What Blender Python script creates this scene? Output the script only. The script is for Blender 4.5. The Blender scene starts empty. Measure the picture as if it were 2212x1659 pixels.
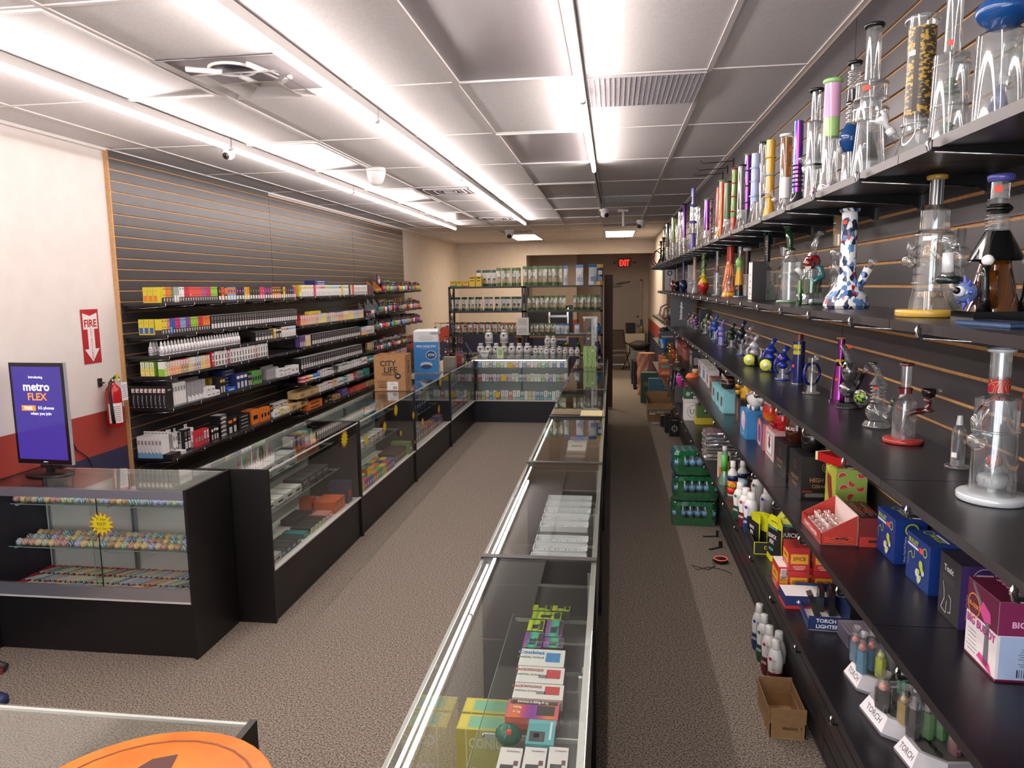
import bpy,bmesh,math,random
from mathutils import Vector,Matrix
random.seed(7)
SC=bpy.context.scene
COL=SC.collection
PI=math.pi
# ---------------------------------------------------------------- camera
FPX,YAW,PITCH,ROLL,CAMH=1578.17,-.13715,-.13284,-.01399,2.04
_cy,_sy,_cp,_sp=math.cos(YAW),math.sin(YAW),math.cos(PITCH),math.sin(PITCH)
FW=Vector((_sy*_cp,_cy*_cp,_sp))
_r=Vector((_cy,-_sy,0));_u=_r.cross(FW)
_cr,_sr=math.cos(ROLL),math.sin(ROLL)
RT=_r*_cr+_u*_sr
UP=-_r*_sr+_u*_cr
EYE=Vector((0,0,CAMH))
cam_data=bpy.data.cameras.new('camera')
cam=bpy.data.objects.new('camera',cam_data);COL.objects.link(cam)
m=Matrix.Identity(4)
for i in range(3):
 m[i][0]=RT[i];m[i][1]=UP[i];m[i][2]=-FW[i];m[i][3]=EYE[i]
cam.matrix_world=m
cam_data.sensor_fit='HORIZONTAL';cam_data.sensor_width=36.0
cam_data.lens=FPX/2212*36.0
cam_data.clip_start=.05;cam_data.clip_end=100
SC.camera=cam
# ---------------------------------------------------------------- world, exposure
w=bpy.data.worlds.new('room_ambient');SC.world=w;w.use_nodes=True
w.node_tree.nodes['Background'].inputs[0].default_value=(.9,.93,1,1)
w.node_tree.nodes['Background'].inputs[1].default_value=5.0  # outside light raised to fill the room through the added window opening
vs=SC.view_settings
vs.view_transform='Standard';vs.look='None';vs.gamma=1;vs.use_curve_mapping=False
vs.exposure=0.55
LED_POWER=42.0        # strength of the ceiling led tubes
BACK_PANEL_POWER=15.0  # strength of the warm ceiling panels at the back
SC.cycles.max_bounces=10;SC.cycles.transparent_max_bounces=40
SC.cycles.diffuse_bounces=4;SC.cycles.glossy_bounces=4;SC.cycles.transmission_bounces=6
SC.cycles.caustics_reflective=False;SC.cycles.caustics_refractive=False
SC.cycles.sample_clamp_indirect=4
try:
 SC.cycles.use_denoising=True
except Exception:
 pass
def ray(x,y):
 return FW+RT*((x-1106)/FPX)-UP*((y-829.5)/FPX)
def onz(x,y,z):
 d=ray(x,y);return EYE+d*((z-CAMH)/d.z)
def onx(x,y,X):
 d=ray(x,y);return EYE+d*(X/d.x)
def ony(x,y,Y):
 d=ray(x,y);return EYE+d*(Y/d.y)
# ---------------------------------------------------------------- materials
MATS={}
def lin(h):
 h=h.lstrip('#');o=[]
 for i in(0,2,4):
  v=int(h[i:i+2],16)/255
  o.append(v/12.92 if v<=.04045 else((v+.055)/1.055)**2.4)
 return(*o,1)
def newmat(name):
 m=bpy.data.materials.new(name);m.use_nodes=True
 nt=m.node_tree;nt.nodes.clear()
 out=nt.nodes.new('ShaderNodeOutputMaterial')
 return m,nt,out
def N(nt,t,**kw):
 n=nt.nodes.new('ShaderNode'+t)
 for k,v in kw.items():
  if k.startswith('_'):n.inputs[k[1:].replace('_',' ')].default_value=v
  else:setattr(n,k,v)
 return n
def L(nt,a,ao,b,bi):nt.links.new(a.outputs[ao],b.inputs[bi])
def c(h,rough=.5,metal=0.0,spec=.5):
 key=('c',h,rough,metal,spec)
 if key in MATS:return MATS[key]
 m,nt,out=newmat('surface_'+h.strip('#'))
 p=N(nt,'BsdfPrincipled')
 p.inputs['Base Color'].default_value=lin(h);p.inputs['Roughness'].default_value=rough
 p.inputs['Metallic'].default_value=metal
 p.inputs['Specular IOR Level'].default_value=spec
 L(nt,p,0,out,0);MATS[key]=m;return m
def noisy(name,h1,h2,scale=400,rough=.8,bump=0,detail=2,vscale=None,metal=0,spec=.5):
 key=('n',name)
 if key in MATS:return MATS[key]
 m,nt,out=newmat(name)
 p=N(nt,'BsdfPrincipled',_Roughness=rough,_Metallic=metal);L(nt,p,0,out,0)
 p.inputs['Specular IOR Level'].default_value=spec
 tc=N(nt,'TexCoord');no=N(nt,'TexNoise',_Scale=scale,_Detail=detail)
 mp=N(nt,'Mapping')
 if vscale:mp.inputs['Scale'].default_value=vscale
 L(nt,tc,'Object',mp,0);L(nt,mp,0,no,0)
 r=N(nt,'ValToRGB');r.color_ramp.elements[0].color=lin(h1);r.color_ramp.elements[1].color=lin(h2)
 r.color_ramp.elements[0].position=.35;r.color_ramp.elements[1].position=.65
 L(nt,no,0,r,0);L(nt,r,0,p,'Base Color')
 if bump:
  b=N(nt,'Bump',_Strength=bump,_Distance=.004);L(nt,no,0,b,'Height');L(nt,b,0,p,'Normal')
 MATS[key]=m;return m
def emit(h,s):
 key=('e',h,s)
 if key in MATS:return MATS[key]
 m,nt,out=newmat('light_'+h.strip('#'))
 e=N(nt,'Emission',_Strength=s);e.inputs[0].default_value=lin(h);L(nt,e,0,out,0)
 MATS[key]=m;return m
def screen(h,s=1.0):
 "a lit display: colour given off plus a glossy glass front"
 key=('s',h,s)
 if key in MATS:return MATS[key]
 m,nt,out=newmat('display_'+h.strip('#'))
 p=N(nt,'BsdfPrincipled',_Roughness=.15)
 p.inputs['Base Color'].default_value=(.01,.01,.01,1)
 p.inputs['Emission Color'].default_value=lin(h);p.inputs['Emission Strength'].default_value=s
 L(nt,p,0,out,0);MATS[key]=m;return m
def glass(h='#ffffff',rough=.02,base=.05,edge=.9,body=0.0,power=3.0):
 """thin blown glass: tinted see-through, glossy rim; body = share of milky pigment"""
 key=('g',h,rough,base,edge,body,power)
 if key in MATS:return MATS[key]
 m,nt,out=newmat('glass_'+h.strip('#'))
 tr=N(nt,'BsdfTransparent');tr.inputs[0].default_value=lin(h)
 gl=N(nt,'BsdfGlossy',_Roughness=rough);gl.inputs[0].default_value=(1,1,1,1)
 lw=N(nt,'LayerWeight',_Blend=.5)
 pw=N(nt,'Math',operation='POWER');pw.inputs[1].default_value=power
 L(nt,lw,'Facing',pw,0)
 mr=N(nt,'MapRange');mr.inputs['To Min'].default_value=base;mr.inputs['To Max'].default_value=edge
 L(nt,pw,0,mr,0)
 mx=N(nt,'MixShader');L(nt,mr,0,mx,0)
 if body>0:
  df=N(nt,'BsdfDiffuse');df.inputs[0].default_value=lin(h)
  m2=N(nt,'MixShader');m2.inputs[0].default_value=body
  L(nt,tr,0,m2,1);L(nt,df,0,m2,2);L(nt,m2,0,mx,1)
 else:
  L(nt,tr,0,mx,1)
 L(nt,gl,0,mx,2);L(nt,mx,0,out,0);MATS[key]=m;return m
def pane():
 return glass('#fafdfb',0.0,.045,.85,0,4.0)
def clearg():   # bong glass
 return glass('#f4f6f6',.03,.07,.95,.045,1.7)
def ramp_mat(name,stops,kind='wave',scale=10,rough=.25,metal=0,dist=2.0,vscale=(1,1,1),interp='LINEAR'):
 key=('r',name)
 if key in MATS:return MATS[key]
 m,nt,out=newmat(name)
 p=N(nt,'BsdfPrincipled',_Roughness=rough,_Metallic=metal);L(nt,p,0,out,0)
 tc=N(nt,'TexCoord');mp=N(nt,'Mapping');mp.inputs['Scale'].default_value=vscale
 L(nt,tc,'Object',mp,0)
 r=N(nt,'ValToRGB');cr=r.color_ramp;cr.interpolation=interp
 while len(cr.elements)<len(stops):cr.elements.new(.5)
 for e,(pos,h)in zip(cr.elements,stops):e.position=pos
 for e,(pos,h)in zip(cr.elements,stops):e.color=lin(h)
 if kind=='wave':
  t=N(nt,'TexWave',_Scale=scale,_Distortion=dist);L(nt,mp,0,t,0);L(nt,t,1,r,0)
 elif kind=='voronoi':
  t=N(nt,'TexVoronoi',_Scale=scale);L(nt,mp,0,t,0)
  s=N(nt,'SeparateColor');L(nt,t,1,s,0);L(nt,s,0,r,0)
 elif kind=='noise':
  t=N(nt,'TexNoise',_Scale=scale,_Detail=3,_Distortion=dist);L(nt,mp,0,t,0);L(nt,t,0,r,0)
 elif kind=='z':
  s=N(nt,'SeparateXYZ');L(nt,mp,0,s,0);L(nt,s,2,r,0)
 elif kind=='facing':
  t=N(nt,'LayerWeight',_Blend=.4);no=N(nt,'TexNoise',_Scale=scale)
  L(nt,mp,0,no,0);ad=N(nt,'Math',operation='ADD');L(nt,t,1,ad,0)
  mu=N(nt,'Math',operation='MULTIPLY');mu.inputs[1].default_value=.6
  L(nt,no,0,mu,0);L(nt,mu,0,ad,1)
  L(nt,ad,0,r,0)
 L(nt,r,0,p,'Base Color');MATS[key]=m;return m
# ---------------------------------------------------------------- mesh builder
TXT={}
def text_geo(s,bold=False):
 key=(s,bold)
 if key in TXT:return TXT[key]
 cu=bpy.data.curves.new('lettering','FONT');cu.body=s;cu.size=1;cu.resolution_u=2
 if bold:cu.offset=.026
 o=bpy.data.objects.new('lettering',cu);COL.objects.link(o)
 dg=bpy.context.evaluated_depsgraph_get();ev=o.evaluated_get(dg);me=ev.to_mesh()
 vs_=[tuple(v.co)for v in me.vertices];fs=[tuple(p.vertices)for p in me.polygons]
 ev.to_mesh_clear();bpy.data.objects.remove(o);bpy.data.curves.remove(cu)
 if vs_:
  x0=min(v[0]for v in vs_);x1=max(v[0]for v in vs_)
  y0=min(v[1]for v in vs_);y1=max(v[1]for v in vs_)
  vs_=[(v[0]-(x0+x1)/2,v[1]-(y0+y1)/2)for v in vs_]
 else:x0=y0=0;x1=y1=1
 TXT[key]=(vs_,fs,x1-x0,y1-y0);return TXT[key]
class MB:
 def __init__(s):s.v=[];s.f=[];s.fm=[];s.m=[];s.sm=[];s.T=Matrix.Identity(4)
 def mi(s,mat):
  if mat not in s.m:s.m.append(mat)
  return s.m.index(mat)
 def add(s,vs_,fs,mat,smooth=False):
  b=len(s.v);k=s.mi(mat)
  s.v+=[tuple(s.T@Vector(v))for v in vs_]
  for f in fs:s.f.append(tuple(b+i for i in f));s.fm.append(k);s.sm.append(smooth)
  return s
 def box(s,x0,x1,y0,y1,z0,z1,mat,top=None,front=None,side=None):
  v=[(x0,y0,z0),(x1,y0,z0),(x1,y1,z0),(x0,y1,z0),(x0,y0,z1),(x1,y0,z1),(x1,y1,z1),(x0,y1,z1)]
  F=[((0,3,2,1),mat),((4,5,6,7),top or mat),((0,1,5,4),front or mat),((2,3,7,6),mat),
             ((1,2,6,5),side or mat),((3,0,4,7),side or mat)]
  b=len(s.v);s.v+=[tuple(s.T@Vector(q))for q in v]
  for f,mm in F:s.f.append(tuple(b+i for i in f));s.fm.append(s.mi(mm));s.sm.append(False)
  return s
 def cbox(s,cx,cy,z0,w,d,h,mat,**k):return s.box(cx-w/2,cx+w/2,cy-d/2,cy+d/2,z0,z0+h,mat,**k)
 def lathe(s,prof,mat,n=20,o=(0,0,0),M=None,smooth=True,cap=True):
  vs_=[];fs=[]
  for(r,z)in prof:
   for i in range(n):
    a=2*PI*i/n;p=Vector((r*math.cos(a),r*math.sin(a),z))
    if M:p=M@p
    vs_.append(p+Vector(o))
  for j in range(len(prof)-1):
   for i in range(n):
    k=(i+1)%n;fs.append((j*n+i,j*n+k,(j+1)*n+k,(j+1)*n+i))
  if cap:
   fs.append(tuple(reversed(range(n))));b=(len(prof)-1)*n;fs.append(tuple(range(b,b+n)))
  return s.add(vs_,fs,mat,smooth)
 def cyl(s,r,z0,z1,mat,n=20,o=(0,0,0),M=None,smooth=True):
  return s.lathe([(r,z0),(r,z1)],mat,n,o,M,smooth)
 def tube(s,pts,r,mat,n=8,closed=False):
  pts=[Vector(p)for p in pts];rs=r if isinstance(r,(list,tuple))else[r]*len(pts)
  vs_=[];fs=[];m_=len(pts);ref=None
  for i,p in enumerate(pts):
   a=pts[i-1]if i else(pts[-1]if closed else p);b=pts[i+1]if i<m_-1 else(pts[0]if closed else p)
   t=(b-a).normalized()
   if ref is None:ref=t.orthogonal().normalized()
   else:
    ref=ref-t*ref.dot(t)
    ref=ref.normalized()if ref.length>1e-6 else t.orthogonal().normalized()
   bn=t.cross(ref)
   for k in range(n):
    q=2*PI*k/n;vs_.append(p+(ref*math.cos(q)+bn*math.sin(q))*rs[i])
  for j in range(m_ if closed else m_-1):
   j2=(j+1)%m_
   for k in range(n):
    k2=(k+1)%n;fs.append((j*n+k,j*n+k2,j2*n+k2,j2*n+k))
  if not closed:
   fs.append(tuple(reversed(range(n))));fs.append(tuple(range((m_-1)*n,m_*n)))
  return s.add(vs_,fs,mat,True)
 def ring(s,R,r,z,mat,n=20,k=6,o=(0,0,0),M=None):
  pts=[]
  for i in range(n):
   a=2*PI*i/n;p=Vector((R*math.cos(a),R*math.sin(a),z))
   if M:p=M@p
   pts.append(p+Vector(o))
  return s.tube(pts,r,mat,k,True)
 def ball(s,r,mat,o=(0,0,0),sc=(1,1,1),n=14,M=None):
  S=Matrix.Diagonal((*sc,1));S=(M@S)if M else S
  prof=[(max(1e-4,r*math.sin(PI*i/8)),-r*math.cos(PI*i/8))for i in range(9)]
  return s.lathe(prof,mat,n,o,S,cap=False)
 def prism(s,poly,z0,z1,mat,M=None,side=None):
  n=len(poly);vs_=[Vector((x,y,z0))for x,y in poly]+[Vector((x,y,z1))for x,y in poly]
  if M:vs_=[M@v for v in vs_]
  s.add(vs_,[tuple(reversed(range(n))),tuple(range(n,2*n))],mat)
  return s.add(vs_,[(i,(i+1)%n,n+(i+1)%n,n+i)for i in range(n)],side or mat)
 def quad(s,o,u,v,mat):
  o,u,v=Vector(o),Vector(u),Vector(v);return s.add([o,o+u,o+u+v,o+v],[(0,1,2,3)],mat)
 def text(s,t,o,u,v,h,mat,bold=True,maxw=None):
  "text centred at o, reading along unit u, up along unit v, h = height of the block"
  vs_,fs,w_,h_=text_geo(t,bold);k=h/h_
  kx=k if not maxw or w_*k<=maxw else maxw/w_
  o,u,v=Vector(o),Vector(u),Vector(v)
  return s.add([o+u*(a*kx)+v*(b*k)for a,b in vs_],fs,mat)
 def lines(s,o,u,v,w_,h,n,mat,fill=.45):
  "rows of small print as thin bars, block of width w_ and height h with top-left corner o"
  o,u,v=Vector(o),Vector(u).normalized(),Vector(v).normalized();rnd=random.Random(n*7+int(w_*1e4))
  for i in range(n):
   ww=w_*rnd.uniform(.7,1)
   s.quad(o+u*((w_-ww)/2)-v*(h*(i+1)/n),u*ww,v*(h/n*fill),mat)
  return s
 def face(s,w_,d,h,side='front',e=.0006):
  "returns place(cx, cz) -> point and axes of a box face; box centred on x,y, z from 0"
  if side=='front':o,u,v=Vector((0,-d/2-e,0)),Vector((1,0,0)),Vector((0,0,1))
  elif side=='right':o,u,v=Vector((w_/2+e,0,0)),Vector((0,1,0)),Vector((0,0,1))
  elif side=='left':o,u,v=Vector((-w_/2-e,0,0)),Vector((0,-1,0)),Vector((0,0,1))
  elif side=='top':o,u,v=Vector((0,0,h+e)),Vector((1,0,0)),Vector((0,1,0))
  return o,u,v
 def rect(s,F,x0,x1,y0,y1,mat):
  o,u,v=F;return s.quad(o+u*x0+v*y0,u*(x1-x0),v*(y1-y0),mat)
 def tx(s,F,t,cx,cy,h,mat,bold=True,maxw=None,rot=False):
  o,u,v=F;off=(u.cross(v))*.0004
  if rot:return s.text(t,o+u*cx+v*cy+off,v,-u,h,mat,bold,maxw)
  return s.text(t,o+u*cx+v*cy+off,u,v,h,mat,bold,maxw)
 def build(s,name,parent=None,loc=None,rot=None):
  me=bpy.data.meshes.new(name);me.from_pydata(s.v,[],s.f)
  for mt in s.m:me.materials.append(mt)
  me.polygons.foreach_set('material_index',s.fm)
  me.polygons.foreach_set('use_smooth',s.sm)
  me.update()
  o=bpy.data.objects.new(name,me);COL.objects.link(o)
  if parent:o.parent=parent
  if loc is not None:o.location=loc
  if rot is not None:o.rotation_euler=(0,0,rot)if not isinstance(rot,(tuple,list))else rot
  return o
 def bevel(s):return s
def tag(o,label,cat,group=None,kind=None):
 o['label']=label;o['category']=cat
 if group:o['group']=group
 if kind:o['kind']=kind
 return o
def struct(o):o['kind']='structure';return o
def thing(name,label,cat,loc=(0,0,0),rot=0,group=None):
 o=bpy.data.objects.new(name,None);COL.objects.link(o);o.empty_display_size=.05
 o.location=loc;o.rotation_euler=(0,0,rot)if not isinstance(rot,(tuple,list))else rot
 return tag(o,label,cat,group)
KIDS={}
def children(o):return[x for x in bpy.data.objects if x.parent==o]
def dup(root,loc,rot,label,group=None):
 def cp(o,par):
  n=o.copy();COL.objects.link(n)
  if par:n.parent=par
  for ch in KIDS.setdefault(o.name,children(o)):cp(ch,n)
  return n
 r=cp(root,None);r.location=loc
 r.rotation_euler=(0,0,rot)if not isinstance(rot,(tuple,list))else rot
 r['label']=label
 if group:r['group']=group
 return r
ORDS='first second third fourth fifth sixth seventh eighth ninth tenth eleventh twelfth thirteenth fourteenth fifteenth sixteenth seventeenth eighteenth nineteenth twentieth'.split()
TENS={2:'twenty',3:'thirty',4:'forty',5:'fifty',6:'sixty'}
def ordn(i):
 if i<20:return ORDS[i]
 n=i+1
 if n%10==0:return{30:'thirtieth',40:'fortieth',50:'fiftieth',60:'sixtieth'}[n]
 return TENS[n//10]+'-'+ORDS[n%10-1]
BLK=lambda:c('#1c1718',.45)
# ================================================================ ROOM
XL,XR,YF,YB,ZC=-3.54,.912,-3.2,16.8,3.04
CARPET=noisy('speckled_carpet','#352e28','#a4988a',120,.95,.5,4)
WHITE=noisy('painted_wall_white','#d9d0cb','#ddd5d0',8,.7)
BEIGE=noisy('painted_wall_cream','#cabdb0','#cec2b6',8,.75)
RED=c('#9c3a30',.6);NAVY=c('#2d2f4c',.6)
TILE=noisy('ceiling_tile','#e2dedd','#e9e6e5',90,.9,.15)
GRID=c('#e6e1de',.4);
b=MB();b.box(-3.64,1.01,YF,19.4,-.05,0,CARPET);struct(b.build('floor'))
# ceiling: tiles
b=MB();b.box(-3.6,.95,YF,YB,ZC,ZC+.05,TILE)
struct(b.build('ceiling'))
# exposed grid, main tees along the room every .61 m, cross tees every 1.22 m
b=MB();GX0,GY0=-1.991,3.693
for i in range(-2,5):
 x=GX0+i*.61;b.box(x-.012,x+.012,YF,YB,ZC-.006,ZC,GRID)
for j in range(-6,12):
 y=GY0+j*1.22
 if y<YB:b.box(-3.54,XR,y-.01,y+.01,ZC-.005,ZC,GRID)
b.box(-3.54,-3.515,YF,YB,ZC-.02,ZC,GRID);b.box(.885,.912,YF,YB,ZC-.006,ZC,GRID)
tg=tag(b.build('ceiling_grid'),'white metal tee grid carrying the ceiling tiles','ceiling grid');tg['kind']='structure';tg.name='trim_1'
# left wall: white over red over navy
def wall_left():
 b=MB()
 for z0,z1,mt in((0,.92,NAVY),(.92,1.21,RED),(1.21,ZC,WHITE)):
  b.box(XL-.1,XL,YF,12.0,z0,z1,mt)
 for z0,z1,mt in((0,.92,NAVY),(.92,1.21,RED),(1.21,ZC,BEIGE)):
  b.box(XL-.1,XL,12.0,YB,z0,z1,mt)
 return b
struct(wall_left().build('wall_left'))
b=MB()
for z0,z1,mt in((0,.92,NAVY),(.92,1.21,RED),(1.21,ZC,BEIGE)):
 b.box(XR,XR+.1,YF,19.4,z0,z1,mt)
struct(b.build('wall_right'))
b=MB()      # back wall with the opening of the rear recess
for z0,z1,mt in((0,.92,NAVY),(.92,1.21,RED),(1.21,ZC,BEIGE)):
 b.box(XL-.1,-1.95,YB,YB+.1,z0,z1,mt)
b.box(-1.95,XR,YB,YB+.1,2.735,ZC,BEIGE)
struct(b.build('wall_back'))
b=MB()      # recess: shallow part and deep part
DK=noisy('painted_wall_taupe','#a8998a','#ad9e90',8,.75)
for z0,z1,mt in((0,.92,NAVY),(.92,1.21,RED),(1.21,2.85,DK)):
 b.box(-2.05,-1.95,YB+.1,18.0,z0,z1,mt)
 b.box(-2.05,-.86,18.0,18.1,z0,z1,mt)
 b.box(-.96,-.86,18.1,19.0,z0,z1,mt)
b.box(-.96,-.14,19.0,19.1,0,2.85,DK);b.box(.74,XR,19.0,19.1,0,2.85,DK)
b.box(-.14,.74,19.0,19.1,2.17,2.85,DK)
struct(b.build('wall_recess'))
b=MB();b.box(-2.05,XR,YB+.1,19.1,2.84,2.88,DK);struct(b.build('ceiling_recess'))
b=MB()
for a in((-3.64,-3.3,0,ZC),(.7,1.01,0,ZC),(-3.3,.7,0,.5),(-3.3,.7,2.6,ZC)):b.box(a[0],a[1],YF-.1,YF,a[2],a[3],WHITE)  # unseen front wall, its opening added so that world light comes in
struct(b.build('wall_front'))
b=MB()
for x in(-3.3,-1.97,-.63,.65):b.box(x,x+.05,YF-.08,YF-.02,.5,2.6,c('#3a3a3c',.4))
for z in(.5,2.55):b.box(-3.3,.7,YF-.08,YF-.02,z,z+.05,c('#3a3a3c',.4))
struct(b.build('added_fill_window_1'))  # unseen window frame, added behind the camera for soft fill light
b=MB();b.box(XL,XL+.012,-1,3.5,0,.1,BLK());b.box(XL,XL+.012,12.3,YB,0,.1,BLK());struct(b.build('baseboard_left'))
# back door in the recess
dr=MB();DC=c('#8d817a',.5)
dr.box(-.1,.70,18.97,19.02,.01,2.13,DC);d=struct(dr.build('door_1'))
q=MB();q.box(-.14,-.1,18.95,19.1,0,2.17,c('#9a8e84',.5));q.box(.70,.74,18.95,19.1,0,2.17,c('#9a8e84',.5));q.box(-.14,.74,18.95,19.1,2.13,2.17,c('#9a8e84',.5));q.build('door_frame',d)
q=MB();q.box(-.02,.22,18.90,18.97,2.0,2.06,c('#5d544e',.4));q.tube([(.1,18.92,2.07),(.3,18.85,2.1),(.45,18.96,2.12)],.01,c('#5d544e',.4));q.build('door_closer',d)
q=MB();MET=c('#b9b4ae',.25,1.0)
q.ball(.03,MET,(.64,18.92,1.02));q.tube([(.64,18.97,1.02),(.64,18.92,1.02)],.012,MET);q.build('door_knob',d)
q=MB();q.cyl(.028,0,.02,MET,14,(.64,18.97,1.24),Matrix.Rotation(PI/2,3,'X'));q.build('deadbolt',d)
q=MB();q.box(-.1,.70,18.955,18.97,.01,.22,c('#6d635c',.4));q.build('kick_plate',d)
# ---------------------------------------------------------------- slatwall
TAN=noisy('mdf_edge','#b98a58','#c79a68',60,.7)
SLAT=noisy('charcoal_laminate','#312e30','#363234',6,.38)
def slatwall(name,x,dx,y0,y1,zs,z0,z1,label,edge=False,group=None):
 "panel on plane x facing dx, board strips with tan grooves at the heights zs"
 r=thing(name,label,'slatwall',(x,y0,0),0,group)
 b=MB();g=.0055
 b.box(min(0,-dx*.018),max(0,-dx*.018),0,y1-y0,z0,z1,TAN)
 b.build('groove_board',r)
 b=MB();ed=[z1]+[z for z in sorted(zs,reverse=True)if z0<z<z1]+[z0]
 for i in range(len(ed)-1):
  t=ed[i]-(g if i else 0);bt=ed[i+1]+(g if i<len(ed)-2 else 0)
  b.box(min(0,dx*.009),max(0,dx*.009),.003 if not edge else .012,y1-y0-.003,bt,t,SLAT)
 if edge:b.box(min(0,dx*.011),max(0,dx*.011),0,.012,z0,z1,TAN)
 b.build('slat_facing',r)
 return r
ZL=[2.9775-.0775*i for i in range(40)]
names=['left grey slatwall panel, nearest one beside the fire extinguisher','left grey slatwall panel, middle of the three','left grey slatwall panel, farthest one ending at the cream wall']
for k in range(3):
 slatwall('slatwall_panel',-3.52,1,4.85+k*2.45,7.30+k*2.45,ZL,.02,3.03 if k==0 else 3.0,names[k],k==0,'left wall slatwall')
ZR=[2.558+.0762*4-.0762*i for i in range(42)]
seams=[-1.9,.56,3.03,5.496,7.96,10.42,12.5]
nm=['behind the tall glass at the near right edge','behind the nearest right shelves','behind the third shelf bay','behind the middle right shelves','behind the far right shelves','ending beside the grey back door']
for k in range(6):
 if k==0:lab='right dark slatwall panel at the very edge of the photo, nearest'
 else:lab='right dark slatwall panel '+nm[k]
 slatwall('slatwall_panel',.908,-1,seams[k],seams[k+1],ZR,.02,3.02,lab,False,'right wall slatwall')
# wood seam strips of the right wall
# ---------------------------------------------------------------- ceiling fittings
PW=c('#efebe8',.35)
def led_tube(x,y0,y1,label,wire=False):
 r=thing('led_tube_light',label,'ceiling light',(x,y0,ZC-.006),0,'led tube lights in three rows')
 b=MB();b.box(-.016,.016,.004,y1-y0-.004,-.044,0,PW);b.build('housing',r)
 b=MB();Ln=y1-y0
 angs=[-PI/2-2.5+5.0*i/10 for i in range(11)]
 prof=[(.014*math.cos(t),-.060+.014*math.sin(t))for t in angs]
 vs_=[(px_,.02,pz_)for px_,pz_ in prof]+[(px_,Ln-.02,pz_)for px_,pz_ in prof]
 fs=[(i,i+1,i+12,i+11)for i in range(10)]
 b.add(vs_,fs,emit('#fff1ec',LED_POWER),True);b.build('diffuser',r)
 for yy in(.01,Ln-.01):
  b=MB();b.cyl(.017,-.010,.010,c('#f4f2f0',.3),14,(0,yy,-.058),Matrix.Rotation(PI/2,3,'X'));b.build('end_cap',r)
rows=[(-2.525,[-2.3,.05,2.38,4.72,7.06,9.49,11.87],'left'),(-1.318,[-2.9,-.55,1.80,4.12,6.446,8.855,11.29],'middle'),(-.154,[-2.9,-.75,1.57,3.906,6.26],'right')]
for x,ys,nm_ in rows:
 n=len(ys)-1
 for i in range(n):
  led_tube(x,ys[i]+.006,ys[i+1]-.006,f'white led tube on the ceiling, {ordn(n - 1 - i)} from the back of the {nm_} row')
b=MB();b.tube([(-.155,6.4,3.02),(-.15,8.2,3.018),(-.146,9.7,3.018)],.006,c('#4a4440',.5));b.tube([(-.13,6.5,3.03),(-.128,8.6,3.03),(-.122,9.7,3.03)],.005,c('#8a837e',.5))
tag(b.build('cable_run'),'thin dark cable run on the ceiling past the end of the right led row','cable')
# unlit prismatic troffers
PRIS=noisy('prismatic_panel','#8f888b','#a29b9e',900,.25,.6)
PRIS2=ramp_mat('ribbed_panel',[(0,'#8f8a8a'),(1,'#e2dfdd')],'wave',22,.3,0,0,(1,1,1))
def troffer(i,j,label,mt=None,w=.61,l=1.22,off=0):
 x=GX0+i*.61;y=GY0+j*1.22
 r=thing('ceiling_light_panel',label,'ceiling light',(x,y,ZC),0,'unlit ceiling light panels')
 b=MB();e=.028
 for a in((.008,w-.008,.008,e),(.008,w-.008,l-e,l-.008),(.008,e,e,l-e),(w-e,w-.008,e,l-e)):b.box(*a,-.014,.0,GRID)
 b.build('frame',r)
 b=MB();b.box(e,w-e,e,l-e,-.004,-.001,mt or PRIS);b.build('diffuser',r)
 return r
troffer(-1,-1,'unlit ribbed ceiling light panel at the upper left corner of the photo',PRIS2)
troffer(-1,1,'unlit grey light panel beside the left led row, near the dome camera',PRIS)
troffer(-1,3,'unlit grey light panel beside the left led row, third along',PRIS)
troffer(-1,5,'unlit grey light panel beside the left led row, farthest',PRIS)
troffer(2,-1,'large unlit grey light panel at the top centre of the photo',PRIS)
troffer(2,1,'unlit wavy grey light panel left of the right led row end',PRIS)
troffer(2,3,'unlit grey light panel behind the wavy one, third of the centre row',PRIS)
troffer(2,5,'unlit grey light panel farthest of the centre row',PRIS)
for nm_,x0,y0,lab in(('a',-2.06,14.3,'lit warm ceiling light panel, left one over the back shelving'),('b',-.15,13.95,'lit warm ceiling light panel, right one in front of the door')):
 r=thing('ceiling_light_panel',lab,'ceiling light',(x0,y0,ZC),0,'lit warm ceiling light panels')
 b=MB();e=.02;w_,l_=.58,1.75
 for a in((0,w_,0,e),(0,w_,l_-e,l_),(0,e,e,l_-e),(w_-e,w_,e,l_-e)):b.box(*a,-.012,-.0,c('#cfc6b8',.5))
 b.build('frame',r)
 b=MB();b.box(e,w_-e,e,l_-e,-.008,-.003,emit('#ffe9cc',BACK_PANEL_POWER));b.build('diffuser',r)
# eggcrate grilles
def grille(i,y0,ly,label):
 x=GX0+i*.61;r=thing('ceiling_grille',label,'ceiling vent',(x,y0,ZC),0,'eggcrate ceiling grilles')
 b=MB();b.box(.012,.598,.01,ly-.01,-.003,-.001,c('#9a9698',.6));b.build('backing',r)
 b=MB()
 for k in range(24):b.box(.014+k*.0253,.017+k*.0253,.01,ly-.01,-.014,-.003,c('#c3bec0',.5))
 for k in range(24):b.box(.012,.598,.012+k*ly/24.5,.0145+k*ly/24.5,-.013,-.003,c('#bdb8ba',.5))
 b.build('lattice',r)
grille(3,3.70,.61,'white eggcrate ceiling grille right of the right led row, nearest')
grille(3,8.57,.61,'white eggcrate ceiling grille, second along the right side')
grille(3,12.2,.61,'white eggcrate ceiling grille farthest, before the warm panel')
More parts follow.
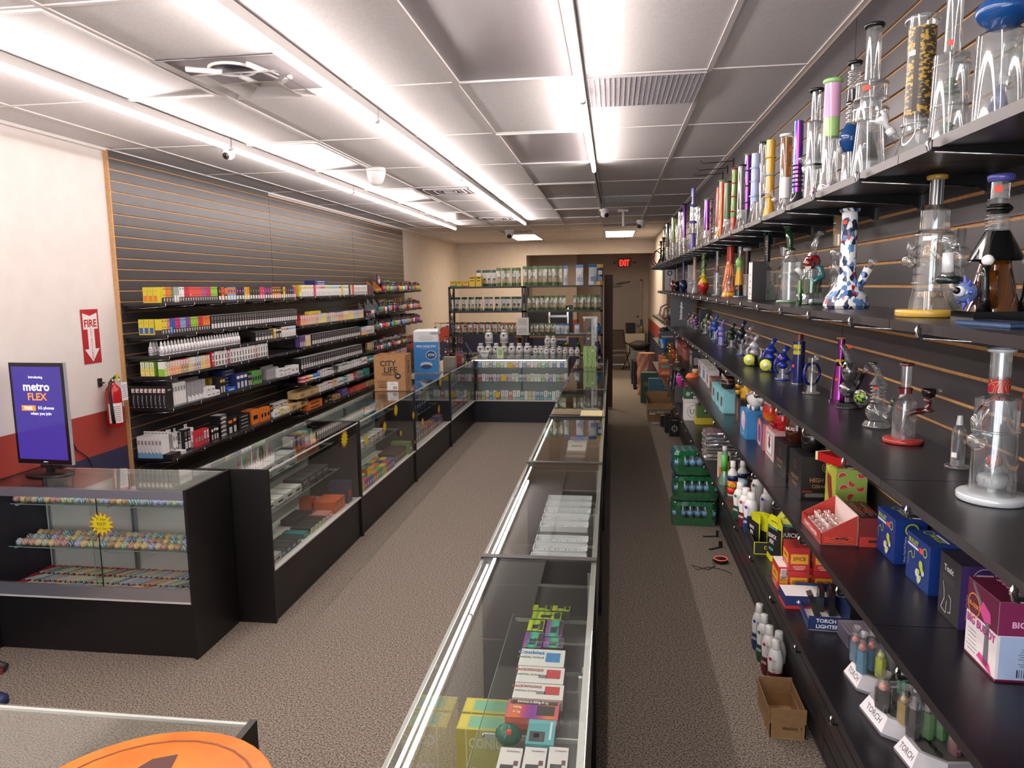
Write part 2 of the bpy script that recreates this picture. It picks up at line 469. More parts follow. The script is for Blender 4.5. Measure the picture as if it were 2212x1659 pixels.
# open diffuser with dropped cones
r=thing('air_diffuser','square ceiling air diffuser with open louvre rings, near the top left','ceiling vent',(GX0+.305,3.385,ZC))
b=MB();b.box(-.29,.29,-.29,.29,-.004,-.001,c('#8c8688',.6));b.build('plenum_plate',r)
b=MB();b.cyl(.09,-.0015,.004,c('#2b2838',.4),24,(-.02,-.12,-.006));b.ring(.1,.008,-.008,PW,24,6,(-.02,-.12,0));b.build('duct_opening',r)
def frus(b,h0,h1,z0,z1,mt,o=(0,0)):
 v=[]
 for h,z in((h0,z0),(h1,z1)):v+=[(o[0]-h,o[1]-h,z),(o[0]+h,o[1]-h,z),(o[0]+h,o[1]+h,z),(o[0]-h,o[1]+h,z)]
 b.add(v,[(0,1,5,4),(1,2,6,5),(2,3,7,6),(3,0,4,7)],mt)
b=MB();frus(b,.30,.26,-.012,-.002,PW);frus(b,.21,.17,-.05,-.03,PW,(.02,.02));b.build('outer_louvre',r)
b=MB();frus(b,.14,.05,-.06,-.03,PW,(.03,.06));b.add([(-.02,.01,-.03),(.08,.01,-.03),(.08,.11,-.03),(-.02,.11,-.03)],[(0,1,2,3)],PW);b.build('inner_cone',r)
for a,e_ in(((-.2,-.2),(-.05,-.16)),((.1,-.22),(.16,-.05)),((-.02,-.05),(.02,.06)),((.2,.0),(.12,.06))):
 b=MB();b.tube([(a[0],a[1],-.02),(e_[0],e_[1],-.03)],.012,PW,6);b.build('mounting_arm',r)
def vent(x,y,w_,l_,label):
 r=thing('air_vent',label,'ceiling vent',(x,y,ZC),0,'four-way ceiling vents')
 b=MB();b.box(0,w_,0,l_,-.006,-.001,c('#a59fa0',.5));b.build('frame',r)
 b=MB()
 for k in range(5):
  e=.04+k*.045
  if w_-2*e<.03:break
  for a in((e,w_-e,e,e+.012),(e,w_-e,l_-e-.012,l_-e),(e,e+.012,e,l_-e),(w_-e-.012,w_-e,e,l_-e)):b.box(*a,-.016,-.006,c('#d6d0cf',.5)if k%2==0 else c('#7b7476',.5))
 b.build('louvre',r)
vent(GX0+.02,7.4,.57,.57,'white four-way ceiling vent beside the middle led row')
vent(GX0+.02,10.6,.57,.57,'white four-way ceiling vent near the end of the middle led row')
vent(GX0-.05,13.2,.57,.57,'ceiling vent just before the left warm panel')
vent(-.13,16.0,.5,.5,'ceiling vent behind the right warm light panel')
vent(-2.0,16.1,.5,.5,'ceiling vent behind the left warm light panel')
# domes and sensors
def dome_cam(x,y,label,ax=0,s=1.0):
 r=thing('dome_camera',label,'security camera',(x,y,ZC-.004),ax,'white ceiling cameras')
 b=MB();b.lathe([(.001,0),(.05*s,0),(.052*s,-.02*s),(.042*s,-.035*s)],PW,20);b.build('base',r)
 b=MB();b.ball(.042*s,PW,(0,-.006,-.05*s));b.build('eyeball',r)
 b=MB();b.cyl(.024*s,0,.006,c('#3b3434',.2),18,(0,-.041*s,-.068*s),Matrix.Rotation(PI/2+.45,3,'X'));b.cyl(.009*s,.006,.009,c('#090909',.1),12,(0,-.041*s,-.068*s),Matrix.Rotation(PI/2+.45,3,'X'));b.build('lens',r)
p=onz(485,316,ZC);dome_cam(p.x+.03,p.y,'white dome camera under the left led row, nearest camera')
p=onz(1097,494,ZC);dome_cam(p.x,13.1,'white dome camera in front of the left warm light panel',0,1.7)
p=onz(1306,450,ZC);dome_cam(p.x,9.9,'white dome camera beside the red glow near the hanging sign',.5,1.3)
p=onz(1385,475,ZC);dome_cam(p.x,11.8,'white dome camera nearest the right slatwall',-.6,1.4)
p=onz(812,362,ZC)
b=MB();b.lathe([(.001,0),(.078,0),(.08,-.02),(.072,-.07),(.055,-.115),(.03,-.14),(.001,-.146)],c('#e9e4e2',.35),24)
b.ring(.078,.004,-.03,c('#cfcac8',.4));tag(b.build('motion_sensor',None,(p.x,p.y,ZC-.004)),'white cup shaped sensor hanging between the left and middle led rows','sensor')
b=MB();b.box(-.012,.012,-.1,.1,-.23,-.03,c('#d9d0cc',.5));b.box(-.07,.07,-.02,.02,-.03,0,c('#cfc6c2',.5));tag(b.build('hanging_sign',None,(.138,10.09,ZC-.004)),'small white sign hanging edge-on from the ceiling','sign')
# exit sign
r=thing('exit_sign','lit red exit sign with two lamp heads above the back door','exit sign',(.30,18.95,2.5))
b=MB();b.box(-.17,.17,0,.04,-.02,.20,c('#7b6f68',.5));b.build('housing',r)
b=MB();b.text('EXIT',(0,-.002,.09),(1,0,0),(0,0,1),.155,emit('#ff1f14',4.0),True,.24);b.build('letters',r)
for sx in(-1,1):
 b=MB();b.cyl(.035,-.03,.03,c('#6e635d',.4),16,(sx*.25,-.01,.1),Matrix.Rotation(PI/2,3,'X'));b.box(min(sx*.17,sx*.25),max(sx*.17,sx*.25),0,.02,.09,.11,c('#6e635d',.5));b.build('lamp_head',r)
# ================================================================ SHELVES ON THE SLATWALLS
SHT=noisy('black_shelf_laminate','#131115','#17151a',5,.3)
LIP=c('#2a2627',.35)
CHR=c('#d6d8da',.12,1.0)
STEEL=c('#8d8f92',.28,1.0)
def shelf(nm,label,x0,x1,y0,y1,z,side,ybr,group,hook=True):
 "board between x0 (wall) and x1 (front); brackets hang under it"
 r=thing('wall_shelf',label,'shelf',((x0+x1)/2,y0,z),0,group)
 xm=(x0+x1)/2;b=MB();a0,a1=min(x0,x1)-xm,max(x0,x1)-xm;Ln=y1-y0
 b.box(a0,a1,.0015,Ln-.0015,-.019,0,SHT)
 sgn=1 if x1>x0 else-1
 f=x1-xm;b.box(min(f,f+sgn*.0015),max(f,f+sgn*.0015),.0015,Ln-.0015,-.020,.0003,LIP)
 b.build('board',r)
 for yb in ybr:
  y=yb-y0
  if not(0<=y<=Ln):continue
  q=MB();wl=x0-xm;fr=f+sgn*.012
  poly=[(wl,-.019),(fr,-.019),(fr,-.006),(fr+sgn*.002,-.006),(fr+sgn*.002,-.026),(wl+sgn*.03,-.045),(wl,-.062)]
  v=[(px_,y-.0035,pz_)for px_,pz_ in poly]+[(px_,y+.0035,pz_)for px_,pz_ in poly];n=len(poly)
  q.add(v,[tuple(range(n)),tuple(range(2*n-1,n-1,-1))]+[(i,n+i,n+(i+1)%n,(i+1)%n)for i in range(n)],c('#1f1d1e',.3,.6))
  bo=q.build('bracket',r)
  h=MB();h.box(min(wl,wl+sgn*.003),max(wl,wl+sgn*.003),y-.014,y+.014,-.066,-.021,STEEL);h.build('wall_plate',bo)
  h=MB();h.tube([(fr-sgn*.004,y,-.028),(fr+sgn*.006,y,-.024),(fr+sgn*.009,y,-.012),(fr+sgn*.004,y,-.002)],.0032,CHR,8)
  h.tube([(fr-sgn*.004,y,-.0275),(wl+sgn*.03,y,-.047)],.0022,CHR,6)
  h.build('hook_tip',bo)
 return r
_lv={'s1':(2.31,'top'),'s2':(1.955,'second'),'s3':(1.59,'third'),'s4':(1.24,'fourth'),'s5':(.872,'lowest')}
SZ={k:v[0]for k,v in _lv.items()};SF=.612;SW=.898
bays=[.53,1.726,2.923,4.12,5.315,6.51,7.705,8.90,10.1,11.3,12.5]
RSH=[]
for k,(z,nm_)in _lv.items():
 x1=SF
 for i in range(len(bays)-1):
  y0,y1=bays[i],bays[i+1]
  end={'s1':12.5,'s2':10.2,'s3':11.3,'s4':11.3,'s5':11.3}[k]
  if y0>=end-.1:continue
  br=[y0+.22,y0+.62,y0+1.0]if i>0 else[y0+.6,y0+1.0]
  sq=shelf(k,f'black laminate {nm_} shelf on the right wall, {ordn(i)} bay from the camera',SW,x1,y0,y1,z,1,br,f'{nm_} shelves on the right wall')
# ---- left wall
LW,LF=-3.508,-3.2
LZ={1:{'A':1.957,'B':1.727,'C':1.575,'D':1.426,'E':1.189,'F':.815},
      2:{'A':1.965,'B':1.665,'C':1.44,'D':1.205,'E':1.063,'F':.905,'G':.75},
      3:{'A':2.005,'B':1.71,'C':1.485,'D':1.19,'E':1.03,'F':.88,'G':.74}}
LY={1:(4.865,7.18),2:(7.20,9.66),3:(9.68,12.15)}
for run in(1,2,3):
 y0,y1=LY[run];ym=(y0+y1)/2
 for k,z in LZ[run].items():
  for h,(a,b_)in enumerate(((y0,ym),(ym,y1))):
   nmz=dict(A='top',B='second',C='third',D='fourth',E='fifth',F='sixth',G='seventh')[k]
   near='near half' if h==0 else 'far half'
   sec={1:'nearest',2:'middle',3:'farthest'}[run]
   shelf(k,f'black {nmz} shelf on the left wall, {near} of the {sec} section',LW,LF,a,b_,z,-1,[a+.03,a+.4,a+.8,b_-.1],f'{sec} section shelves on the left wall')
# ================================================================ GLASS DISPLAY CASES
CBLK=noisy('black_case_panel','#110d0e','#151112',5,.42)
CBLK2=noisy('black_case_base','#15171d','#191b21',5,.4)
ALU=c('#c9c9cf',.28,.85);WTRIM=c('#e8e6e4',.35,.2)
CH,CZ=.968,.335
def case(label,Lx,D,loc,rot,deck='#d9d7d2',back='#a9acac',trim=WTRIM,shelves=((.60,.2),(.78,.16)),slide=False,panel=CBLK,baseh=CZ,led=False,ends=(1,1),group='glass display cases',lip=.0):
 "display case, front glass on -Y, length along X, origin at front left corner on the floor"
 r=thing('display_case',label,'display case',loc,rot,group)
 b=MB();b.box(.018,Lx-.018,.012,D-.02,0,CZ-.015,panel);b.build('base',r)
 b=MB();b.box(.02,Lx-.02,.01,D-.02,CZ-.015,CZ,c(deck,.4));b.build('deck',r)
 for e,xx in enumerate((0,Lx-.018)):
  if ends[e]:q=MB();q.box(xx,xx+.018,-.004,D,0,CH+.002,panel);q.build('end_panel',r)
 b=MB();b.box(.018,Lx-.018,D-.02,D-.012,CZ,CH-.03,c(back,.25));b.box(Lx*.48,Lx*.5,D-.026,D-.02,CZ,CH-.03,c('#6d7070',.4));b.build('back_panel',r)
 b=MB()
 for xx in(.04,Lx*.5,Lx-.05):b.box(xx,xx+.012,D-.034,D-.021,CZ,CH-.04,c('#b4b6b8',.3,.7))
 b.build('shelf_standard',r)
 b=MB();z0=CZ+(.03 if slide else 0)
 if slide:
  b.box(.02,Lx*.56,.008,.013,z0,CH-.05,pane());b.box(Lx*.52,Lx-.02,.016,.021,z0,CH-.05,pane())
  b.box(Lx*.559,Lx*.5605,.006,.014,z0,CH-.05,c('#24302c',.2));b.box(Lx*.52,Lx*.521,.0155,.0215,z0,CH-.05,c('#aab5b0',.2))
 else:b.quad((.018,.006,z0),(Lx-.036,0,0),(0,0,CH-.012-z0),pane())
 b.build('front_glass',r)
 b=MB();b.box(.018,Lx-.018,.001,D-.001,CH-.006,CH,pane());b.build('top_glass',r)
 b=MB()
 th=.056 if slide else .014
 b.box(.018,Lx-.018,-.002,.008 if not slide else .024,CH-th,CH-.0065,ALU if slide else trim)
 b.box(.018,Lx-.018,-.004,.016,CZ-.006 if not slide else CZ-.01,CZ+(.004 if not slide else .065),trim if not slide else ALU)
 if slide:b.box(.018,Lx-.018,-.008,.0,CZ-.012,CZ-.004,WTRIM)
 b.box(.018,Lx-.018,D-.02,D,CH-.03,CH-.0065,trim)
 b.build('trim',r)
 for z,d in shelves:
  s=MB();s.box(.022,Lx-.022,D-.03-d,D-.032,z-.005,z,glass('#f6fbf8',0,.06,.6,0,3));s.box(.022,Lx-.022,D-.0315-d,D-.03-d,z-.005,z,c('#8fa39b',.15));so=s.build('glass_shelf',r)
  s=MB()
  for xx in(.045,Lx*.5+.003,Lx-.045):s.box(xx,xx+.006,D-.03-d*.95,D-.03,z-.02,z-.006,c('#d8dadb',.3,.5));s.ball(.006,CHR,(xx+.003,D-.03-d*.95,z-.012))
  s.build('shelf_bracket',so)
 if led:
  s=MB();s.box(.03,Lx-.05,.020,.027,CH-.030,CH-.024,emit('#ffffff',5.0));s.build('led_strip',r)
 return r
# left row: front faces +X (aisle), so rotate +90: local x -> +Y, local -y -> +X
lc=[4.03,5.635,7.34,9.05,10.74]
nms=['nearest of the left row, behind the corner case','second of the left row, under its near sunburst stickers','third of the left row, beside the blue box','farthest of the left row, meeting the back case']
CASES={}
for i in range(4):
 CASES['L%d'%i]=case('black glass-topped display case, '+nms[i],lc[i+1]-lc[i],.46,(-2.045,lc[i],0),PI/2,shelves=((.585,.26),(.80,.22)),back='#b9bfbe' if i<2 else '#a3a7a8',panel=CBLK,group='left row of display cases')
# right row, front faces -X: rotate -90; local x -> -Y
rc=[1.17,2.78,4.375,5.975,7.55,9.13,10.75]
nms=['nearest of the right row, holding digital scales','second of the right row, holding white trays','third of the right row, holding clear trays','fourth of the right row, under the yellow paper','fifth of the right row, mirrored green box on it','farthest of the right row, under the tall acrylic tower']
for i in range(6):
 CASES['R%d'%i]=case('black glass-topped display case, '+nms[i],rc[i+1]-rc[i],.455,(-.512,rc[i+1],0),-PI/2,deck='#2a2a2a',back='#2b2b2c',shelves=((.52,.24),(.74,.30)),panel=CBLK,group='right row of display cases',led=(i<3),trim=c('#a8a6a4',.3,.5))
CASES['B']=case('display case across the back, packed with small cartons on three levels',1.5,.5,(-2.13,10.77,0),0,deck='#d9d7d2',back='#b7bcbd',shelves=((.602,.36),(.814,.34)),panel=CBLK2,group='cross display cases',led=True)
CASES['P']=case('corner display case of glass pipes below the purple screen',1.245,.45,(-3.525,3.565,0),0,deck='#c9c6c0',back='#d7d2cd',shelves=((.571,.30),(.817,.26)),slide=True,panel=CBLK,group='cross display cases')
CASES['F']=case('glass-topped display case at the lower left corner of the photo',1.7,.46,(-.88,1.6,0),PI,deck='#d9d7d2',back='#b7bcbd',panel=CBLK,group='cross display cases')
# ================================================================ BLOWN GLASS WATER PIPES
CG=clearg()
def tg(h,body=.35,base=.08):return glass(h,.03,base,.9,body,1.8)     # tinted glass with pigment
def gl(h,rough=.12):return c(h,rough)                                    # opaque coloured glass
FROST=glass('#f2f4f4',.3,.1,.5,.65,2)
CAMO=ramp_mat('shard_print',[(0,'#f2f3f5'),(.36,'#f2f3f5'),(.37,'#5b86b8'),(.58,'#5b86b8'),(.59,'#27304a'),(.76,'#27304a'),(.77,'#b3202e'),(.83,'#b3202e'),(.84,'#e9ebee')],'voronoi',85,.18,0,0,(1,1,.7),'CONSTANT')
IRID=ramp_mat('oil_slick_chrome',[(.0,'#d8b25a'),(.3,'#b8449a'),(.5,'#3a3fc0'),(.7,'#35a0c8'),(.9,'#d9a848'),(1,'#8a2f8f')],'facing',9,.12,.85)
IRID2=ramp_mat('purple_chrome',[(.0,'#4a2058'),(.4,'#7f3078'),(.65,'#3f2250'),(.85,'#b080b0'),(1,'#a89048')],'facing',7,.12,.85)
RASTA=ramp_mat('rasta_swirl',[(0,'#a8261c'),(.3,'#c8502a'),(.42,'#d9a428'),(.6,'#5f8f3a'),(.8,'#a8261c'),(1,'#d88a28')],'wave',5,.15,0,3,(1,1,.5))
WIGWAG=ramp_mat('wig_wag_swirl',[(0,'#a8202a'),(.45,'#b8242e'),(.5,'#f2eee0'),(.56,'#2f3a20'),(.7,'#c8b24a'),(.8,'#a8202a')],'wave',30,.12,0,12)
GREENY=ramp_mat('green_swirl',[(0,'#58683a'),(.4,'#9ab040'),(.6,'#d8c850'),(.8,'#6f7f45'),(1,'#40502f')],'noise',25,.15,0,2)
YELSW=ramp_mat('yellow_swirl',[(0,'#d8a028'),(.4,'#e8b830'),(.6,'#c89870'),(.8,'#8fa8a8'),(1,'#e0c040')],'wave',6,.15,0,4,(1,1,.6))
PINKD=ramp_mat('pink_marble',[(0,'#c87888'),(.4,'#3b3436'),(.6,'#e0b0b0'),(.8,'#6a4a50'),(1,'#e8d8d8')],'noise',40,.2,0,2)
SLIME=ramp_mat('slime_yellow',[(0,'#c8d83a'),(.5,'#d6e250'),(1,'#b8cc30')],'noise',20,.2)
def perc(b,kind,z,h,r,mt):
 if kind=='tree':
  for k in range(6):
   a=2*PI*k/6;b.tube([(0,0,z+h),(r*.75*math.cos(a),r*.75*math.sin(a),z+h*.75),(r*.85*math.cos(a),r*.85*math.sin(a),z)],r*.13,mt,6)
  b.ball(r*.3,mt,(0,0,z+h))
 elif kind=='disc':
  b.cyl(r,z,z+h,mt,18);b.cyl(r*.3,z-h,z,mt,10)
  for k in range(12):
   a=2*PI*k/12;b.box(r*math.cos(a)-.0015,r*math.cos(a)+.0015,r*math.sin(a)-.0015,r*math.sin(a)+.0015,z+h*.2,z+h*.8,FROST)
 elif kind=='dome':
  b.lathe([(r,z),(r*.95,z+h*.4),(r*.6,z+h*.8),(r*.2,z+h)],mt,18,cap=False);b.cyl(r*.2,z-h*.6,z,mt,8)
 elif kind=='cone':b.lathe([(r,z),(r*.35,z+h)],mt,16)
 elif kind=='tiers':
  for k in range(3):b.cyl(r*(1-.18*k),z+k*h/3,z+k*h/3+h*.16,mt,16)
  b.cyl(r*.45,z,z+h,mt,10)
 elif kind=='swiss':
  for k in range(5):
   a=k*1.3;b.ring(r*.3,r*.09,0,mt,10,5,(r*.5*math.cos(a),r*.5*math.sin(a),z+h*(k+.5)/5),Matrix.Rotation(PI/2,3,'X'))
def bowl_on(r,root,ang,rb,zj,L_,mt,jm,up=.5,s=1.0):
 "joint leaving the wall at angle ang, with a bowl seated in it"
 ca,sa=math.cos(ang),math.sin(ang);h=MB()
 p0=Vector((rb*.8*ca,rb*.8*sa,zj));d=Vector((ca*(1-up),sa*(1-up),up)).normalized();p1=p0+d*L_
 h.tube([p0,p1],.0085*s,jm,10);h.tube([p0+d*L_*.55,p1],.0105*s,FROST,10);h.build('joint',root)
 h=MB();p2=p1+d*.012*s
 h.tube([p1,p2,p2+d*.010*s,p2+d*.024*s],[.007*s,.006*s,.012*s,.017*s],mt,12)
 q=d.cross(Vector((-sa,ca,0))).normalized()
 h.tube([p2+d*.012*s,p2+d*.016*s+Vector((ca,sa,0))*.03*s],.003*s,mt,6)
 h.build('bowl',root)
def bong(label,P,h,segs,group,rot=0,base=None,lip=None,percs=(),rings=(),bowl=None,sticker=None,name='water_pipe',cat='water pipe',extra=None,n=22):
 """segs: (z0, z1, r0, r1, material, part name) in fractions of h / metres; base: (r, thickness, material)"""
 P=Vector(P);mr_=max([max(s_[2],s_[3])for s_ in segs]+([base[0]]if base else[]))
 P.x=min(P.x,.893-mr_-.002)
 r=thing(name,label,cat,P,rot,group);zb=0
 if base:
  b=MB();rr,th,mt=base;b.lathe([(rr*.97,0),(rr,th*.15),(rr,th*.85),(rr*.97,th)],mt,28);b.build('base',r);zb=th
 by={}
 for s_ in segs:
  z0,z1,r0,r1,mt=s_[:5];pn=s_[5]if len(s_)>5 else 'body'
  b=by.setdefault(pn,MB());z0=zb+z0*(h-zb);z1=zb+z1*(h-zb)
  if len(s_)>6 and s_[6]=='bulge':
   pr=[(r0+(r1-r0)*math.sin(PI*i/8),z0+(z1-z0)*i/8)for i in range(9)];b.lathe(pr,mt,n,cap=False)
  elif len(s_)>6 and s_[6]=='curve':
   pr=[(r0+(r1-r0)*(math.sin(PI/2*i/6))if r1<r0 else r0+(r1-r0)*(1-math.cos(PI/2*i/6)),z0+(z1-z0)*i/6)for i in range(7)];b.lathe(pr,mt,n,cap=False)
  elif len(s_)>6 and s_[6]=='ribs':
   k=5;pr=[]
   for i in range(k*4+1):pr.append((r0+(r1-r0)*(.5-.5*math.cos(2*PI*i/4)),z0+(z1-z0)*i/(k*4)))
   b.lathe(pr,mt,n,cap=False)
  else:b.lathe([(r0,z0),(r1,z1)],mt,n,cap=False)
  if mt is CG and n>16 and len(s_)<7:
   b.lathe([(r0*.86,z0+.002),(r1*.86,z1)],mt,n,cap=False)
 for pn,b in by.items():b.build(pn,r)
 if lip:
  rr,th,mt=lip;b=MB();b.lathe([(rr*.86,h-th),(rr,h-th*.7),(rr*1.02,h-th*.2),(rr*.93,h),(rr*.75,h)],mt,22,cap=False);b.build('mouthpiece',r)
 for k,z,hh,rr,mt in percs:
  b=MB();perc(b,k,zb+z*(h-zb),hh,rr,mt);b.build('percolator',r)
 if rings:
  for z,rr,t,mt in rings:b=MB();b.ring(rr,t,zb+z*(h-zb),mt,22,8);b.build('ring',r)
 if bowl:
  ang,rb,zj,L_,mt,up=bowl[:6];bowl_on(h,r,ang,rb,zb+zj*(h-zb),L_,mt,CG,up,bowl[6]if len(bowl)>6 else 1)
 if sticker:
  ang,rr,z,w_,hh,mt=sticker;b=MB();z=zb+z*(h-zb);vs_=[]
  for i in range(5):
   a=ang+(i-2)/4*w_/rr
   vs_+=[((rr+.0012)*math.cos(a),(rr+.0012)*math.sin(a),z-hh/2),((rr+.0012)*math.cos(a),(rr+.0012)*math.sin(a),z+hh/2)]
  b.add(vs_,[(2*i,2*i+2,2*i+3,2*i+1)for i in range(4)],mt);b.build('price_sticker',r)
 if extra:extra(r,h)
 return r
ORG=c('#e8452c',.5);WST=c('#ece8e4',.5)
FA=-2.2     # angle that faces the camera from the right wall
X2=.745
def pbase(px,py,sh,X=None):
 if sh=='s2':
  p=onx(px,py-6,X or X2);p.z=SZ['s2']+.0006;return p
 p=onz(px,py,SZ[sh]);p.z=SZ[sh]+.0006;return p
def ptop(px,py,P):return ony(px,py,P.y).z-P.z
def on1(px,py,X=.75):
 p=onx(px,py,X);p.z=SZ['s1']+.0006;return p
# ---- top shelf, from nearest
G1='glass pipes along the top right shelf'
def row1(px,pytop,X=.75):
 p=onx(px,pytop,X);h=p.z-SZ['s1'];return Vector((X,p.y,SZ['s1']+.0006)),h
BLUE=gl('#17457f');DGRN=tg('#1c4a3c',.6)
P,h=row1(2178,-75,.76)
bong('large clear pipe with a glossy blue bulb at the upper right corner',P,h,[(0,.60,.046,.046,CG),(.60,.64,.046,.026,CG),(.64,.84,.025,.052,BLUE,'bulb','bulge'),(.84,1,.024,.024,CG,'neck')],G1,base=(.062,.01,CG),lip=(.032,.014,CG),percs=(('swiss',.3,.08,.035,CG),('cone',.16,.05,.02,tg('#3d56b0',.5))),rings=((.86,.026,.004,CG),(.9,.026,.004,CG)))
P,h=row1(2068,-60,.76)
bong('tall clear pipe with two green tiered percolators, straight neck out of frame',P,h,[(0,.56,.040,.037,CG),(.56,.58,.037,.018,CG),(.58,1,.0175,.0175,CG,'neck')],G1,base=(.052,.008,CG),lip=(.022,.012,CG),percs=(('tiers',.35,.035,.02,tg('#6f9a68',.4)),('tiers',.12,.03,.022,tg('#6f9a68',.4))),rings=((.28,.037,.003,CG),(.5,.037,.003,CG)),sticker=(FA,.0178,.62,.01,.012,ORG))
P,h=row1(1995,38,.74)
GLYPH=ramp_mat('gold_glyph_band',[(0,'#38342f'),(.62,'#3e3a34'),(.68,'#a8873a'),(1,'#b8953f')],'voronoi',130,.3,0,0,(1,1,1.6))
def glyph(r,h):
 b=MB();vs_=[]
 for i in range(6):
  a=FA-.2+.35*i/5;vs_+=[(.0325*math.cos(a),.0325*math.sin(a),h*.38),(.0325*math.cos(a),.0325*math.sin(a),h*.92)]
 b.add(vs_,[(2*i,2*i+2,2*i+3,2*i+1)for i in range(5)],ramp_mat('gold_scale',[(0,'#2b2620'),(.45,'#b8983f'),(1,'#c8a84a')],'wave',40,.35,.3,0,(0,0,1)));b.build('gold_band',r)
bong('tall beaker pipe sleeved in dark glass with gold glyphs',P,h,[(0,.26,.068,.034,CG,'body','curve'),(.26,.36,.032,.032,CG),(.36,.93,.0315,.0315,GLYPH,'glyph_sleeve'),(.93,1,.032,.032,CG,'neck')],G1,lip=(.04,.016,CG),bowl=(PI*.9,.05,.2,.04,FROST,.6),rings=((.30,.034,.004,CG),),sticker=(FA-.4,.032,.76,.018,.012,WST),extra=glyph)
P,h=row1(1890,52,.75)
bong('clear stacked pipe with black lip and dark green cone inside',P,h,[(0,.40,.050,.036,CG),(.40,.48,.048,.048,CG),(.48,.54,.030,.030,CG),(.54,.64,.044,.044,CG),(.64,.66,.044,.022,CG),(.66,1,.021,.021,CG,'neck')],G1,base=(.058,.012,CG),lip=(.028,.012,gl('#17181a')),percs=(('cone',.17,.075,.026,DGRN),('swiss',.7,.03,.018,CG)),rings=((.47,.047,.004,CG),(.54,.044,.004,CG),(.63,.043,.004,CG),(.41,.048,.004,CG)),sticker=(FA,.0445,.595,.02,.014,ORG))
P,h=row1(1848,133,.84)
bong('clear ringed pipe with black band and blue ball, behind the green cone pipe',P,h,[(0,.36,.034,.030,CG),(.36,.56,.022,.043,BLUE,'bulb','bulge'),(.56,.72,.018,.024,CG,'neck','ribs'),(.72,.80,.023,.023,gl('#1a1a1c'),'band'),(.80,.94,.018,.023,CG,'neck','ribs'),(.94,1,.016,.017,CG,'neck')],G1,base=(.042,.01,CG),lip=(.025,.012,gl('#17181a')),bowl=(PI,.034,.30,.05,CG,.75))
P,h=row1(1800,172,.72)
bong('pipe with lime lip over a pink and lime neck',P,h,[(0,.22,.03,.030,CG,'body'),(.0,.16,.025,.036,CG,'bulb','bulge'),(.22,.52,.0245,.0245,CG),(.52,.68,.0255,.0255,gl('#9cc47a'),'lime_band'),(.68,.97,.0265,.0255,gl('#d8a5c8'),'pink_band')],G1,base=(.044,.008,CG),lip=(.031,.014,gl('#93c47d')),percs=(('swiss',.25,.04,.02,CG),('dome',.06,.03,.02,tg('#e8a0b8',.4))))
P,h=row1(1765,192,.77)
bong('clear double chamber pipe with black lip and pink downstem',P,h,[(0,.36,.032,.032,CG),(.36,.38,.033,.033,gl('#1f2a22'),'band'),(.38,.72,.03,.030,CG),(.72,.74,.03,.017,CG),(.74,1,.017,.017,CG,'neck')],G1,base=(.044,.01,CG),lip=(.027,.012,gl('#17181a')),percs=(('tree',.42,.06,.024,CG),('dome',.08,.05,.016,gl('#dfa0bc'))),bowl=(PI*.85,.03,.26,.05,CG,.8))
P,h=row1(1727,262,.76)
bong('oil-slick rainbow pipe with dark spiral coil round the neck',P,h,[(0,.24,.06,.022,gl('#2b2a30'),'body','curve'),(.24,1,.0185,.0185,IRID,'neck')],G1,base=(.046,.012,gl('#d5cfc0')),rings=tuple((.30+.045*i,.021,.0035,gl('#272c4a'))for i in range(6)))
P,h=row1(1700,290,.75)
bong('amber necked beaker with white lip and white band',P,h,[(0,.26,.05,.024,CG,'body','curve'),(.26,.5,.0245,.0245,gl('#dcdcdc'),'white_band'),(.5,.96,.024,.024,tg('#b07c1c',.35),'neck')],G1,lip=(.03,.012,gl('#dfe2e4')),bowl=(PI,.04,.2,.03,CG,.6))
P,h=row1(1666,303,.76)
bong('yellow swirled beaker with coiled worm and blue-grey foot',P,h,[(0,.3,.05,.02,YELSW,'body','curve'),(.3,1,.021,.021,YELSW,'neck')],G1,rings=((.35,.024,.004,gl('#d6a830')),(.6,.024,.004,gl('#8aa8b0')),(.8,.024,.004,gl('#d6a830'))))
P,h=row1(1648,307,.80)
bong('clear tall pipe with dark green lip behind the yellow beaker',P,h,[(0,.5,.025,.025,CG),(.5,1,.018,.018,CG,'neck')],G1,base=(.035,.01,CG),lip=(.022,.01,gl('#26352a')),percs=(('tree',.1,.06,.018,CG),('disc',.4,.01,.02,DGRN)))
specs=[
 (1633,332,'pastel blue and white tall pipe with clear rings',gl('#9fb2d8'),CG,None),
 (1617,333,'rainbow chrome beaker wrapped by a black vine',IRID,gl('#3a4a52'),gl('#6f8a5a')),
 (1603,356,'smoky pipe with dark rim standing behind the vine beaker',glass('#8a8580',.05,.1,.9,.3,2),CG,gl('#232020')),
 (1588,364,'green topped pipe with red octopus curled on it',gl('#7a9a4a'),gl('#b8402a'),gl('#9a3a2a')),
 (1561,390,'rasta striped pipe with wide red and green spiral',RASTA,RASTA,gl('#6f8a4a')),
 (1553,402,'red white and blue slim pipe behind the rasta spiral one',gl('#a83a34'),CG,gl('#2a3f8a')),
 (1572,392,'olive green slim pipe beside the rasta spiral one',gl('#5f7045'),CG,gl('#2c3626')),
 (1535,430,'pink marbled pipe with a skull pattern',PINKD,PINKD,CG),
 (1528,430,'green and blue iridescent slim pipe',IRID,CG,gl('#5f9a6a')),
 (1508,446,'clear twin pipe with letters down its side',CG,CG,FROST),
]
for i,(px,py,lb,m1,m2,lm)in enumerate(specs):
 P,h=row1(px,py,.70 if i%2==0 else .82)
 bong(lb,P,h,[(0,.34,.040,.019,m2,'body','curve'),(.34,1,.020,.020,m1,'neck')],G1,lip=(.025,.01,lm)if lm else None,rings=((.42,.023,.0045,m2),(.62,.023,.0045,m2),(.8,.023,.004,m2))if i in(0,1,3)else(),base=(.04,.008,CG),bowl=(PI,.035,.22,.03,CG,.7)if i%2 else None)
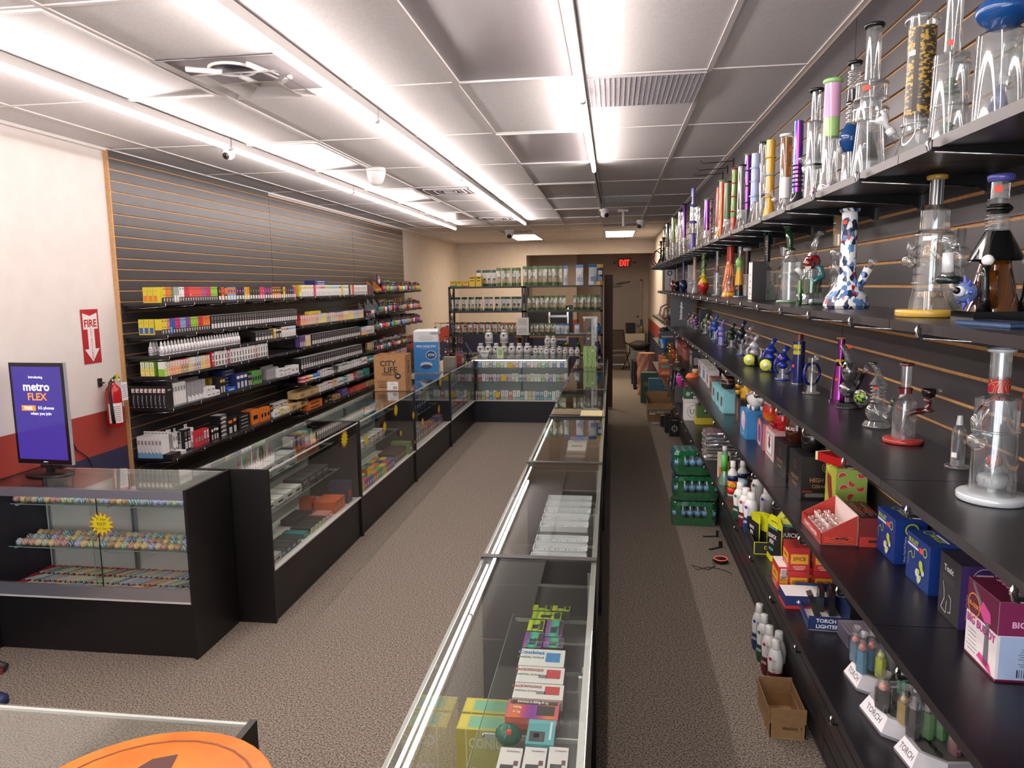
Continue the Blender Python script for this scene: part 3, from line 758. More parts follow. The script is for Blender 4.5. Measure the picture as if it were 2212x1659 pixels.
P,h=row1(1498,407,.73)
VI=gl('#6a67a8')
bong('violet triple stacked pipe, tallest near the far end',P,h,[(0,.3,.034,.026,VI,'body'),(.3,.46,.026,.026,CG,'body'),(.46,.5,.036,.03,VI,'body'),(.5,.72,.026,.026,CG,'body'),(.72,.76,.036,.026,VI,'body'),(.76,.88,.018,.018,glass('#7d78b8',.05,.1,.9,.5,2),'neck'),(.88,1,.02,.022,VI,'neck')],G1,base=(.046,.012,VI),rings=((.3,.03,.005,VI),(.74,.03,.006,VI),(.48,.03,.005,VI)))
far1=[(1479,440,IRID,'oil-slick slim pipe with yellow foot past the violet one'),(1470,455,CG,'clear jointed pipe just past the oil-slick slim one'),(1462,470,CG,'clear pipe with black rim, far end of the top shelf'),(1455,468,tg('#a8bc3a',.4),'lime tinted pipe at the far end of the top shelf'),(1449,484,CG,'clear pipe with label, far end of the top shelf'),(1442,482,tg('#3c3c44',.4),'smoky black pipe, far end of the top shelf'),(1436,490,CG,'clear slim pipe next to the hookah hoses')]
for i,(px,py,mt,lb)in enumerate(far1):
 P,h=row1(px,py,.71 if i%2 else .83)
 bong(lb,P,h,[(0,.4,.036,.03,CG),(.4,1,.022,.022,mt,'neck')],G1,base=(.045,.01,CG),lip=(.027,.012,gl('#232427')),percs=(('disc',.25,.012,.024,FROST),),n=14)
def hookah(label,P,h,hose,sh):
 r=thing('hookah',label,'hookah',P,0,'hookahs at the far end of the right shelves')
 b=MB();b.lathe([(.04,0),(.055,.02),(.06,.05),(.03,.12),(.016,.15)],c('#2a2c40',.15),16);b.build('vase',r)
 b=MB();b.lathe([(.016,.15),(.02,.17),(.01,.2),(.014,h*.6),(.02,h*.62),(.008,h*.66),(.01,h*.84)],c('#24201f',.3,.5),12);b.build('stem',r)
 b=MB();b.lathe([(.045,h*.84),(.05,h*.86)],c('#3b2a24',.4),16);b.lathe([(.012,h*.86),(.03,h)],c('#3a2a24',.6),14);b.build('bowl',r)
 for s in(-1,1):
  b=MB();b.tube([(0,0,h*.5),(-.06,s*.05,h*.62),(-.13,s*.09,h*.5),(-.15,s*.1,h*.2),(-.1,s*.09,h*.05),(-.02,s*.07,h*.12)],.006,hose[0]if s<0 else hose[1],8);b.build('hose',r)
P=Vector((.755,11.25,SZ['s1']+.0006));hookah('small hookah with red and blue hoses at the far end of the top shelf',P,.42,(c('#7a2420',.5),c('#1c2a5a',.5)),'s1')
P=Vector((.755,11.85,SZ['s1']+.0006));hookah('dark hookah with a red hose, last on the top right shelf',P,.40,(c('#8a2a22',.5),c('#241a1a',.5)),'s1')
# empty display hooks on the wall
for i,(px,py)in enumerate(((1526,355),(1513,370),(1503,382))):
 p=onx(px+58,py-4,.895)
 b=MB();b.tube([(0,0,-.03),(0,0,.02)],.004,BLK());b.tube([(0,0,.012),(-.22,0,.0),(-.24,0,.022)],.0028,BLK(),6);b.box(-.004,.002,-.01,.01,-.035,.03,BLK())
 tag(b.build('peg_hook',None,(.895,p.y,p.z)),f'{ordn(i)} of three empty black wall hooks above the top right shelf, counted from the camera','hook','empty wall hooks')
# ---------------------------------------------------------------- second shelf
G2='glass pipes along the second right shelf'
AMB=tg('#8a4f12',.35);INK=gl('#0e100f',.08);PUR=gl('#4d4f9a',.2)
# black and amber pipe on a slab foot
P=pbase(2140,688,'s2');P.x=.76;P.y=1.60;h=ptop(2152,377,P)
def horns(r,h):
 b=MB()
 b.box(-.056,.056,-.05,.05,0,.022,INK);b.build('slab_foot',r)
 for k,(x,y)in enumerate(((-.036,-.046),(.05,-.02))):
  b=MB();b.tube([(x,y,.022),(x*1.02,y,.05),(x*1.1,y,.09),(x*1.0,y*1.02,.118)],[.014,.008,.009,.006],INK,10);b.build('horn',r)
  b=MB();b.ball(.011,c('#e8e6e2',.15),(x,y*1.02,.122));b.build('horn_bead',r)
 b=MB();b.ball(.022,tg('#7fa0d8',.5),(-.06,-.02,.06));b.ball(.011,c('#e8e8ea',.2),(-.078,-.034,.062));b.ball(.007,c('#101010',.2),(-.086,-.04,.064))
 for k in range(8):
  a=k*PI/4;b.tube([(-.06,-.02+.015*math.cos(a),.06+.015*math.sin(a)),(-.064,-.02+.034*math.cos(a),.06+.034*math.sin(a))],[.007,.001],gl('#5560b8'),6)
 b.build('spiked_eye',r)
 b=MB();b.tube([(-.02,-.03,.03),(-.03,-.035,.1)],.018,AMB,12);b.build('side_tube',r)
 b=MB();b.tube([(-.05,.02,.03),(-.075,.02,.08),(-.08,.02,.10)],[.02,.018,.012],CG,12);b.ring(.018,.008,.085,gl('#16221e'),14,8,(-.076,.02,0));b.tube([(-.08,.02,.10),(-.08,.02,.14)],.011,FROST,12)
 b.tube([(-.08,.02,.14),(-.08,.02,.155),(-.08,.02,.175)],[.006,.013,.015],CG,12);b.tube([(-.08,.02,.165),(-.105,.02,.165),(-.112,.02,.145),(-.1,.02,.13)],.005,CG,8);b.build('bowl',r)
bong('black and amber pipe with violet lip, cone skirt and white beaded horns',P,h,[(0.07,.44,.048,.026,AMB),(.42,.43,.048,.05,INK),(.43,.62,.05,.022,INK),(.62,.74,.017,.024,CG,'neck','ribs'),(.74,.80,.017,.024,INK,'neck','bulge'),(.80,.84,.016,.022,CG,'neck','ribs'),(.84,.97,.0165,.0165,CG,'neck')],G2,lip=(.024,.014,PUR),extra=horns,sticker=(FA,.0168,.9,.012,.013,ORG))
# clear pipe on yellow foot with twisted neck
P=pbase(2008,676,'s2');h=ptop(2022,378,P);YEL=gl('#c9a546',.15)
TW=ramp_mat('twisted_neck',[(0,'#3c3c3e'),(.4,'#8e8e90'),(.6,'#f2f2f4'),(1,'#4a4a4c')],'wave',22,.1,.3,1,(1,1,.8))
def jawa(r,h):
 b=MB();b.tube([(.052,-.02,.05),(.052,-.02,h*.62)],.009,CG,12);b.ball(.026,CG,(.052,-.02,h*.42));b.build('side_arm',r)
 b=MB();b.ball(.016,CG,(-.052,0,h*.40));b.tube([(-.04,-.01,h*.38),(-.056,-.01,h*.48),(-.05,-.01,h*.52)],[.006,.006,.012],CG,10);b.build('joint',r)
 b=MB()
 for i,ch in enumerate('JAVA'):
  a=FA-.75;b.text(ch,(.043*math.cos(a),.043*math.sin(a),h*.30+i*.022),(0,0,1),(-math.cos(a+PI/2)*-1,-math.sin(a+PI/2)*-1,0),.018,c('#1f1a1c',.4),True)
 b.build('letters',r)
bong('clear pipe with ochre foot, ochre lip and twisted glass neck',P,h,[(0,.14,.046,.04,CG),(.14,.56,.039,.039,CG),(.56,.60,.039,.031,CG),(.60,.74,.031,.031,CG),(.74,.78,.031,.016,CG),(.78,.985,.0145,.0155,TW,'neck')],G2,base=(.074,.017,YEL),lip=(.0225,.012,gl('#a8833a',.2)),percs=(('disc',.09,.014,.026,tg('#d8a048',.6)),('dome',.40,.04,.023,tg('#d0a850',.6)),('tree',.22,.05,.028,CG)),rings=((.2,.04,.0025,CG),(.56,.039,.003,CG)),sticker=(FA-.1,.0395,.53,.018,.010,WST),extra=jawa)
# camouflage beaker
P=pbase(1828,650,'s2');h=ptop(1843,450,P)
def camojoint(r,h):
 b=MB();b.tube([(.03,-.02,h*.22),(.055,-.028,h*.40)],[.012,.015],CAMO,12);b.build('joint',r)
 b=MB();b.tube([(.055,-.028,h*.40),(.062,-.03,h*.45),(.068,-.032,h*.49)],[.005,.010,.013],CG,10);b.build('bowl',r)
bong('large beaker with white, blue, navy and red shard print',P,h,[(0,.03,.064,.070,CAMO),(.03,.12,.070,.062,CAMO),(.12,.34,.062,.027,CAMO,'body','curve'),(.34,.96,.0245,.0235,CAMO,'neck')],G2,lip=(.03,.012,CAMO),extra=camojoint,sticker=(FA-.2,.0255,.86,.014,.012,ORG),n=28)
P=pbase(1806,648,'s2',.82);h=ptop(1812,452,P)
GOLDC=glass('#f0e2b0',.03,.12,.95,.15,1.5)
def goldneck(r,h):
 b=MB();b.box(-.016,.016,-.016,.016,h*.74,h*.97,glass('#e0c890',.03,.2,.9,.4,1.5));b.build('square_neck',r)
bong('clear wavy pipe with square gilded neck behind the shard beaker',P,h,[(0,.3,.05,.022,CG,'body','curve'),(.3,.46,.02,.027,CG,'neck','bulge'),(.46,.62,.02,.028,CG,'neck','bulge'),(.62,.74,.018,.02,GOLDC,'neck'),(.74,.97,.0155,.0155,GOLDC,'neck')],G2,lip=(.024,.01,CG),extra=goldneck)
# skull rig
P=pbase(1752,650,'s2');h=ptop(1762,502,P)
def skull(r,h):
 b=MB();b.ball(.03,tg('#8a1f26',.8),(0,0,h*.60),(1,1,.95));b.tube([(-.01,-.02,h*.6),(-.034,-.03,h*.56)],[.018,.012],tg('#8a1f26',.8),10)
 b.ball(.006,c('#d8b030',.2),(-.026,-.022,h*.61));b.build('skull',r)
 b=MB()
 for k in range(5):b.tube([(-.03+k*.004,-.034,h*.53),(-.034+k*.004,-.038,h*.49)],[.003,.0008],c('#e8e4d8',.3),5)
 b.build('teeth',r)
 b=MB();b.tube([(.0,.0,h*.56),(.024,-.02,h*.50),(.03,-.024,h*.40),(.0,-.03,h*.33),(-.02,-.02,h*.38)],[.01,.013,.014,.012,.006],tg('#2f7a80',.7),10);b.build('tentacle',r)
 b=MB();b.tube([(-.04,-.02,h*.42),(-.062,-.03,h*.50)],.010,FROST,10);b.build('joint',r)
 b=MB();b.tube([(0,0,h*.7),(.004,-.004,h*.84),(.018,-.006,h*.97),(.028,-.006,h)],[.014,.011,.011,.013],CG,12);b.ring(.012,.004,0,tg('#3a4030',.6),14,6,(.028,-.006,h));b.build('neck',r)
bong('bent neck pipe carrying a red skull and teal tentacle',P,h,[(0,.05,.05,.05,CG),(.05,.14,.046,.03,CG),(.14,.34,.036,.036,tg('#2f5a30',.5)),(.34,.48,.036,.03,CG),(.66,.72,.02,.012,CG)],G2,base=(.052,.008,tg('#4a6a48',.4)),extra=skull,rings=((.7,.016,.004,CG),))
P=pbase(1704,643,'s2');h=ptop(1705,484,P);GBT=tg('#24502c',.75)
def bent(r,h):
 b=MB();b.tube([(0,0,h*.68),(-.002,0,h*.72),(-.004,0,h*.80),(-.012,0,h*.95)],[.014,.012,.013,.014],GBT,12);b.ring(.014,.006,0,GBT,14,6,(-.013,0,h*.965));b.ring(.016,.005,h*.68,GBT,14,6);b.build('bent_neck',r)
 b=MB();b.tube([(.034,-.01,h*.08),(.034,-.01,h*.45)],.008,CG,10);b.tube([(.034,-.01,h*.42),(.034,-.01,h*.52)],.011,FROST,10);b.build('joint',r)
bong('clear bottle shaped pipe with bent dark green neck and green foot',P,h,[(0,.5,.036,.036,CG),(.5,.64,.036,.014,CG,'body','curve'),(.64,.68,.014,.014,CG)],G2,base=(.052,.010,tg('#9ac89a',.45)),extra=bent,percs=(('tree',.12,.05,.024,CG),('disc',.35,.008,.03,FROST)))
P=pbase(1690,641,'s2',.82);h=ptop(1694,530,P)
bong('clear square shouldered pipe behind the bent green one',P,h,[(0,.55,.03,.03,CG),(.55,.62,.03,.014,CG),(.62,.72,.014,.014,CG,'neck'),(.72,.80,.014,.018,CG,'neck','bulge'),(.8,1,.014,.018,CG,'neck')],G2,base=(.042,.008,CG),lip=(.02,.008,gl('#39413a')),sticker=(FA,.0304,.42,.014,.01,WST))
P=pbase(1727,636,'s2',.68);h=ptop(1730,592,P)
bong('small green bubble attachment between the bent and skull pipes',P,h,[(0,.4,.008,.012,GBT,'body','bulge'),(.4,.8,.008,.008,tg('#5f9a4a',.6),'neck'),(.8,1,.006,.014,CG,'bowl')],G2,n=12)
P=pbase(1655,640,'s2');h=ptop(1656,502,P)
def stem2(r,h):
 b=MB();
 for i,ch in enumerate('CALAON'):b.text(ch,(.0155*math.cos(FA),.0155*math.sin(FA),h*.68+i*.012),(0,0,1),(math.sin(FA),-math.cos(FA),0),.009,c('#b8926a',.4),True)
 b.build('letters',r)
 b=MB()
 for k in range(8):
  a=k*PI/4;b.tube([(.014*math.cos(a),.014*math.sin(a),h*.955),(.024*math.cos(a),.024*math.sin(a),h)],[.005,.003],gl('#1f4a34'),6)
 b.build('petal_rim',r)
 b=MB();b.tube([(.0,-.02,h*.1),(0,-.022,h*.42)],.008,FROST,10);b.build('downstem',r)
bong('hourglass clear pipe with black lettered neck and green petal rim',P,h,[(0,.2,.044,.036,glass('#b0c8b4',.03,.1,.9,.3,2)),(.2,.30,.036,.030,CG),(.30,.42,.030,.034,CG),(.42,.5,.034,.014,CG),(.5,.56,.022,.016,CG),(.56,.96,.0145,.0145,gl('#17191a',.2),'neck')],G2,base=(.05,.009,glass('#c8d4cc',.05,.1,.9,.3,2)),extra=stem2)
# white / black box
def carton(label,P,w_,d,h,col,rot,group,name='carton',cat='box',deco=None,side=None,top=None,rough=.45,tilt=None):
 b=MB();cm=c(col,rough)if isinstance(col,str)else col
 b.cbox(0,0,0,w_,d,h,cm,side=c(side,rough)if isinstance(side,str)else side,top=c(top,rough)if isinstance(top,str)else top)
 if deco:deco(b,w_,d,h)
 o=b.build(name,None,P,rot if tilt is None else(tilt[0],tilt[1],rot));return tag(o,label,cat,group)
def deco_white(b,w_,d,h):
 F=b.face(w_,d,h,'front');b.rect(F,-w_*.46,w_*.46,.005,h-.005,c('#e6e4e0',.5))
 for k in range(4):b.rect((F[0]+Vector((0,-.0004,0)),F[1],F[2]),-w_*.1,w_*.12,h*(.15+.16*k),h*(.2+.16*k),c('#6a6a6a',.5))
RW=-PI/2
P=pbase(1619,638,'s2',.66);h=ptop(1622,565,P);carton('dark box with a white printed end on the second right shelf',P+Vector((.035,0,0)),.10,.065,h,'#26201f',RW,None,side='#1f1b1c',deco=deco_white)
P=pbase(1612,632,'s2',.83);h=ptop(1617,535,P)
bong('brown tube pipe with a white lip behind the white-ended box',P,h,[(0,.45,.03,.02,CG,'body','curve'),(.45,.93,.0205,.0205,gl('#3b201d'),'neck')],G2,base=(.035,.006,CG),lip=(.026,.02,gl('#dfe0e0')))
P=pbase(1596,632,'s2');h=ptop(1598,533,P)
bong('green and yellow figure shaped pipe with clear mouthpiece',P,h,[(0,.22,.026,.02,gl('#23241f'),'body'),(.22,.5,.024,.018,gl('#d8a02c'),'body'),(.5,.58,.016,.016,gl('#a8b448'),'body'),(.58,.78,.014,.023,gl('#7fae5a'),'head','bulge'),(.78,1,.008,.012,CG,'neck')],G2,base=(.034,.01,tg('#a8b4e8',.5)),sticker=(FA,.026,.16,.012,.01,ORG))
P=pbase(1576,636,'s2');h=ptop(1579,528,P)
def octo(r,h):
 for k in range(5):
  a=FA+(k-2)*.45;b=MB();b.tube([(.018*math.cos(a),.018*math.sin(a),h*.62),(.03*math.cos(a+.2),.03*math.sin(a+.2),h*.45),(.042*math.cos(a-.1),.042*math.sin(a-.1),h*.22),(.05*math.cos(a+.2),.05*math.sin(a+.2),h*.12)],[.008,.006,.004,.002],gl('#cf7a4c'),8);b.build('tentacle',r)
 b=MB();b.ball(.017,gl('#d98a5c'),(.015*math.cos(FA),.015*math.sin(FA),h*.62),(1,1,1.3));b.build('octopus_head',r)
SUN=ramp_mat('sunset_glass',[(0,'#a8322a'),(.08,'#c8c030'),(.14,'#b83a28'),(.2,'#d8a888'),(.55,'#b890a0'),(.8,'#3a5fa8'),(1,'#b83a28')],'z',1,.12,0,0,(1,1,4.5))
bong('orange octopus clinging to a red and blue beaker',P,h,[(0,.4,.054,.024,SUN,'body','curve'),(.4,.96,.0215,.0225,SUN,'neck')],G2,lip=(.028,.01,tg('#c04a3a',.5)),extra=octo,bowl=(FA+.4,.04,.2,.03,CG,.8))
P=pbase(1548,636,'s2');h=ptop(1550,542,P)
bong('slim clear pipe with red joint on a pale foot',P,h,[(0,.5,.023,.023,CG),(.5,.55,.023,.01,CG),(.55,.66,.011,.011,tg('#a83a34',.6),'neck'),(.66,1,.010,.011,CG,'neck')],G2,base=(.036,.006,glass('#c8e0dc',.05,.1,.8,.5,2)),lip=(.014,.006,CG),percs=(('tree',.15,.04,.014,tg('#c87878',.3)),))
P=pbase(1519,634,'s2');h=ptop(1521,545,P)
RYG=ramp_mat('rasta_gradient',[(0,'#a3261c'),(.4,'#a8281c'),(.46,'#d8b020'),(.7,'#d8b828'),(.8,'#6a8a45'),(1,'#6f8f50')],'z',1,.12,0,0,(1,1,4.6))
def coil(r,h):
 b=MB();b.tube([(.021*math.cos(t),.021*math.sin(t),h*(.5+.045*t/1.5))for t in[i*.45 for i in range(30)]],.0035,gl('#3a3020'),6);b.build('coil',r)
 b=MB();b.ring(.012,.004,0,gl('#c8a838'),12,6,(-.02,-.03,h*.42));b.build('handle_ring',r)
bong('rasta bubble pipe with green, yellow and red glass',P,h,[(0,.36,.02,.045,RYG,'body','bulge'),(.30,1,.0175,.018,RYG,'neck')],G2,base=(.03,.006,gl('#2a1a18')),extra=coil)
P=pbase(1500,630,'s2');h=ptop(1504,554,P);bong('silver-grey etched pipe with arms left of the rasta bubble',P,h,[(0,.36,.03,.014,CG,'body','curve'),(.36,1,.0145,.0145,ramp_mat('carved_glass',[(0,'#3a3438'),(.5,'#c8a888'),(1,'#8890a0')],'noise',60,.2),'neck')],G2,lip=(.018,.008,CG),bowl=(PI,.02,.2,.04,CG,.6))
P=pbase(1488,630,'s2');h=ptop(1490,573,P);carton('tall pale grey box with no print, far on the second right shelf',P+Vector((.03,0,0)),.05,.08,h,'#a8a4a8',RW,None)
P=pbase(1476,629,'s2');h=ptop(1481,560,P);bong('navy bubble pipe with pale blue straight neck',P,h,[(0,.36,.02,.043,gl('#1c2450'),'body','bulge'),(.3,1,.011,.011,tg('#3a5fa8',.5),'neck')],G2,base=(.03,.006,INK))
P=pbase(1462,628,'s2');h=ptop(1467,572,P);bong('dark bubble pipe with gold and turquoise neck',P,h,[(0,.36,.02,.04,gl('#1d1a20'),'body','bulge'),(.3,.85,.009,.009,tg('#58a8b8',.5),'neck'),(.85,1,.014,.018,INK,'neck')],G2,base=(.03,.006,INK))
P=pbase(1453,628,'s2');h=ptop(1455,603,P);bong('small red glass bubble left of the turquoise necked pipe',P,h,[(0,.9,.01,.03,tg('#8a1f20',.8),'body','bulge')],G2,base=(.02,.005,INK))
P=pbase(1438,625,'s2');P.y=10.1;h=ptop(1438,583,P)
def tsu(b,w_,d,h):
 F=b.face(w_,d,h,'front');b.rect(F,-w_*.5,w_*.5,0,h,c('#d5d2d6',.5));b.tx(F,'TSUNAMI',w_*.05,h*.40,w_*.13,c('#1d1b1f'),True,h*.5,rot=True)
 o,u,v=F;b.ring(w_*.22,w_*.05,0,c('#1d1b1f'),18,5,tuple(o+v*h*.84+Vector((0,-.001,0))),Matrix.Rotation(PI/2,3,'X'))
carton('tall white box with a round wave logo, end of the second shelf',P,.13,.10,h,'#3a3234',.25,None,deco=tsu)
# ---------------------------------------------------------------- third shelf
G3='small glass rigs along the third right shelf'
P=pbase(2131,1066,'s3');P.x=.775;P.y=1.58;h=ptop(2142,752,P)
MILK=glass('#e6eef2',.15,.1,.6,.75,2)
def wig(r,h):
 b=MB();b.tube([(.055,-.03,h*.30),(.055,-.03,h*.60)],.009,CG,12);b.tube([(.055,-.03,h*.48),(.055,-.03,h*.60)],.014,FROST,14);b.build('joint',r)
 b=MB();b.tube([(.055,-.03,h*.6),(.055,-.03,h*.64),(.05,-.03,h*.69),(.03,-.03,h*.71)],[.012,.014,.018,.004],WIGWAG,12);b.tube([(.06,-.03,h*.66),(.1,-.03,h*.645)],.005,CG,8);b.build('bowl',r)
 b=MB();b.tube([(-.03,-.03,h*.44),(-.058,-.045,h*.46),(-.062,-.048,h*.56),(-.04,-.03,h*.62)],.010,CG,12);b.ball(.018,CG,(-.056,-.044,h*.42));b.build('recycler_arm',r)
 b=MB();b.ball(.016,WIGWAG,(0,0,h*.26),(1,1,.9));b.cyl(.015,h*.12,h*.26,CG,14);b.build('inner_dome',r)
bong('tall clear pipe on a milky white foot with red swirl accents',P,h,[(0,.44,.043,.041,CG),(.44,.66,.041,.041,CG),(.66,.70,.041,.019,CG,'body','curve'),(.70,.79,.0195,.0195,WIGWAG,'swirl_band'),(.79,.98,.019,.019,CG,'neck')],G3,base=(.064,.015,MILK),lip=(.026,.008,MILK),percs=(('disc',.05,.022,.026,FROST),('tree',.48,.06,.028,CG)),rings=((.44,.041,.003,CG),),extra=wig)
P=pbase(2067,1010,'s3');h=ptop(2069,898,P)
bong('small clear bubbler with violet inner tube and white tag',P,h,[(0,.72,.0155,.0155,CG),(.72,.82,.0155,.007,CG),(.82,1,.008,.0055,FROST,'ground_joint')],G3,base=(.028,.006,CG),percs=(('cone',.1,.06,.004,tg('#2c2a5a',.8)),),sticker=(FA-.3,.0158,.22,.012,.012,WST))
P=pbase(1950,955,'s3');h=ptop(1953,784,P);OX=tg('#6b1f26',.75)
def oxarm(r,h):
 b=MB();b.tube([(-.006,0,.02),(-.004,0,h*.2),(.004,-.004,h*.34),(.02,-.012,h*.40),(.045,-.02,h*.415)],[.013,.008,.008,.009,.009],OX,12);b.build('downstem',r)
 b=MB();b.lathe([(.014,0),(.018,.004),(.008,.01),(.008,.028),(.013,.034)],OX,14,(.052,-.022,h*.405));b.build('joint',r)
 b=MB();b.lathe([(.004,0),(.016,.008),(.019,.024),(.014,.03)],gl('#1d1012'),14,(.052,-.022,h*.405+.036));b.ball(.006,CG,(.08,-.022,h*.405+.058));b.build('bowl',r)
bong('clear bottle pipe with oxblood lip and round red foot',P,h,[(0,.48,.030,.030,CG),(.48,.60,.030,.013,CG,'body','curve'),(.60,.67,.018,.018,OX,'collar'),(.67,.96,.013,.0135,CG,'neck')],G3,base=(.053,.011,gl('#a33630',.2)),lip=(.019,.008,OX),extra=oxarm)
P=pbase(1893,922,'s3');h=ptop(1886,782,P)
CHK=ramp_mat('green_check',[(0,'#1f2a14'),(.5,'#1f2a14'),(.51,'#7aa032'),(1,'#7aa032')],'voronoi',160,.2,0,0,(1,1,1),'CONSTANT')
def disc(r,h):
 Mx=Matrix.Rotation(PI/2,3,'X');b=MB()
 b.lathe([(.001,-.006),(.024,-.005),(.026,0),(.024,.005),(.001,.006)],CG,20,(-.052,-.01,h*.46),Matrix.Rotation(-.9,3,'Z')@Mx);b.cyl(.018,-.0065,.0065,CHK,18,(-.052,-.01,h*.46),Matrix.Rotation(-.9,3,'Z')@Mx);b.build('checker_disc',r)
 b=MB();b.tube([(0,0,h*.78),(-.006,-.002,h*.88),(-.02,-.006,h*.98)],[.010,.008,.009],CG,12);b.ring(.009,.004,0,tg('#3c5a30',.7),12,6,(-.021,-.006,h*.985));b.build('neck',r)
 b=MB();b.tube([(.02,-.02,h*.2),(.034,-.03,h*.42)],.006,CG,10);b.tube([(.032,-.028,h*.36),(.038,-.034,h*.46)],.009,tg('#5a7a48',.4),10);b.build('joint',r)
bong('clear rig with a green checkered side disc',P,h,[(0,.06,.040,.034,CG),(.06,.34,.022,.034,CG,'body','bulge'),(.34,.62,.014,.024,CG,'body','ribs'),(.62,.64,.016,.026,CG,'cone'),(.64,.78,.026,.010,CG,'cone')],G3,base=(.041,.007,CG),extra=disc,sticker=(FA,.024,.6,.014,.006,ORG))
P=pbase(1836,880,'s3');h=ptop(1812,742,P);SMK=glass('#6f6a70',.03,.12,.95,.3,1.6)
def smk(r,h):
 b=MB();b.tube([(.0,0,h*.6),(-.012,-.002,h*.8),(-.03,-.004,h*.98)],[.012,.009,.0095],CG,12);b.build('neck',r)
 b=MB();b.tube([(.01,-.02,h*.22),(.038,-.03,h*.55)],.007,gl('#1c1a1c'),10);b.build('downstem',r)
 b=MB();b.tube([(.038,-.03,h*.55),(.05,-.036,h*.66)],[.006,.014],CG,10);b.build('bowl',r)
 b=MB();b.lathe([(.001,-.003),(.016,0),(.001,.003)],GREENY,16,(-.034,-.006,h*.68),Matrix.Rotation(1.2,3,'Y'));b.build('swirl_marble',r)
bong('smoky black rig with bulbous body and tilted neck',P,h,[(0,.06,.046,.03,SMK),(.06,.14,.012,.012,SMK),(.14,.42,.014,.034,SMK,'body','bulge'),(.42,.7,.018,.028,SMK,'body','bulge')],G3,extra=smk,base=(.044,.004,SMK),sticker=(FA,.012,.95,.014,.01,ORG))
P=pbase(1800,868,'s3');P.x+=.02;h=ptop(1806,728,P)
bong('metallic purple bottle pipe with gold top',P,h,[(0,.04,.036,.036,IRID2),(.04,.56,.031,.022,IRID2),(.56,.62,.022,.012,IRID2),(.62,.66,.014,.018,YEL,'collar','bulge'),(.66,.97,.0125,.0125,IRID2,'neck')],G3,lip=(.018,.008,gl('#a88838',.2)),sticker=(FA,.0285,.36,.014,.01,ORG))
P=pbase(1752,850,'s3');h=ptop(1762,765,P)
COB=gl('#141f6a',.08)
def blring(r,h):
 b=MB();b.ring(.044,.006,0,COB,26,8,(0,0,h*.5),Matrix.Rotation(PI/2,3,'X')@Matrix.Rotation(.6,3,'Y'));b.build('hoop',r)
 b=MB();b.tube([(.012,0,h*.8),(.018,-.004,h)],[.006,.011],CG,10);b.build('bowl',r)
bong('clear rig ringed by a large cobalt blue hoop',P,h,[(0,.5,.020,.012,CG),(.5,.9,.014,.016,CG)],G3,base=(.034,.006,CG),extra=blring)
P=pbase(1723,829,'s3');h=ptop(1724,722,P)
def wd(r,h):
 b=MB();
 vs_=[]
 for i in range(7):
  a=FA-.7+1.4*i/6;vs_+=[(.0262*math.cos(a),.0262*math.sin(a),h*.60),(.0262*math.cos(a),.0262*math.sin(a),h*.80)]
 b.add(vs_,[(2*i,2*i+2,2*i+3,2*i+1)for i in range(6)],c('#c8b818',.3));b.text('WD-40',(.0268*math.cos(FA),.0268*math.sin(FA),h*.70),(-math.sin(FA),math.cos(FA),0),(0,0,1),.012,c('#1a2460'),True);b.build('printed_label',r)
bong('navy spray can shaped pipe with maroon cap and yellow label',P,h,[(0,.86,.026,.026,gl('#17205c',.15)),(.86,.88,.026,.0175,c('#c8c8ca',.2,.8)),(.88,1,.0175,.0175,gl('#5c1f22',.3),'cap')],G3,base=(.0265,.003,c('#c8c8ca',.2,.8)),extra=wd,sticker=(FA-.5,.0265,.36,.012,.012,ORG))
def recycler(label,px,py,pt,m1,m2,foot=None,mar=None,sz=1.0,ptx=None):
 P=pbase(px,py,'s3');h=ptop(ptx or px,pt,P)
 def ex(r,h):
  for s in(-1,1):
   b=MB();b.tube([(s*.012,0,h*.15),(s*.036,-.004,h*.28),(s*.038,-.004,h*.5),(s*.016,0,h*.66)],.006,m1,8);b.build('recycler_arm',r)
  b=MB();b.tube([(0,0,h*.72),(.006,0,h*.84),(.02,-.004,h*.98)],[.010,.009,.012],m1,10);b.build('neck',r)
  if mar:
   b=MB();Mx=Matrix.Rotation(-.55,3,'Z')@Matrix.Rotation(PI/2,3,'X')
   b.lathe([(.001,-.003),(.030,-.002),(.030,.002),(.001,.003)],mar,20,(-.03,-.03,h*.2),Mx);b.cyl(.012,-.0035,.0035,c('#e8e8e4',.3),14,(-.031,-.031,h*.2),Mx);b.build('round_sticker',r)
 return bong(label,P,h,[(0,.3,.024,.02,m2),(.3,.5,.012,.024,m1,'body','bulge'),(.5,.74,.014,.026,m1,'head','bulge')],G3,base=(.034,.007,foot or m2),extra=ex,sticker=(FA,.024,.62,.01,.01,ORG)if not mar else None,n=16)
recycler('clear rig with dark blue headed neck and glowing blue foot',1690,820,747,gl('#1c2f8a',.1),CG,tg('#3a6ad8',.5))
recycler('cobalt blue rig with a yellow-green round sticker, right one',1664,802,730,gl('#20389a',.1),gl('#18206a',.1),None,SLIME)
recycler('white-clear rig with a yellow-green round sticker, left one',1628,790,722,glass('#d8d8dc',.05,.1,.9,.5,2),gl('#1c1a1c',.1),None,SLIME)
recycler('clear rig on deep blue foot with black curved top',1601,767,692,gl('#1f2b38',.1),CG,gl('#1f3f9a',.1))
recycler('clear rig with tall horned grey top',1616,775,700,CG,CG,CG)
recycler('dark green rig with small black figure',1580,752,698,gl('#1f3a2c',.12),CG)
recycler('lilac recycler with four looping arms',1558,746,690,gl('#7d7cc0',.12),gl('#7d7cc0',.12),CG)
recycler('blue and clear looped rig on a light blue puck',1544,733,680,gl('#2f5fc0',.12),CG,gl('#6f9ad8',.15))
recycler('clear rig with curling top beside the leaning black box',1534,730,678,CG,gl('#2a2a2c',.1))
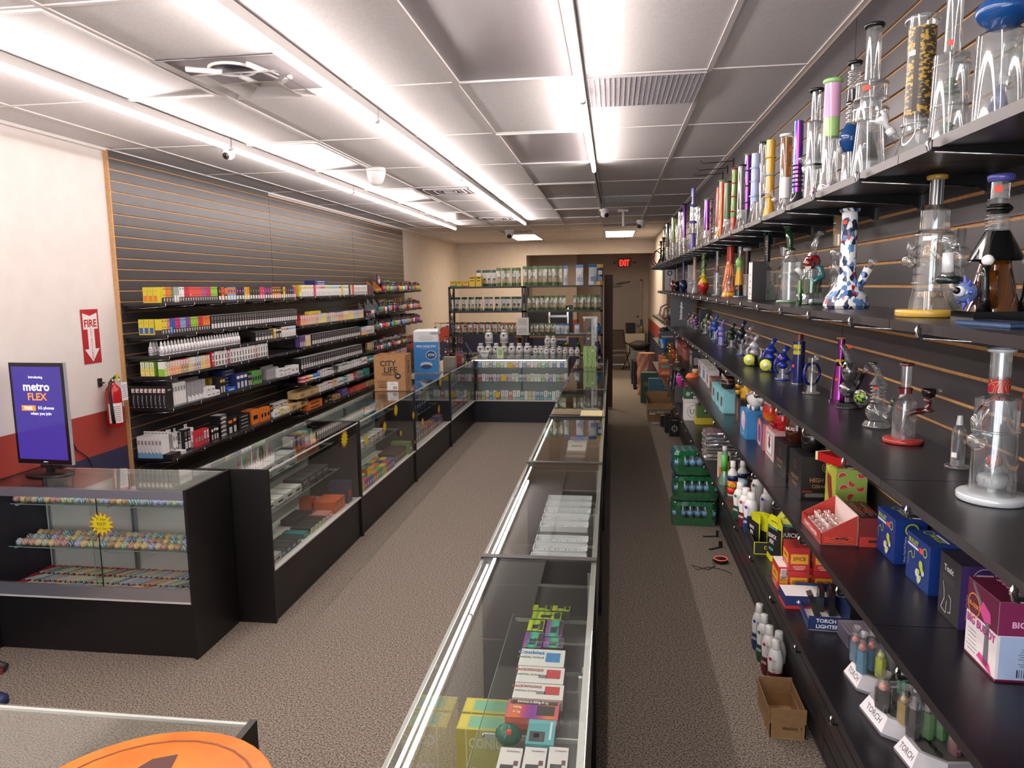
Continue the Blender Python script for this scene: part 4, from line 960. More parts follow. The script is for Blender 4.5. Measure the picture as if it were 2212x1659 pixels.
recycler('pale green rig beside the leaning black box',1524,722,676,glass('#b8c8b0',.04,.1,.9,.4,2),CG)
for i,(px,py,pt,lb,m_)in enumerate([(1502,712,682,'clear rig with violet marble, first past the black box',tg('#9a7ac8',.5)),(1494,708,678,'white and rose rig, second past the black box',glass('#e8d0d0',.05,.1,.9,.5,2)),(1487,706,674,'clear rig with orange sticker, third past the black box',CG),(1480,700,672,'copper topped rig, fourth past the black box',gl('#7a5040',.2)),(1474,696,668,'dark red topped rig standing next to the glassmaker box',gl('#5c2620',.2))]):
 recycler(lb,px,py,pt,m_,CG)
P=pbase(1514,718,'s3');h=ptop(1514,668,P);carton('tall black box leaning between rigs on the third shelf',P+Vector((.03,0,0)),.07,.09,h,'#26262b',RW,None,side='#1d1d22',top='#3a3a40')
def seng(b,w_,d,h):
 F=b.face(w_,d,h,'front');b.tx(F,'Stündenglass',.0,h*.5,w_*.16,c('#e8e4e2'),True,h*.62,rot=True)
 F=b.face(w_,d,h,'left');b.rect(F,-d/2,d/2,0,h,c('#cfcdd0',.5))
P=Vector((.735,8.05,SZ['s3']));h=.36
carton('tall black box with vertical white script, on the third shelf',P,.22,.22,.335,'#232227',-.1,None,deco=seng)
for i,(yy,hs)in enumerate(((8.75,(c('#8a3028',.5),c('#1f6a4a',.5))),(9.4,(c('#b05040',.5),c('#203a8a',.5))))):
 hookah(['hookah with red and green hoses behind the tall script box','hookah with salmon and blue hoses, farthest on the third shelf'][i],Vector((.74,yy,SZ['s3']+.0006)),.33,hs,'s3')
# ================================================================ BOXED GOODS ON THE FOURTH AND LOWEST RIGHT SHELVES
INK2=c('#141214',.4)
def pbox(label,A,B,top,depth,z,col,deco=None,group=None,side=None,topc=None,name='carton',cat='box',rough=.42,hh=None,w_=None):
 PA,PB=onz(*A,z),onz(*B,z)
 if w_:PA=PB+(PA-PB).normalized()*w_
 d=PB-PA;w=d.length;rot=math.atan2(d.y,d.x);inn=Vector((-d.y,d.x,0))/w
 h=hh or ony(*top,PB.y).z-z
 P=(PA+PB)/2+inn*(depth/2);P.z=z+.0006
 P.x=min(P.x,.893-(abs(depth*math.cos(rot+PI/2))+abs(w*math.cos(rot)))/2)
 b=MB();cm=lambda q:c(q,rough)if isinstance(q,str)else q
 b.cbox(0,0,0,w,depth,h,cm(col),side=cm(side)if side else None,top=cm(topc)if topc else None)
 if deco:deco(b,w,depth,h)
 return tag(b.build(name,None,P,rot),label,cat,group),P,h
z4,z5=SZ['s4'],SZ['s5']
G4,G5='boxed goods on the fourth right shelf','goods on the lowest right shelf'
def ring2(b,F,cx,cz,R,t,mt):
 o,u,v=F;n=u.cross(v);ctr=o+u*cx+v*cz+n*.0006
 k=28;vs_=[]
 for i in range(k):
  a=2*PI*i/k
  for rr in(R-t,R):vs_.append(ctr+(u*math.cos(a)+v*math.sin(a))*rr)
 b.add(vs_,[(2*i,2*i+1,(2*i+3)%(2*k),(2*i+2)%(2*k))for i in range(k)],mt)
def disc2(b,F,cx,cz,R,mt,sx=1,e=.0004,k=24):
 o,u,v=F;n=u.cross(v);ctr=o+u*cx+v*cz+n*e
 b.add([ctr+u*(math.cos(2*PI*i/k)*R*sx)+v*(math.sin(2*PI*i/k)*R)for i in range(k)],[tuple(range(k))],mt)
def poly2(b,F,pts,mt,e=.0004):
 o,u,v=F;n=u.cross(v);b.add([o+u*x+v*y+n*e for x,y in pts],[tuple(range(len(pts)))],mt)
def d_buddy(b,w,d,h):
 F=b.face(w,d,h,'front');MAR=c('#5e1638',.4);
 b.rect(F,-w/2,w/2,h*.58,h,MAR);b.rect(F,-w/2,w/2,0,h*.03,MAR)
 b.tx(F,'BIG BUDDY',w*.0,h*.50,h*.11,c('#b52a86',.4),True,w*.92)
 b.tx(F,'BLAZER',-w*.26,h*.70,h*.05,c('#e0a030',.4),True,w*.4);ring2(b,F,-w*.26,h*.70,w*.2,w*.02,c('#e0a030',.4))
 b.lines(F[0]+F[1]*(-w*.44)+F[2]*(h*.42)+Vector((0,-.0006,0)),F[1],F[2],w*.36,h*.32,6,c('#6a6a70',.6),.12)
 poly2(b,F,[(w*.12,h*.08),(w*.28,h*.08),(w*.24,h*.62),(w*.14,h*.62)],c('#8a8c92',.25,.6));poly2(b,F,[(-w*.08,h*.10),(w*.40,h*.03),(w*.32,h*.14),(w*.0,h*.18)],c('#d84a90',.4))
 poly2(b,F,[(-w*.10,h*.72),(w*.10,h*.60),(w*.3,h*.64),(w*.26,h*.76),(w*.02,h*.84)],c('#d04c92',.4));poly2(b,F,[(-w*.36,h*.97),(-w*.28,h*.99),(w*.0,h*.80),(-w*.06,h*.75)],c('#9aa0a8',.2,.6))
 F=b.face(w,d,h,'right');b.rect(F,-d/2,d/2,h*.58,h,c('#7c2450',.4));b.rect(F,-d/2,d/2,.0,h*.03,MAR);b.rect(F,-d*.46,d/2,h*.03,h*.57,c('#a9bcdc',.4))
 b.tx(F,'BIG BUDDY',d*.05,h*.72,h*.08,c('#e8b8d8',.4),True,d*.8);b.tx(F,'FUEL',d*.1,h*.50,h*.05,c('#9a1f2c',.4),True)
 b.lines(F[0]+F[1]*(-d*.2)+F[2]*(h*.44)+Vector((.0006,0,0)),F[1],F[2],d*.6,h*.24,8,c('#38404a',.6),.2)
 for i in range(12):b.rect((F[0]+Vector((.0004,0,0)),F[1],F[2]),-d*.2+i*d*.035,-d*.2+i*d*.035+d*(.01 if i%3 else .02),h*.06,h*.16,c('#26282e',.5))
 F=b.face(w,d,h,'top');b.tx(F,'BUDDY',0,0,d*.3,c('#c88aa8',.4),True,w*.8)
pbox('white and maroon torch box with pink lettering, at the right edge',(2108,1406),(2175,1474),(2188,1302),.13,z4,'#e6e0e0',d_buddy,G4,topc='#5a1434')
def d_quartz(b,w,d,h):
 F=b.face(w,d,h,'front');W=c('#c9c6c4',.5);b.tx(F,'Toxic',-w*.05,h*.80,h*.1,W,True,w*.5)
 b.lines(F[0]+F[1]*(-w*.35)+F[2]*(h*.70)+Vector((0,-.0006,0)),F[1],F[2],w*.6,h*.12,5,c('#77747a',.6),.14)
 o,u,v=F
 for pts in([(-.3,.55),(-.22,.42),(-.2,.3),(-.34,.12),(-.1,.08),(-.08,.28)],[(.0,.4),(.12,.36),(.12,.14),(.0,.12)]):
  for i in range(len(pts)-1):
   (x0,y0),(x1,y1)=pts[i],pts[i+1];p0=o+u*(x0*w)+v*(y0*h);p1=o+u*(x1*w)+v*(y1*h);t=(p1-p0).normalized();nn=t.cross(u.cross(v))*.0012
   b.add([p0-nn,p1-nn,p1+nn,p0+nn],[(0,1,2,3)],W)
 F=b.face(w,d,h,'right');b.rect(F,-d/2,d/2,0,h,c('#3d2a66',.45));L_=c('#cfc6d8',.5);ring2(b,F,.0,h*.80,d*.26,d*.02,L_);b.tx(F,'TT',0,h*.80,d*.22,L_,True)
 b.tx(F,'QUARTZ BEAKER KIT',-d*.02,h*.36,d*.13,L_,True,h*.6,rot=True);b.tx(F,'with 25mm Opaque Bottom Banger,',-d*.22,h*.36,d*.06,L_,False,h*.5,rot=True);b.tx(F,'Cyclone Cap & Terp Pearls',-d*.34,h*.36,d*.06,L_,False,h*.4,rot=True)
 F=b.face(w,d,h,'top');ring2(b,F,0,0,d*.3,d*.02,c('#3b2a5e',.4))
pbox('black and purple box lettered quartz beaker kit',(2024.7,1318),(2068.5,1361),(2077,1224),.10,z4,'#232126',d_quartz,G4,topc='#1f1b2a')
def d_bullet(b,w,d,h):
 F=b.face(w,d,h,'front');Y=c('#b8cc3a',.45);W=c('#d8dce8',.45)
 b.tx(F,'BULLET',-w*.20,h*.86,h*.1,Y,True,w*.5);b.rect(F,-w*.45,w*.02,h*.73,h*.78,W)
 ring2(b,F,w*.30,h*.80,w*.09,w*.02,Y);b.rect(F,w*.06,w*.2,h*.72,h*.83,ORG)
 o,u,v=F
 for pts in([(-.4,.30),(-.4,.55),(-.28,.62),(-.22,.5),(-.14,.55),(-.14,.7)],):
  for i in range(len(pts)-1):
   (x0,y0),(x1,y1)=pts[i],pts[i+1];p0=o+u*(x0*w)+v*(y0*h);p1=o+u*(x1*w)+v*(y1*h);t=(p1-p0).normalized();nn=t.cross(u.cross(v))*.0012
   b.add([p0-nn,p1-nn,p1+nn,p0+nn],[(0,1,2,3)],Y)
 rnd=random.Random(3)     # generic splash of colour where the printed figure stands
 for i in range(9):
  disc2(b,F,w*(.14+rnd.uniform(-.12,.12)),h*(.14+.045*i),w*rnd.uniform(.04,.09),(Y,W)[i%2],1,.0004+i*.00015,9)
 F=b.face(w,d,h,'right');ring2(b,F,.02*d,h*.78,d*.22,d*.05,Y);b.tx(F,'BULLET',d*.12,h*.30,d*.2,Y,True,h*.5,rot=True);b.tx(F,'14mm Male/90 Degree',-d*.16,h*.34,d*.1,W,False,h*.58,rot=True)
 F=b.face(w,d,h,'top');b.tx(F,'BULLET',w*.05,0,d*.16,Y,True,w*.5);b.rect(F,-w*.2,w*.3,d*.12,d*.2,W);ring2(b,F,-w*.3,0,d*.16,d*.03,Y)
pbox('blue box with yellow-green print, beside the black and purple box',(1955.5,1241.8),(2004,1288),(2008,1183.8),.085,z4,'#12347c',d_bullet,G4)
pbox('blue box with yellow-green print, beside the red display boxes',(1892,1182),(1930,1218.8),(1931.6,1124),.085,z4,'#12347c',d_bullet,G4)
# red display tray of glass bangers
def glass_cup(label,P,rr,h,g,rot=0):
 b=MB();b.lathe([(rr,0),(rr,h),(rr*.8,h),(rr*.8,h*.1),(.001,h*.1)],glass('#ffe8e2',.03,.12,.9,.2,1.6),12,cap=False)
 return tag(b.build('glass_banger',None,P),label,'glass banger',g)
PA,PB,PC=onz(1732,1128,z4),onz(1773,1178,z4),onz(1851,1178.7,z4)
w_,d_=(PA-PB).length,(PC-PB).length
ang=math.atan2((PB-PA).y,(PB-PA).x)
P=(PA+PC)/2;P.z=z4+.0006;P.x=min(P.x,.812-d_/2)
r=thing('display_tray','open red display tray filled with clear glass bangers','display box',P,ang,G4)
RB=c('#a83228',.45);b=MB();t=.003;hf,hb=.035,.095
b.box(-w_/2,w_/2,-d_/2,d_/2,0,t,c('#d8b0a8',.5));b.box(-w_/2,w_/2,-d_/2,-d_/2+t,0,hf,RB)
for sx,mt in((-1,c('#ead6d0',.5)),(1,RB)):
 x=sx*w_/2;v=[(x,-d_/2,0),(x,d_/2,0),(x,d_/2,hb),(x,-d_/2,hf),(x-sx*t,-d_/2,0),(x-sx*t,d_/2,0),(x-sx*t,d_/2,hb),(x-sx*t,-d_/2,hf)]
 b.add(v,[(0,1,2,3),(7,6,5,4),(3,2,6,7),(0,3,7,4),(1,5,6,2)],RB if sx>0 else RB)
b.box(-w_/2,w_/2,d_/2-t,d_/2,0,hb,c('#ead6d0',.5))
F=b.face(w_,d_,hf,'front');b.tx(F,'QUARTZ BANGER',0,hf*.5,hf*.45,c('#f0e0d8',.5),True,w_*.85)
F=b.face(w_,d_,hf,'right');b.rect(F,-d_*.1,d_*.25,hf*.5,hf*.7,c('#1b0f10',.6))
o_,u_,v_=F
for k in range(3):b.tube([o_+u_*(-d_*.4+d_*.1*i)+v_*(hf*(.25+.2*k)+.003*math.sin(i*1.7+k))for i in range(9)],.0007,c('#e0703a',.5),4)
b.build('tray_box',r)
rnd=random.Random(5);k=0
cR,sR=math.cos(ang),math.sin(ang)
for lay in range(2):
 for i in range(5-lay):
  for j in range(3-lay):
   lx=-w_*.36+w_*.72*(i+lay*.5)/4;ly=-d_*.30+d_*.6*(j+lay*.5)/2.2
   Q=P+Vector((lx*cR-ly*sR,lx*sR+ly*cR,.004+lay*.0265));k+=1
   glass_cup(f'{"upper" if lay else "lower"} clear banger in the open red tray, row {ordn(j)}, {ordn(i)} from far end',Q,.0105,.026,'glass bangers in the red tray')
P2=P+Vector((-math.sin(ang),math.cos(ang),0))*(d_/2+.037)+Vector((0,-.03,0))
def d_vol(b,w,d,h):
 F=b.face(w,d,h,'top');b.tx(F,'VOLCANEE',0,0,w*.25,c('#9a3a2c',.4),True,d*.8,rot=True)
 rnd=random.Random(9)
 for i in range(7):b.rect(F,rnd.uniform(-.4,.2)*w,rnd.uniform(.2,.45)*w,-d*.45+i*d*.13,-d*.45+i*d*.13+.002,c('#b0a09c',.5))
 F=b.face(w,d,h,'right');b.rect(F,-d/2,d/2,0,h*.35,RB);b.rect((F[0]+Vector((.0004,0,0)),F[1],F[2]),-d*.12,d*.25,h*.16,h*.24,c('#1b0f10',.6))
 F=b.face(w,d,h,'front');b.rect(F,w*.1,w*.45,h*.3,h*.8,WST)
b=MB();ww=w_*.8;dv=.07;b.cbox(0,0,0,ww,dv,.09,c('#6d1f1f',.4),top=c('#3c1416',.35));d_vol(b,ww,dv,.09)
tag(b.build('carton',None,P2+Vector((0,-.001,0)),ang),'closed dark red box with dark top beside the open red tray','box',G4)
# watermelon box
MEL=c('#8aa848',.45)
def d_melon(b,w,d,h):
 F=b.face(w,d,h,'right');rnd=random.Random(4)
 for i,(x,y,a)in enumerate(((-.3,.85,.4),(.3,.9,2.9),(-.25,.6,.2),(.28,.62,3.4),(.0,.42,.9),(-.3,.22,.1),(.32,.3,2.2),(.05,.08,.6),(.02,.72,2.5))):
  R=d*.17
  for rr,mt,e in((R,c('#2a3a1a',.5),.0004),(R*.93,c('#e8e0c0',.5),.0006),(R*.82,c('#c43a36',.5),.0008)):
   pts=[(x*d+rr*math.cos(a+t*PI/10),y*h+rr*math.sin(a+t*PI/10))for t in range(11)];poly2(b,F,pts,mt,e)
  for q in range(4):disc2(b,F,x*d+R*.4*math.cos(a+.5+q*.6),y*h+R*.45*math.sin(a+.5+q*.6),.0012,c('#2a1414',.5),1,.0011,6)
 F=b.face(w,d,h,'front');b.rect(F,-w/2,w/2,0,h,c('#b0b838',.45));poly2(b,F,[(w*.0,h*.1),(w*.35,h*.05),(w*.05,h*.75),(-w*.3,h*.78),(-w*.32,h*.6)],c('#8a2a2a',.45),.0006)
 for k in range(6):poly2(b,F,[(-w*.4,h*.9),(-w*.4+w*.7*math.cos(k*.5-1.3),h*.9+h*.2*math.sin(k*.5-1.3)),(-w*.35,h*.86)],c('#e0e070',.5),.0008+k*.0001)
 F=b.face(w,d,h,'top');b.rect(F,-w*.4,w*.4,-d*.4,d*.4,c('#54241c',.5))
_,Pm,hm=pbox('green box printed with watermelon slices behind the red tray',(1781,1091),(1803,1116),(1802,1014),.10,z4,MEL,d_melon,G4)
# slice-shaped pipe lying on it
b=MB();pr=[(-.085,-.022),(-.08,.03),(-.02,.026),(.085,.008),(.09,-.012),(.0,-.03)]
b.prism(pr,0,.030,c('#b0201c',.15));b.prism([(-.094,-.024),(-.089,.032),(-.08,.03),(-.085,-.022)],0,.031,c('#e0e0b0',.2))
for x,y in((-.05,0),(-.02,.008),(.02,-.005),(.05,.0),(-.03,-.015)):b.cyl(.002,.0295,.0305,c('#2a0808',.3),8,(x,y,0))
b.cyl(.004,-.002,.001,c('#2a0808',.3),10,(.085,-.002,.015),Matrix.Rotation(PI/2,3,'Y'))
tag(b.build('slice_pipe',None,Vector((Pm.x-.02,Pm.y+.0,z4+hm+.0015)),-PI/2+.5),'red watermelon slice shaped pipe lying on the watermelon box','pipe')
def d_pot(b,w,d,h):
 CU=c('#a87a58',.35,.4);F=b.face(w,d,h,'right');b.tx(F,'HIGH POT',d*.1,h*.46,h*.11,CU,True,d*.72);b.tx(F,'CERAMICS',d*.1,h*.31,h*.08,CU,True,d*.72)
 ring2(b,F,d*.2,h*.76,h*.12,h*.018,CU);ring2(b,F,d*.2,h*.76,h*.075,h*.018,CU)
 b.tx(F,'WARNING',-d*.34,h*.19,h*.035,c('#b02a24',.5),True);b.lines(F[0]+F[1]*(-d*.42)+F[2]*(h*.16)+Vector((.0006,0,0)),F[1],F[2],d*.6,h*.1,4,c('#a8a4a0',.6),.3)
 F=b.face(w,d,h,'front');b.tx(F,'HIGH POT',0,h*.42,h*.10,CU,True,w*.72);b.tx(F,'CERAMICS',0,h*.26,h*.07,CU,True,w*.72);ring2(b,F,0,h*.72,h*.1,h*.015,CU)
_,Pp,hp=pbox('large black ceramic mug box with copper lettering',(1703,1053),(1729,1079),(1728,988),.13,z4,'#171415',d_pot,G4)
_,Pq,hq=pbox('smaller black ceramic mug box left of the large one',(1671,1014),(1697,1038),(1697,963),.12,z4,'#171415',d_pot,G4)
def d_pink(b,w,d,h):
 F=b.face(w,d,h,'front');b.rect(F,-w*.36,w*.36,h*.12,h*.86,c('#7aa0a0',.5));b.rect((F[0]+Vector((0,-.0003,0)),F[1],F[2]),-w*.26,w*.26,h*.18,h*.80,c('#f0e8e4',.5));poly2(b,F,[(-w*.18,h*.5),(w*.18,h*.5),(0,h*.28)],c('#3a3038',.5),.0008);disc2(b,F,0,h*.62,w*.12,c('#7c2c34',.5),1,.0008)
_,Pr,hr=pbox('pale pink mug box with a framed picture on its front',(1653,978),(1670,999),(1671,937),.10,z4,'#d8b4b4',d_pink,G4)
def d_pur(b,w,d,h):
 F=b.face(w,d,h,'front');disc2(b,F,0,h*.55,w*.3,c('#d8825a',.5));disc2(b,F,0,h*.5,w*.2,c('#5a3a7a',.5),1,.0007);b.lines(F[0]+F[1]*(-w*.3)+F[2]*(h*.2)+Vector((0,-.0006,0)),F[1],F[2],w*.6,h*.1,2,c('#d8d0e8',.5))
_,Ps,hs_=pbox('violet and coral mug box under the red-orange tumbler',(1633,953),(1647,974),(1647,916.6),.10,z4,'#4a4a80',d_pur,G4,side='#c86a68')
def d_mug(b,w,d,h):
 F=b.face(w,d,h,'right');W=c('#dfe8ee',.5);b.tx(F,'MAKE',d*.18,h*.66,h*.13,W,True,d*.5);b.tx(F,'US',d*.2,h*.48,h*.11,W,True);b.tx(F,'FLY',d*.2,h*.30,h*.11,W,True)
 F=b.face(w,d,h,'front');disc2(b,F,0,h*.62,w*.28,c('#e0b8c8',.5),1.0);disc2(b,F,w*.1,h*.45,w*.18,c('#c8a0c0',.5),1,.0007);b.tx(F,'DREAM',0,h*.14,h*.06,W,True,w*.7)
_,Pt,ht=pbox('sky blue box with white letters under the white pig mug',(1598,936),(1612,950),(1611,889.5),.13,z4,'#2f7ab0',d_mug,G4)
def d_cop(b,w,d,h):
 F=b.face(w,d,h,'front');b.rect(F,-w*.2,w*.2,h*.1,h*.4,c('#7a5038',.4,.3));disc2(b,F,0,h*.66,w*.2,c('#7a5038',.4,.3))
_,Pu,hu=pbox('tall narrow black box with copper print between blue boxes',(1587,905),(1598,920),(1592.7,864.5),.08,z4,'#1b1616',d_cop,G4)
def d_lb(b,w,d,h):
 F=b.face(w,d,h,'front');b.rect(F,-w*.16,w*.16,h*.3,h*.75,c('#4a3a40',.5));F=b.face(w,d,h,'right')
 for i in range(10):b.rect(F,-d/2+i*d/10,-d/2+(i+1)*d/10,h*(.0 if i%2 else .03),h*(.03 if i%2 else .06),c('#20242a',.5))
for i,(A,B,T,q)in enumerate((((1553,884),(1563,895),(1565.6,851.5),'nearest'),((1545.5,872),(1555,883),(1556,842),'middle'),((1537,860),(1545,870),(1547,833),'farthest'))):
 _,Pl,hl=pbox(f'pale turquoise mug box, {q} of the three in a row',A,B,T,.09,z4,'#7ab8c0',d_lb,'three turquoise mug boxes')
 if i==1:PLB,hLB=Pl,hl
# mugs and figures on the boxes
def mug(label,P,rr,h,mt,shape='bulge',handle=True,extra=None,mouth='#2a1a14',name='ceramic_mug',g='novelty mugs on the boxes'):
 r=thing(name,label,'mug',P,0,g);b=MB()
 if shape=='bulge':pr=[(rr*.62,0),(rr*.92,h*.2),(rr,h*.5),(rr*.86,h*.82),(rr*.72,h),(rr*.66,h),(rr*.8,h*.8),(rr*.5,h*.1),(.001,h*.08)]
 else:pr=[(rr*.9,0),(rr,h*.1),(rr,h),(rr*.9,h),(rr*.9,h*.1),(.001,h*.08)]
 b.lathe(pr,mt,22,cap=False);b.build('bowl',r)
 if handle:
  b=MB();a=-.5;b.tube([(rr*.8*math.cos(a),rr*.8*math.sin(a),h*.8),(rr*1.5*math.cos(a),rr*1.5*math.sin(a),h*.7),(rr*1.4*math.cos(a),rr*1.4*math.sin(a),h*.3),(rr*.85*math.cos(a),rr*.85*math.sin(a),h*.2)],.006,mt if not isinstance(mt,str)else mt,8);b.build('handle',r)
 if extra:extra(r,h,rr)
 return r
FIRE=ramp_mat('sunset_tumbler',[(0,'#e0901c'),(.4,'#c8321c'),(.7,'#8a2a28'),(1,'#3f5058')],'z',1,.1,0,0,(1,1,9))
mug('round tumbler fading from grey to red and orange',Vector((Ps.x,Ps.y-.01,z4+hs_+.001)),.042,.10,FIRE,handle=False)
def spout(r,h,rr):
 b=MB();b.lathe([(.004,0),(.014,.008),(.017,.02),(.013,.022)],c('#a01c1c',.12),14,(-rr*1.1,-.012,h*.14));b.tube([(-rr*.7,-.008,h*.12),(-rr*1.1,-.012,h*.14)],.008,c('#a01c1c',.12),8);b.build('side_bowl',r)
mug('glossy red mug pipe with a small bowl on its side',Vector((Pr.x+.005,Pr.y-.01,z4+hr+.001)),.042,.10,c('#a81a1c',.1),extra=spout)
def lab(r,h,rr):
 b=MB();b.text('MUG',((rr+.001)*math.cos(-2.4),(rr+.001)*math.sin(-2.4),h*.55),(-math.sin(-2.4),math.cos(-2.4),0),(0,0,1),.014,c('#e0d0c0',.4),True);b.build('letters',r)
mug('large dark brown mug with pale lettering on a black box',Vector((Pq.x,Pq.y-.03,z4+hq+.001)),.05,.115,c('#3e1a10',.1),extra=lab)
mug('black mug on the large black box under the third shelf',Vector((Pp.x+.0,Pp.y+.02,z4+hp+.001)),.042,.10,c('#151314',.15))
def donut(r,h,rr):
 b=MB();b.ring(rr*.72,rr*.3,h*.30,c('#c88a90',.3),20,8);b.ring(rr*.72,rr*.3,h*.56,c('#d8a860',.35),20,8);b.ring(rr*.7,rr*.28,h*.82,c('#2a1712',.15),20,8);b.ring(rr*.74,rr*.2,h*.66,c('#e8d0a8',.4),20,6);b.build('donut_stack',r)
mug('mug shaped like a stack of iced donuts on the turquoise boxes',Vector((PLB.x+.01,PLB.y-.05,z4+hLB+.008)),.042,.095,c('#2a1712',.2),'cyl',True,donut)
def pine(r,h,rr):
 for z in(.3,.62):
  b=MB();b.lathe([(.004,0),(.016,.01),(.018,.022),(.013,.024)],c('#d8a018',.2),14,(-rr*1.3,-.006,h*z-.01));b.tube([(-rr*.7,-.004,h*z),(-rr*1.3,-.006,h*z)],.008,c('#d8a018',.2),8);b.build('side_bowl',r)
 b=MB();b.ball(.016,c('#3f7a3a',.3),(-rr*.7,-rr*.62,h*.72),(1,.3,1));b.ball(.009,c('#a8321c',.3),(-rr*.72,-rr*.74,h*.74),(1,.4,1));b.build('painted_crest',r)
mug('yellow mug pipe with two little bowls on a black box',Vector((Pu.x+.01,Pu.y-.02,z4+hu+.001)),.040,.105,c('#d8a41c',.15),'cyl',True,pine)
# white pig shaped mug
r=thing('pig_mug','white pig shaped mug with rainbow mane and gold stars','mug',(Pt.x-.01,Pt.y-.02,z4+ht+.001),-PI/2+.2,'novelty mugs on the boxes');W_=c('#e6e2dc',.1)
b=MB();b.ball(.05,W_,(0,0,.058),(1.15,.85,.9),18);b.ball(.028,W_,(.055,0,.07),(1,.9,.9),14);b.lathe([(.013,0),(.015,.012)],W_,12,(.08,0,.064),Matrix.Rotation(PI/2,3,'Y'));b.build('body',r)
for x,y in((-.03,-.022),(.03,-.022),(-.03,.022),(.03,.022)):b=MB();b.lathe([(.007,0),(.011,.022)],W_,10,(x,y,0));b.build('foot',r)
for s in(-1,1):b=MB();b.lathe([(.01,0),(.001,.02)],W_,8,(.045,s*.018,.09));b.build('ear',r)
b=MB();b.lathe([(.005,0),(.016,.01),(.018,.024),(.013,.026)],W_,14,(-.075,0,.04));b.tube([(-.04,0,.045),(-.075,0,.045)],.008,W_,8);b.build('side_bowl',r)
for k,hx in enumerate(('#d86a78','#e0b050','#7ab0c8')):b=MB();b.tube([(.035-k*.006,-.028-k*.004,.098-k*.004),(.0-k*.006,-.037-k*.003,.088-k*.006),(-.03-k*.004,-.037,.07-k*.006)],.003,c(hx,.2),6);b.build('mane_stripe',r)
for x,z in((-.015,.055),(.02,.045),(.005,.03),(-.03,.04)):
 b=MB();F=(Vector((x,-.0435,z)),Vector((1,0,0)),Vector((0,0,1)));poly2(b,F,[((.006 if i%2==0 else .0026)*math.sin(i*PI/5),(.006 if i%2==0 else .0026)*math.cos(i*PI/5))for i in range(10)],c('#a8843a',.3,.5));b.build('gold_star',r)
# small boxes and jars further along the fourth shelf
def d_small(c1):
 def f(b,w,d,h):
  F=b.face(w,d,h,'front');b.rect(F,-w*.3,w*.3,h*.15,h*.7,c(c1,.5));b.rect(F,-w*.4,w*.4,h*.8,h*.9,c('#8a8684',.5));F=b.face(w,d,h,'right');b.rect(F,-d*.3,d*.3,h*.2,h*.6,c(c1,.5))
 return f
for lb,A,B,T,dp,cc_,c1 in(('brownish rose carton beside the turquoise boxes',(1532,850),(1537,857),(1537,818),.08,'#7a5552','#5a3a3a'),('white and rose carton, third of the white row',(1525,828),(1530,838),(1531,802),.08,'#d8d2d0','#8a5a60'),('white and blue carton, second of the white row',(1517,818),(1523,827),(1522,792),.08,'#d5d2d0','#3a78b8'),('white and rose carton, first of the white row',(1508,806),(1514,816),(1514,784),.08,'#d8d2d0','#7a4a50'),
  ('tall black carton with white print near the gold figures',(1489,790),(1495,797),(1495,757),.07,'#1a1718','#8a8684'),('salmon carton in front, smallest of the reddish boxes',(1474,772),(1482,779),(1483,757),.06,'#8a453c','#7a3a34'),('salmon carton in the middle of the reddish boxes',(1464,761),(1468,768),(1470,745),.08,'#8f4a40','#7a3a34'),('dark red carton with white flap behind the gold figures',(1458,752),(1464,758),(1466,735),.09,'#6f2a28','#c8b8b4')):
 pbox(lb,A,B,T,dp,z4,cc_,d_small(c1),G4)
for i,(px,py)in enumerate(((1502,812),(1505,806))):
 P=onz(px,py,z4);P.z=z4+.0006;P.x+=.04*i;b=MB();b.lathe([(.026,0),(.027,.004),(.027,.055),(.025,.058)],c('#c8a878',.4),18);b.cyl(.0275,.012,.045,ramp_mat('jar_print',[(0,'#d8b060'),(.5,'#8a5a40'),(1,'#e0d0a0')],'noise',60,.4),18);b.cyl(.027,.058,.062,c('#b8b0a8',.3,.6),18)
 tag(b.build('candle_jar',None,P),['small printed tin in front of the white cartons','small printed tin tucked behind the front tin'][i],'tin',G4)
P=onz(1468,801,z4);P.z=z4+.0006;b=MB();b.lathe([(.05,0),(.055,.02),(.05,.022),(.045,.008),(.001,.008)],c('#171516',.25),20,cap=False);
for k in range(5):b.ball(.011,c('#2a2728',.15),(.02*math.cos(k*1.3),.02*math.sin(k*1.3),.02));
tag(b.build('ashtray',None,P),'black ashtray holding small dark pieces on the fourth shelf','ashtray')
def figure(label,px,py,pt,mt,foot=None):
 P=onz(px,py,z4);P.z=z4+.0006;h=ony(px,pt,P.y).z-z4;r=thing('figurine',label,'figurine',P,0,'small figures on the fourth shelf');s=h/.12
 b=MB();b.ball(.02*s,mt,(0,0,.03*s),(1,.8,1.2));b.ball(.013*s,mt,(0,0,.07*s));b.ball(.018*s,mt,(0,0,.1*s),(1,1,.9));b.tube([(-.012*s,0,.07*s),(-.03*s,-.01*s,.06*s),(-.028*s,-.012*s,.09*s)],.005*s,mt,6);b.tube([(.012*s,0,.07*s),(.03*s,-.01*s,.055*s)],.005*s,mt,6);b.build('body',r)
 b=MB();b.cbox(0,0,0,.06*s,.035*s,.008*s,foot or mt);b.build('plinth',r)
GOLD=c('#c8982c',.2,.9)
figure('gold figure standing tallest, left of the reddish boxes',1448,766,742,GOLD);figure('tiny gold figure on a white plinth, nearest of the figures',1462,782,764,GOLD,c('#cfc8c0',.5));figure('red and orange figure between the two gold figures',1455,773,755,c('#b8402c',.3));figure('small gold figure leaning beside the tall gold one',1452,762,745,GOLD)
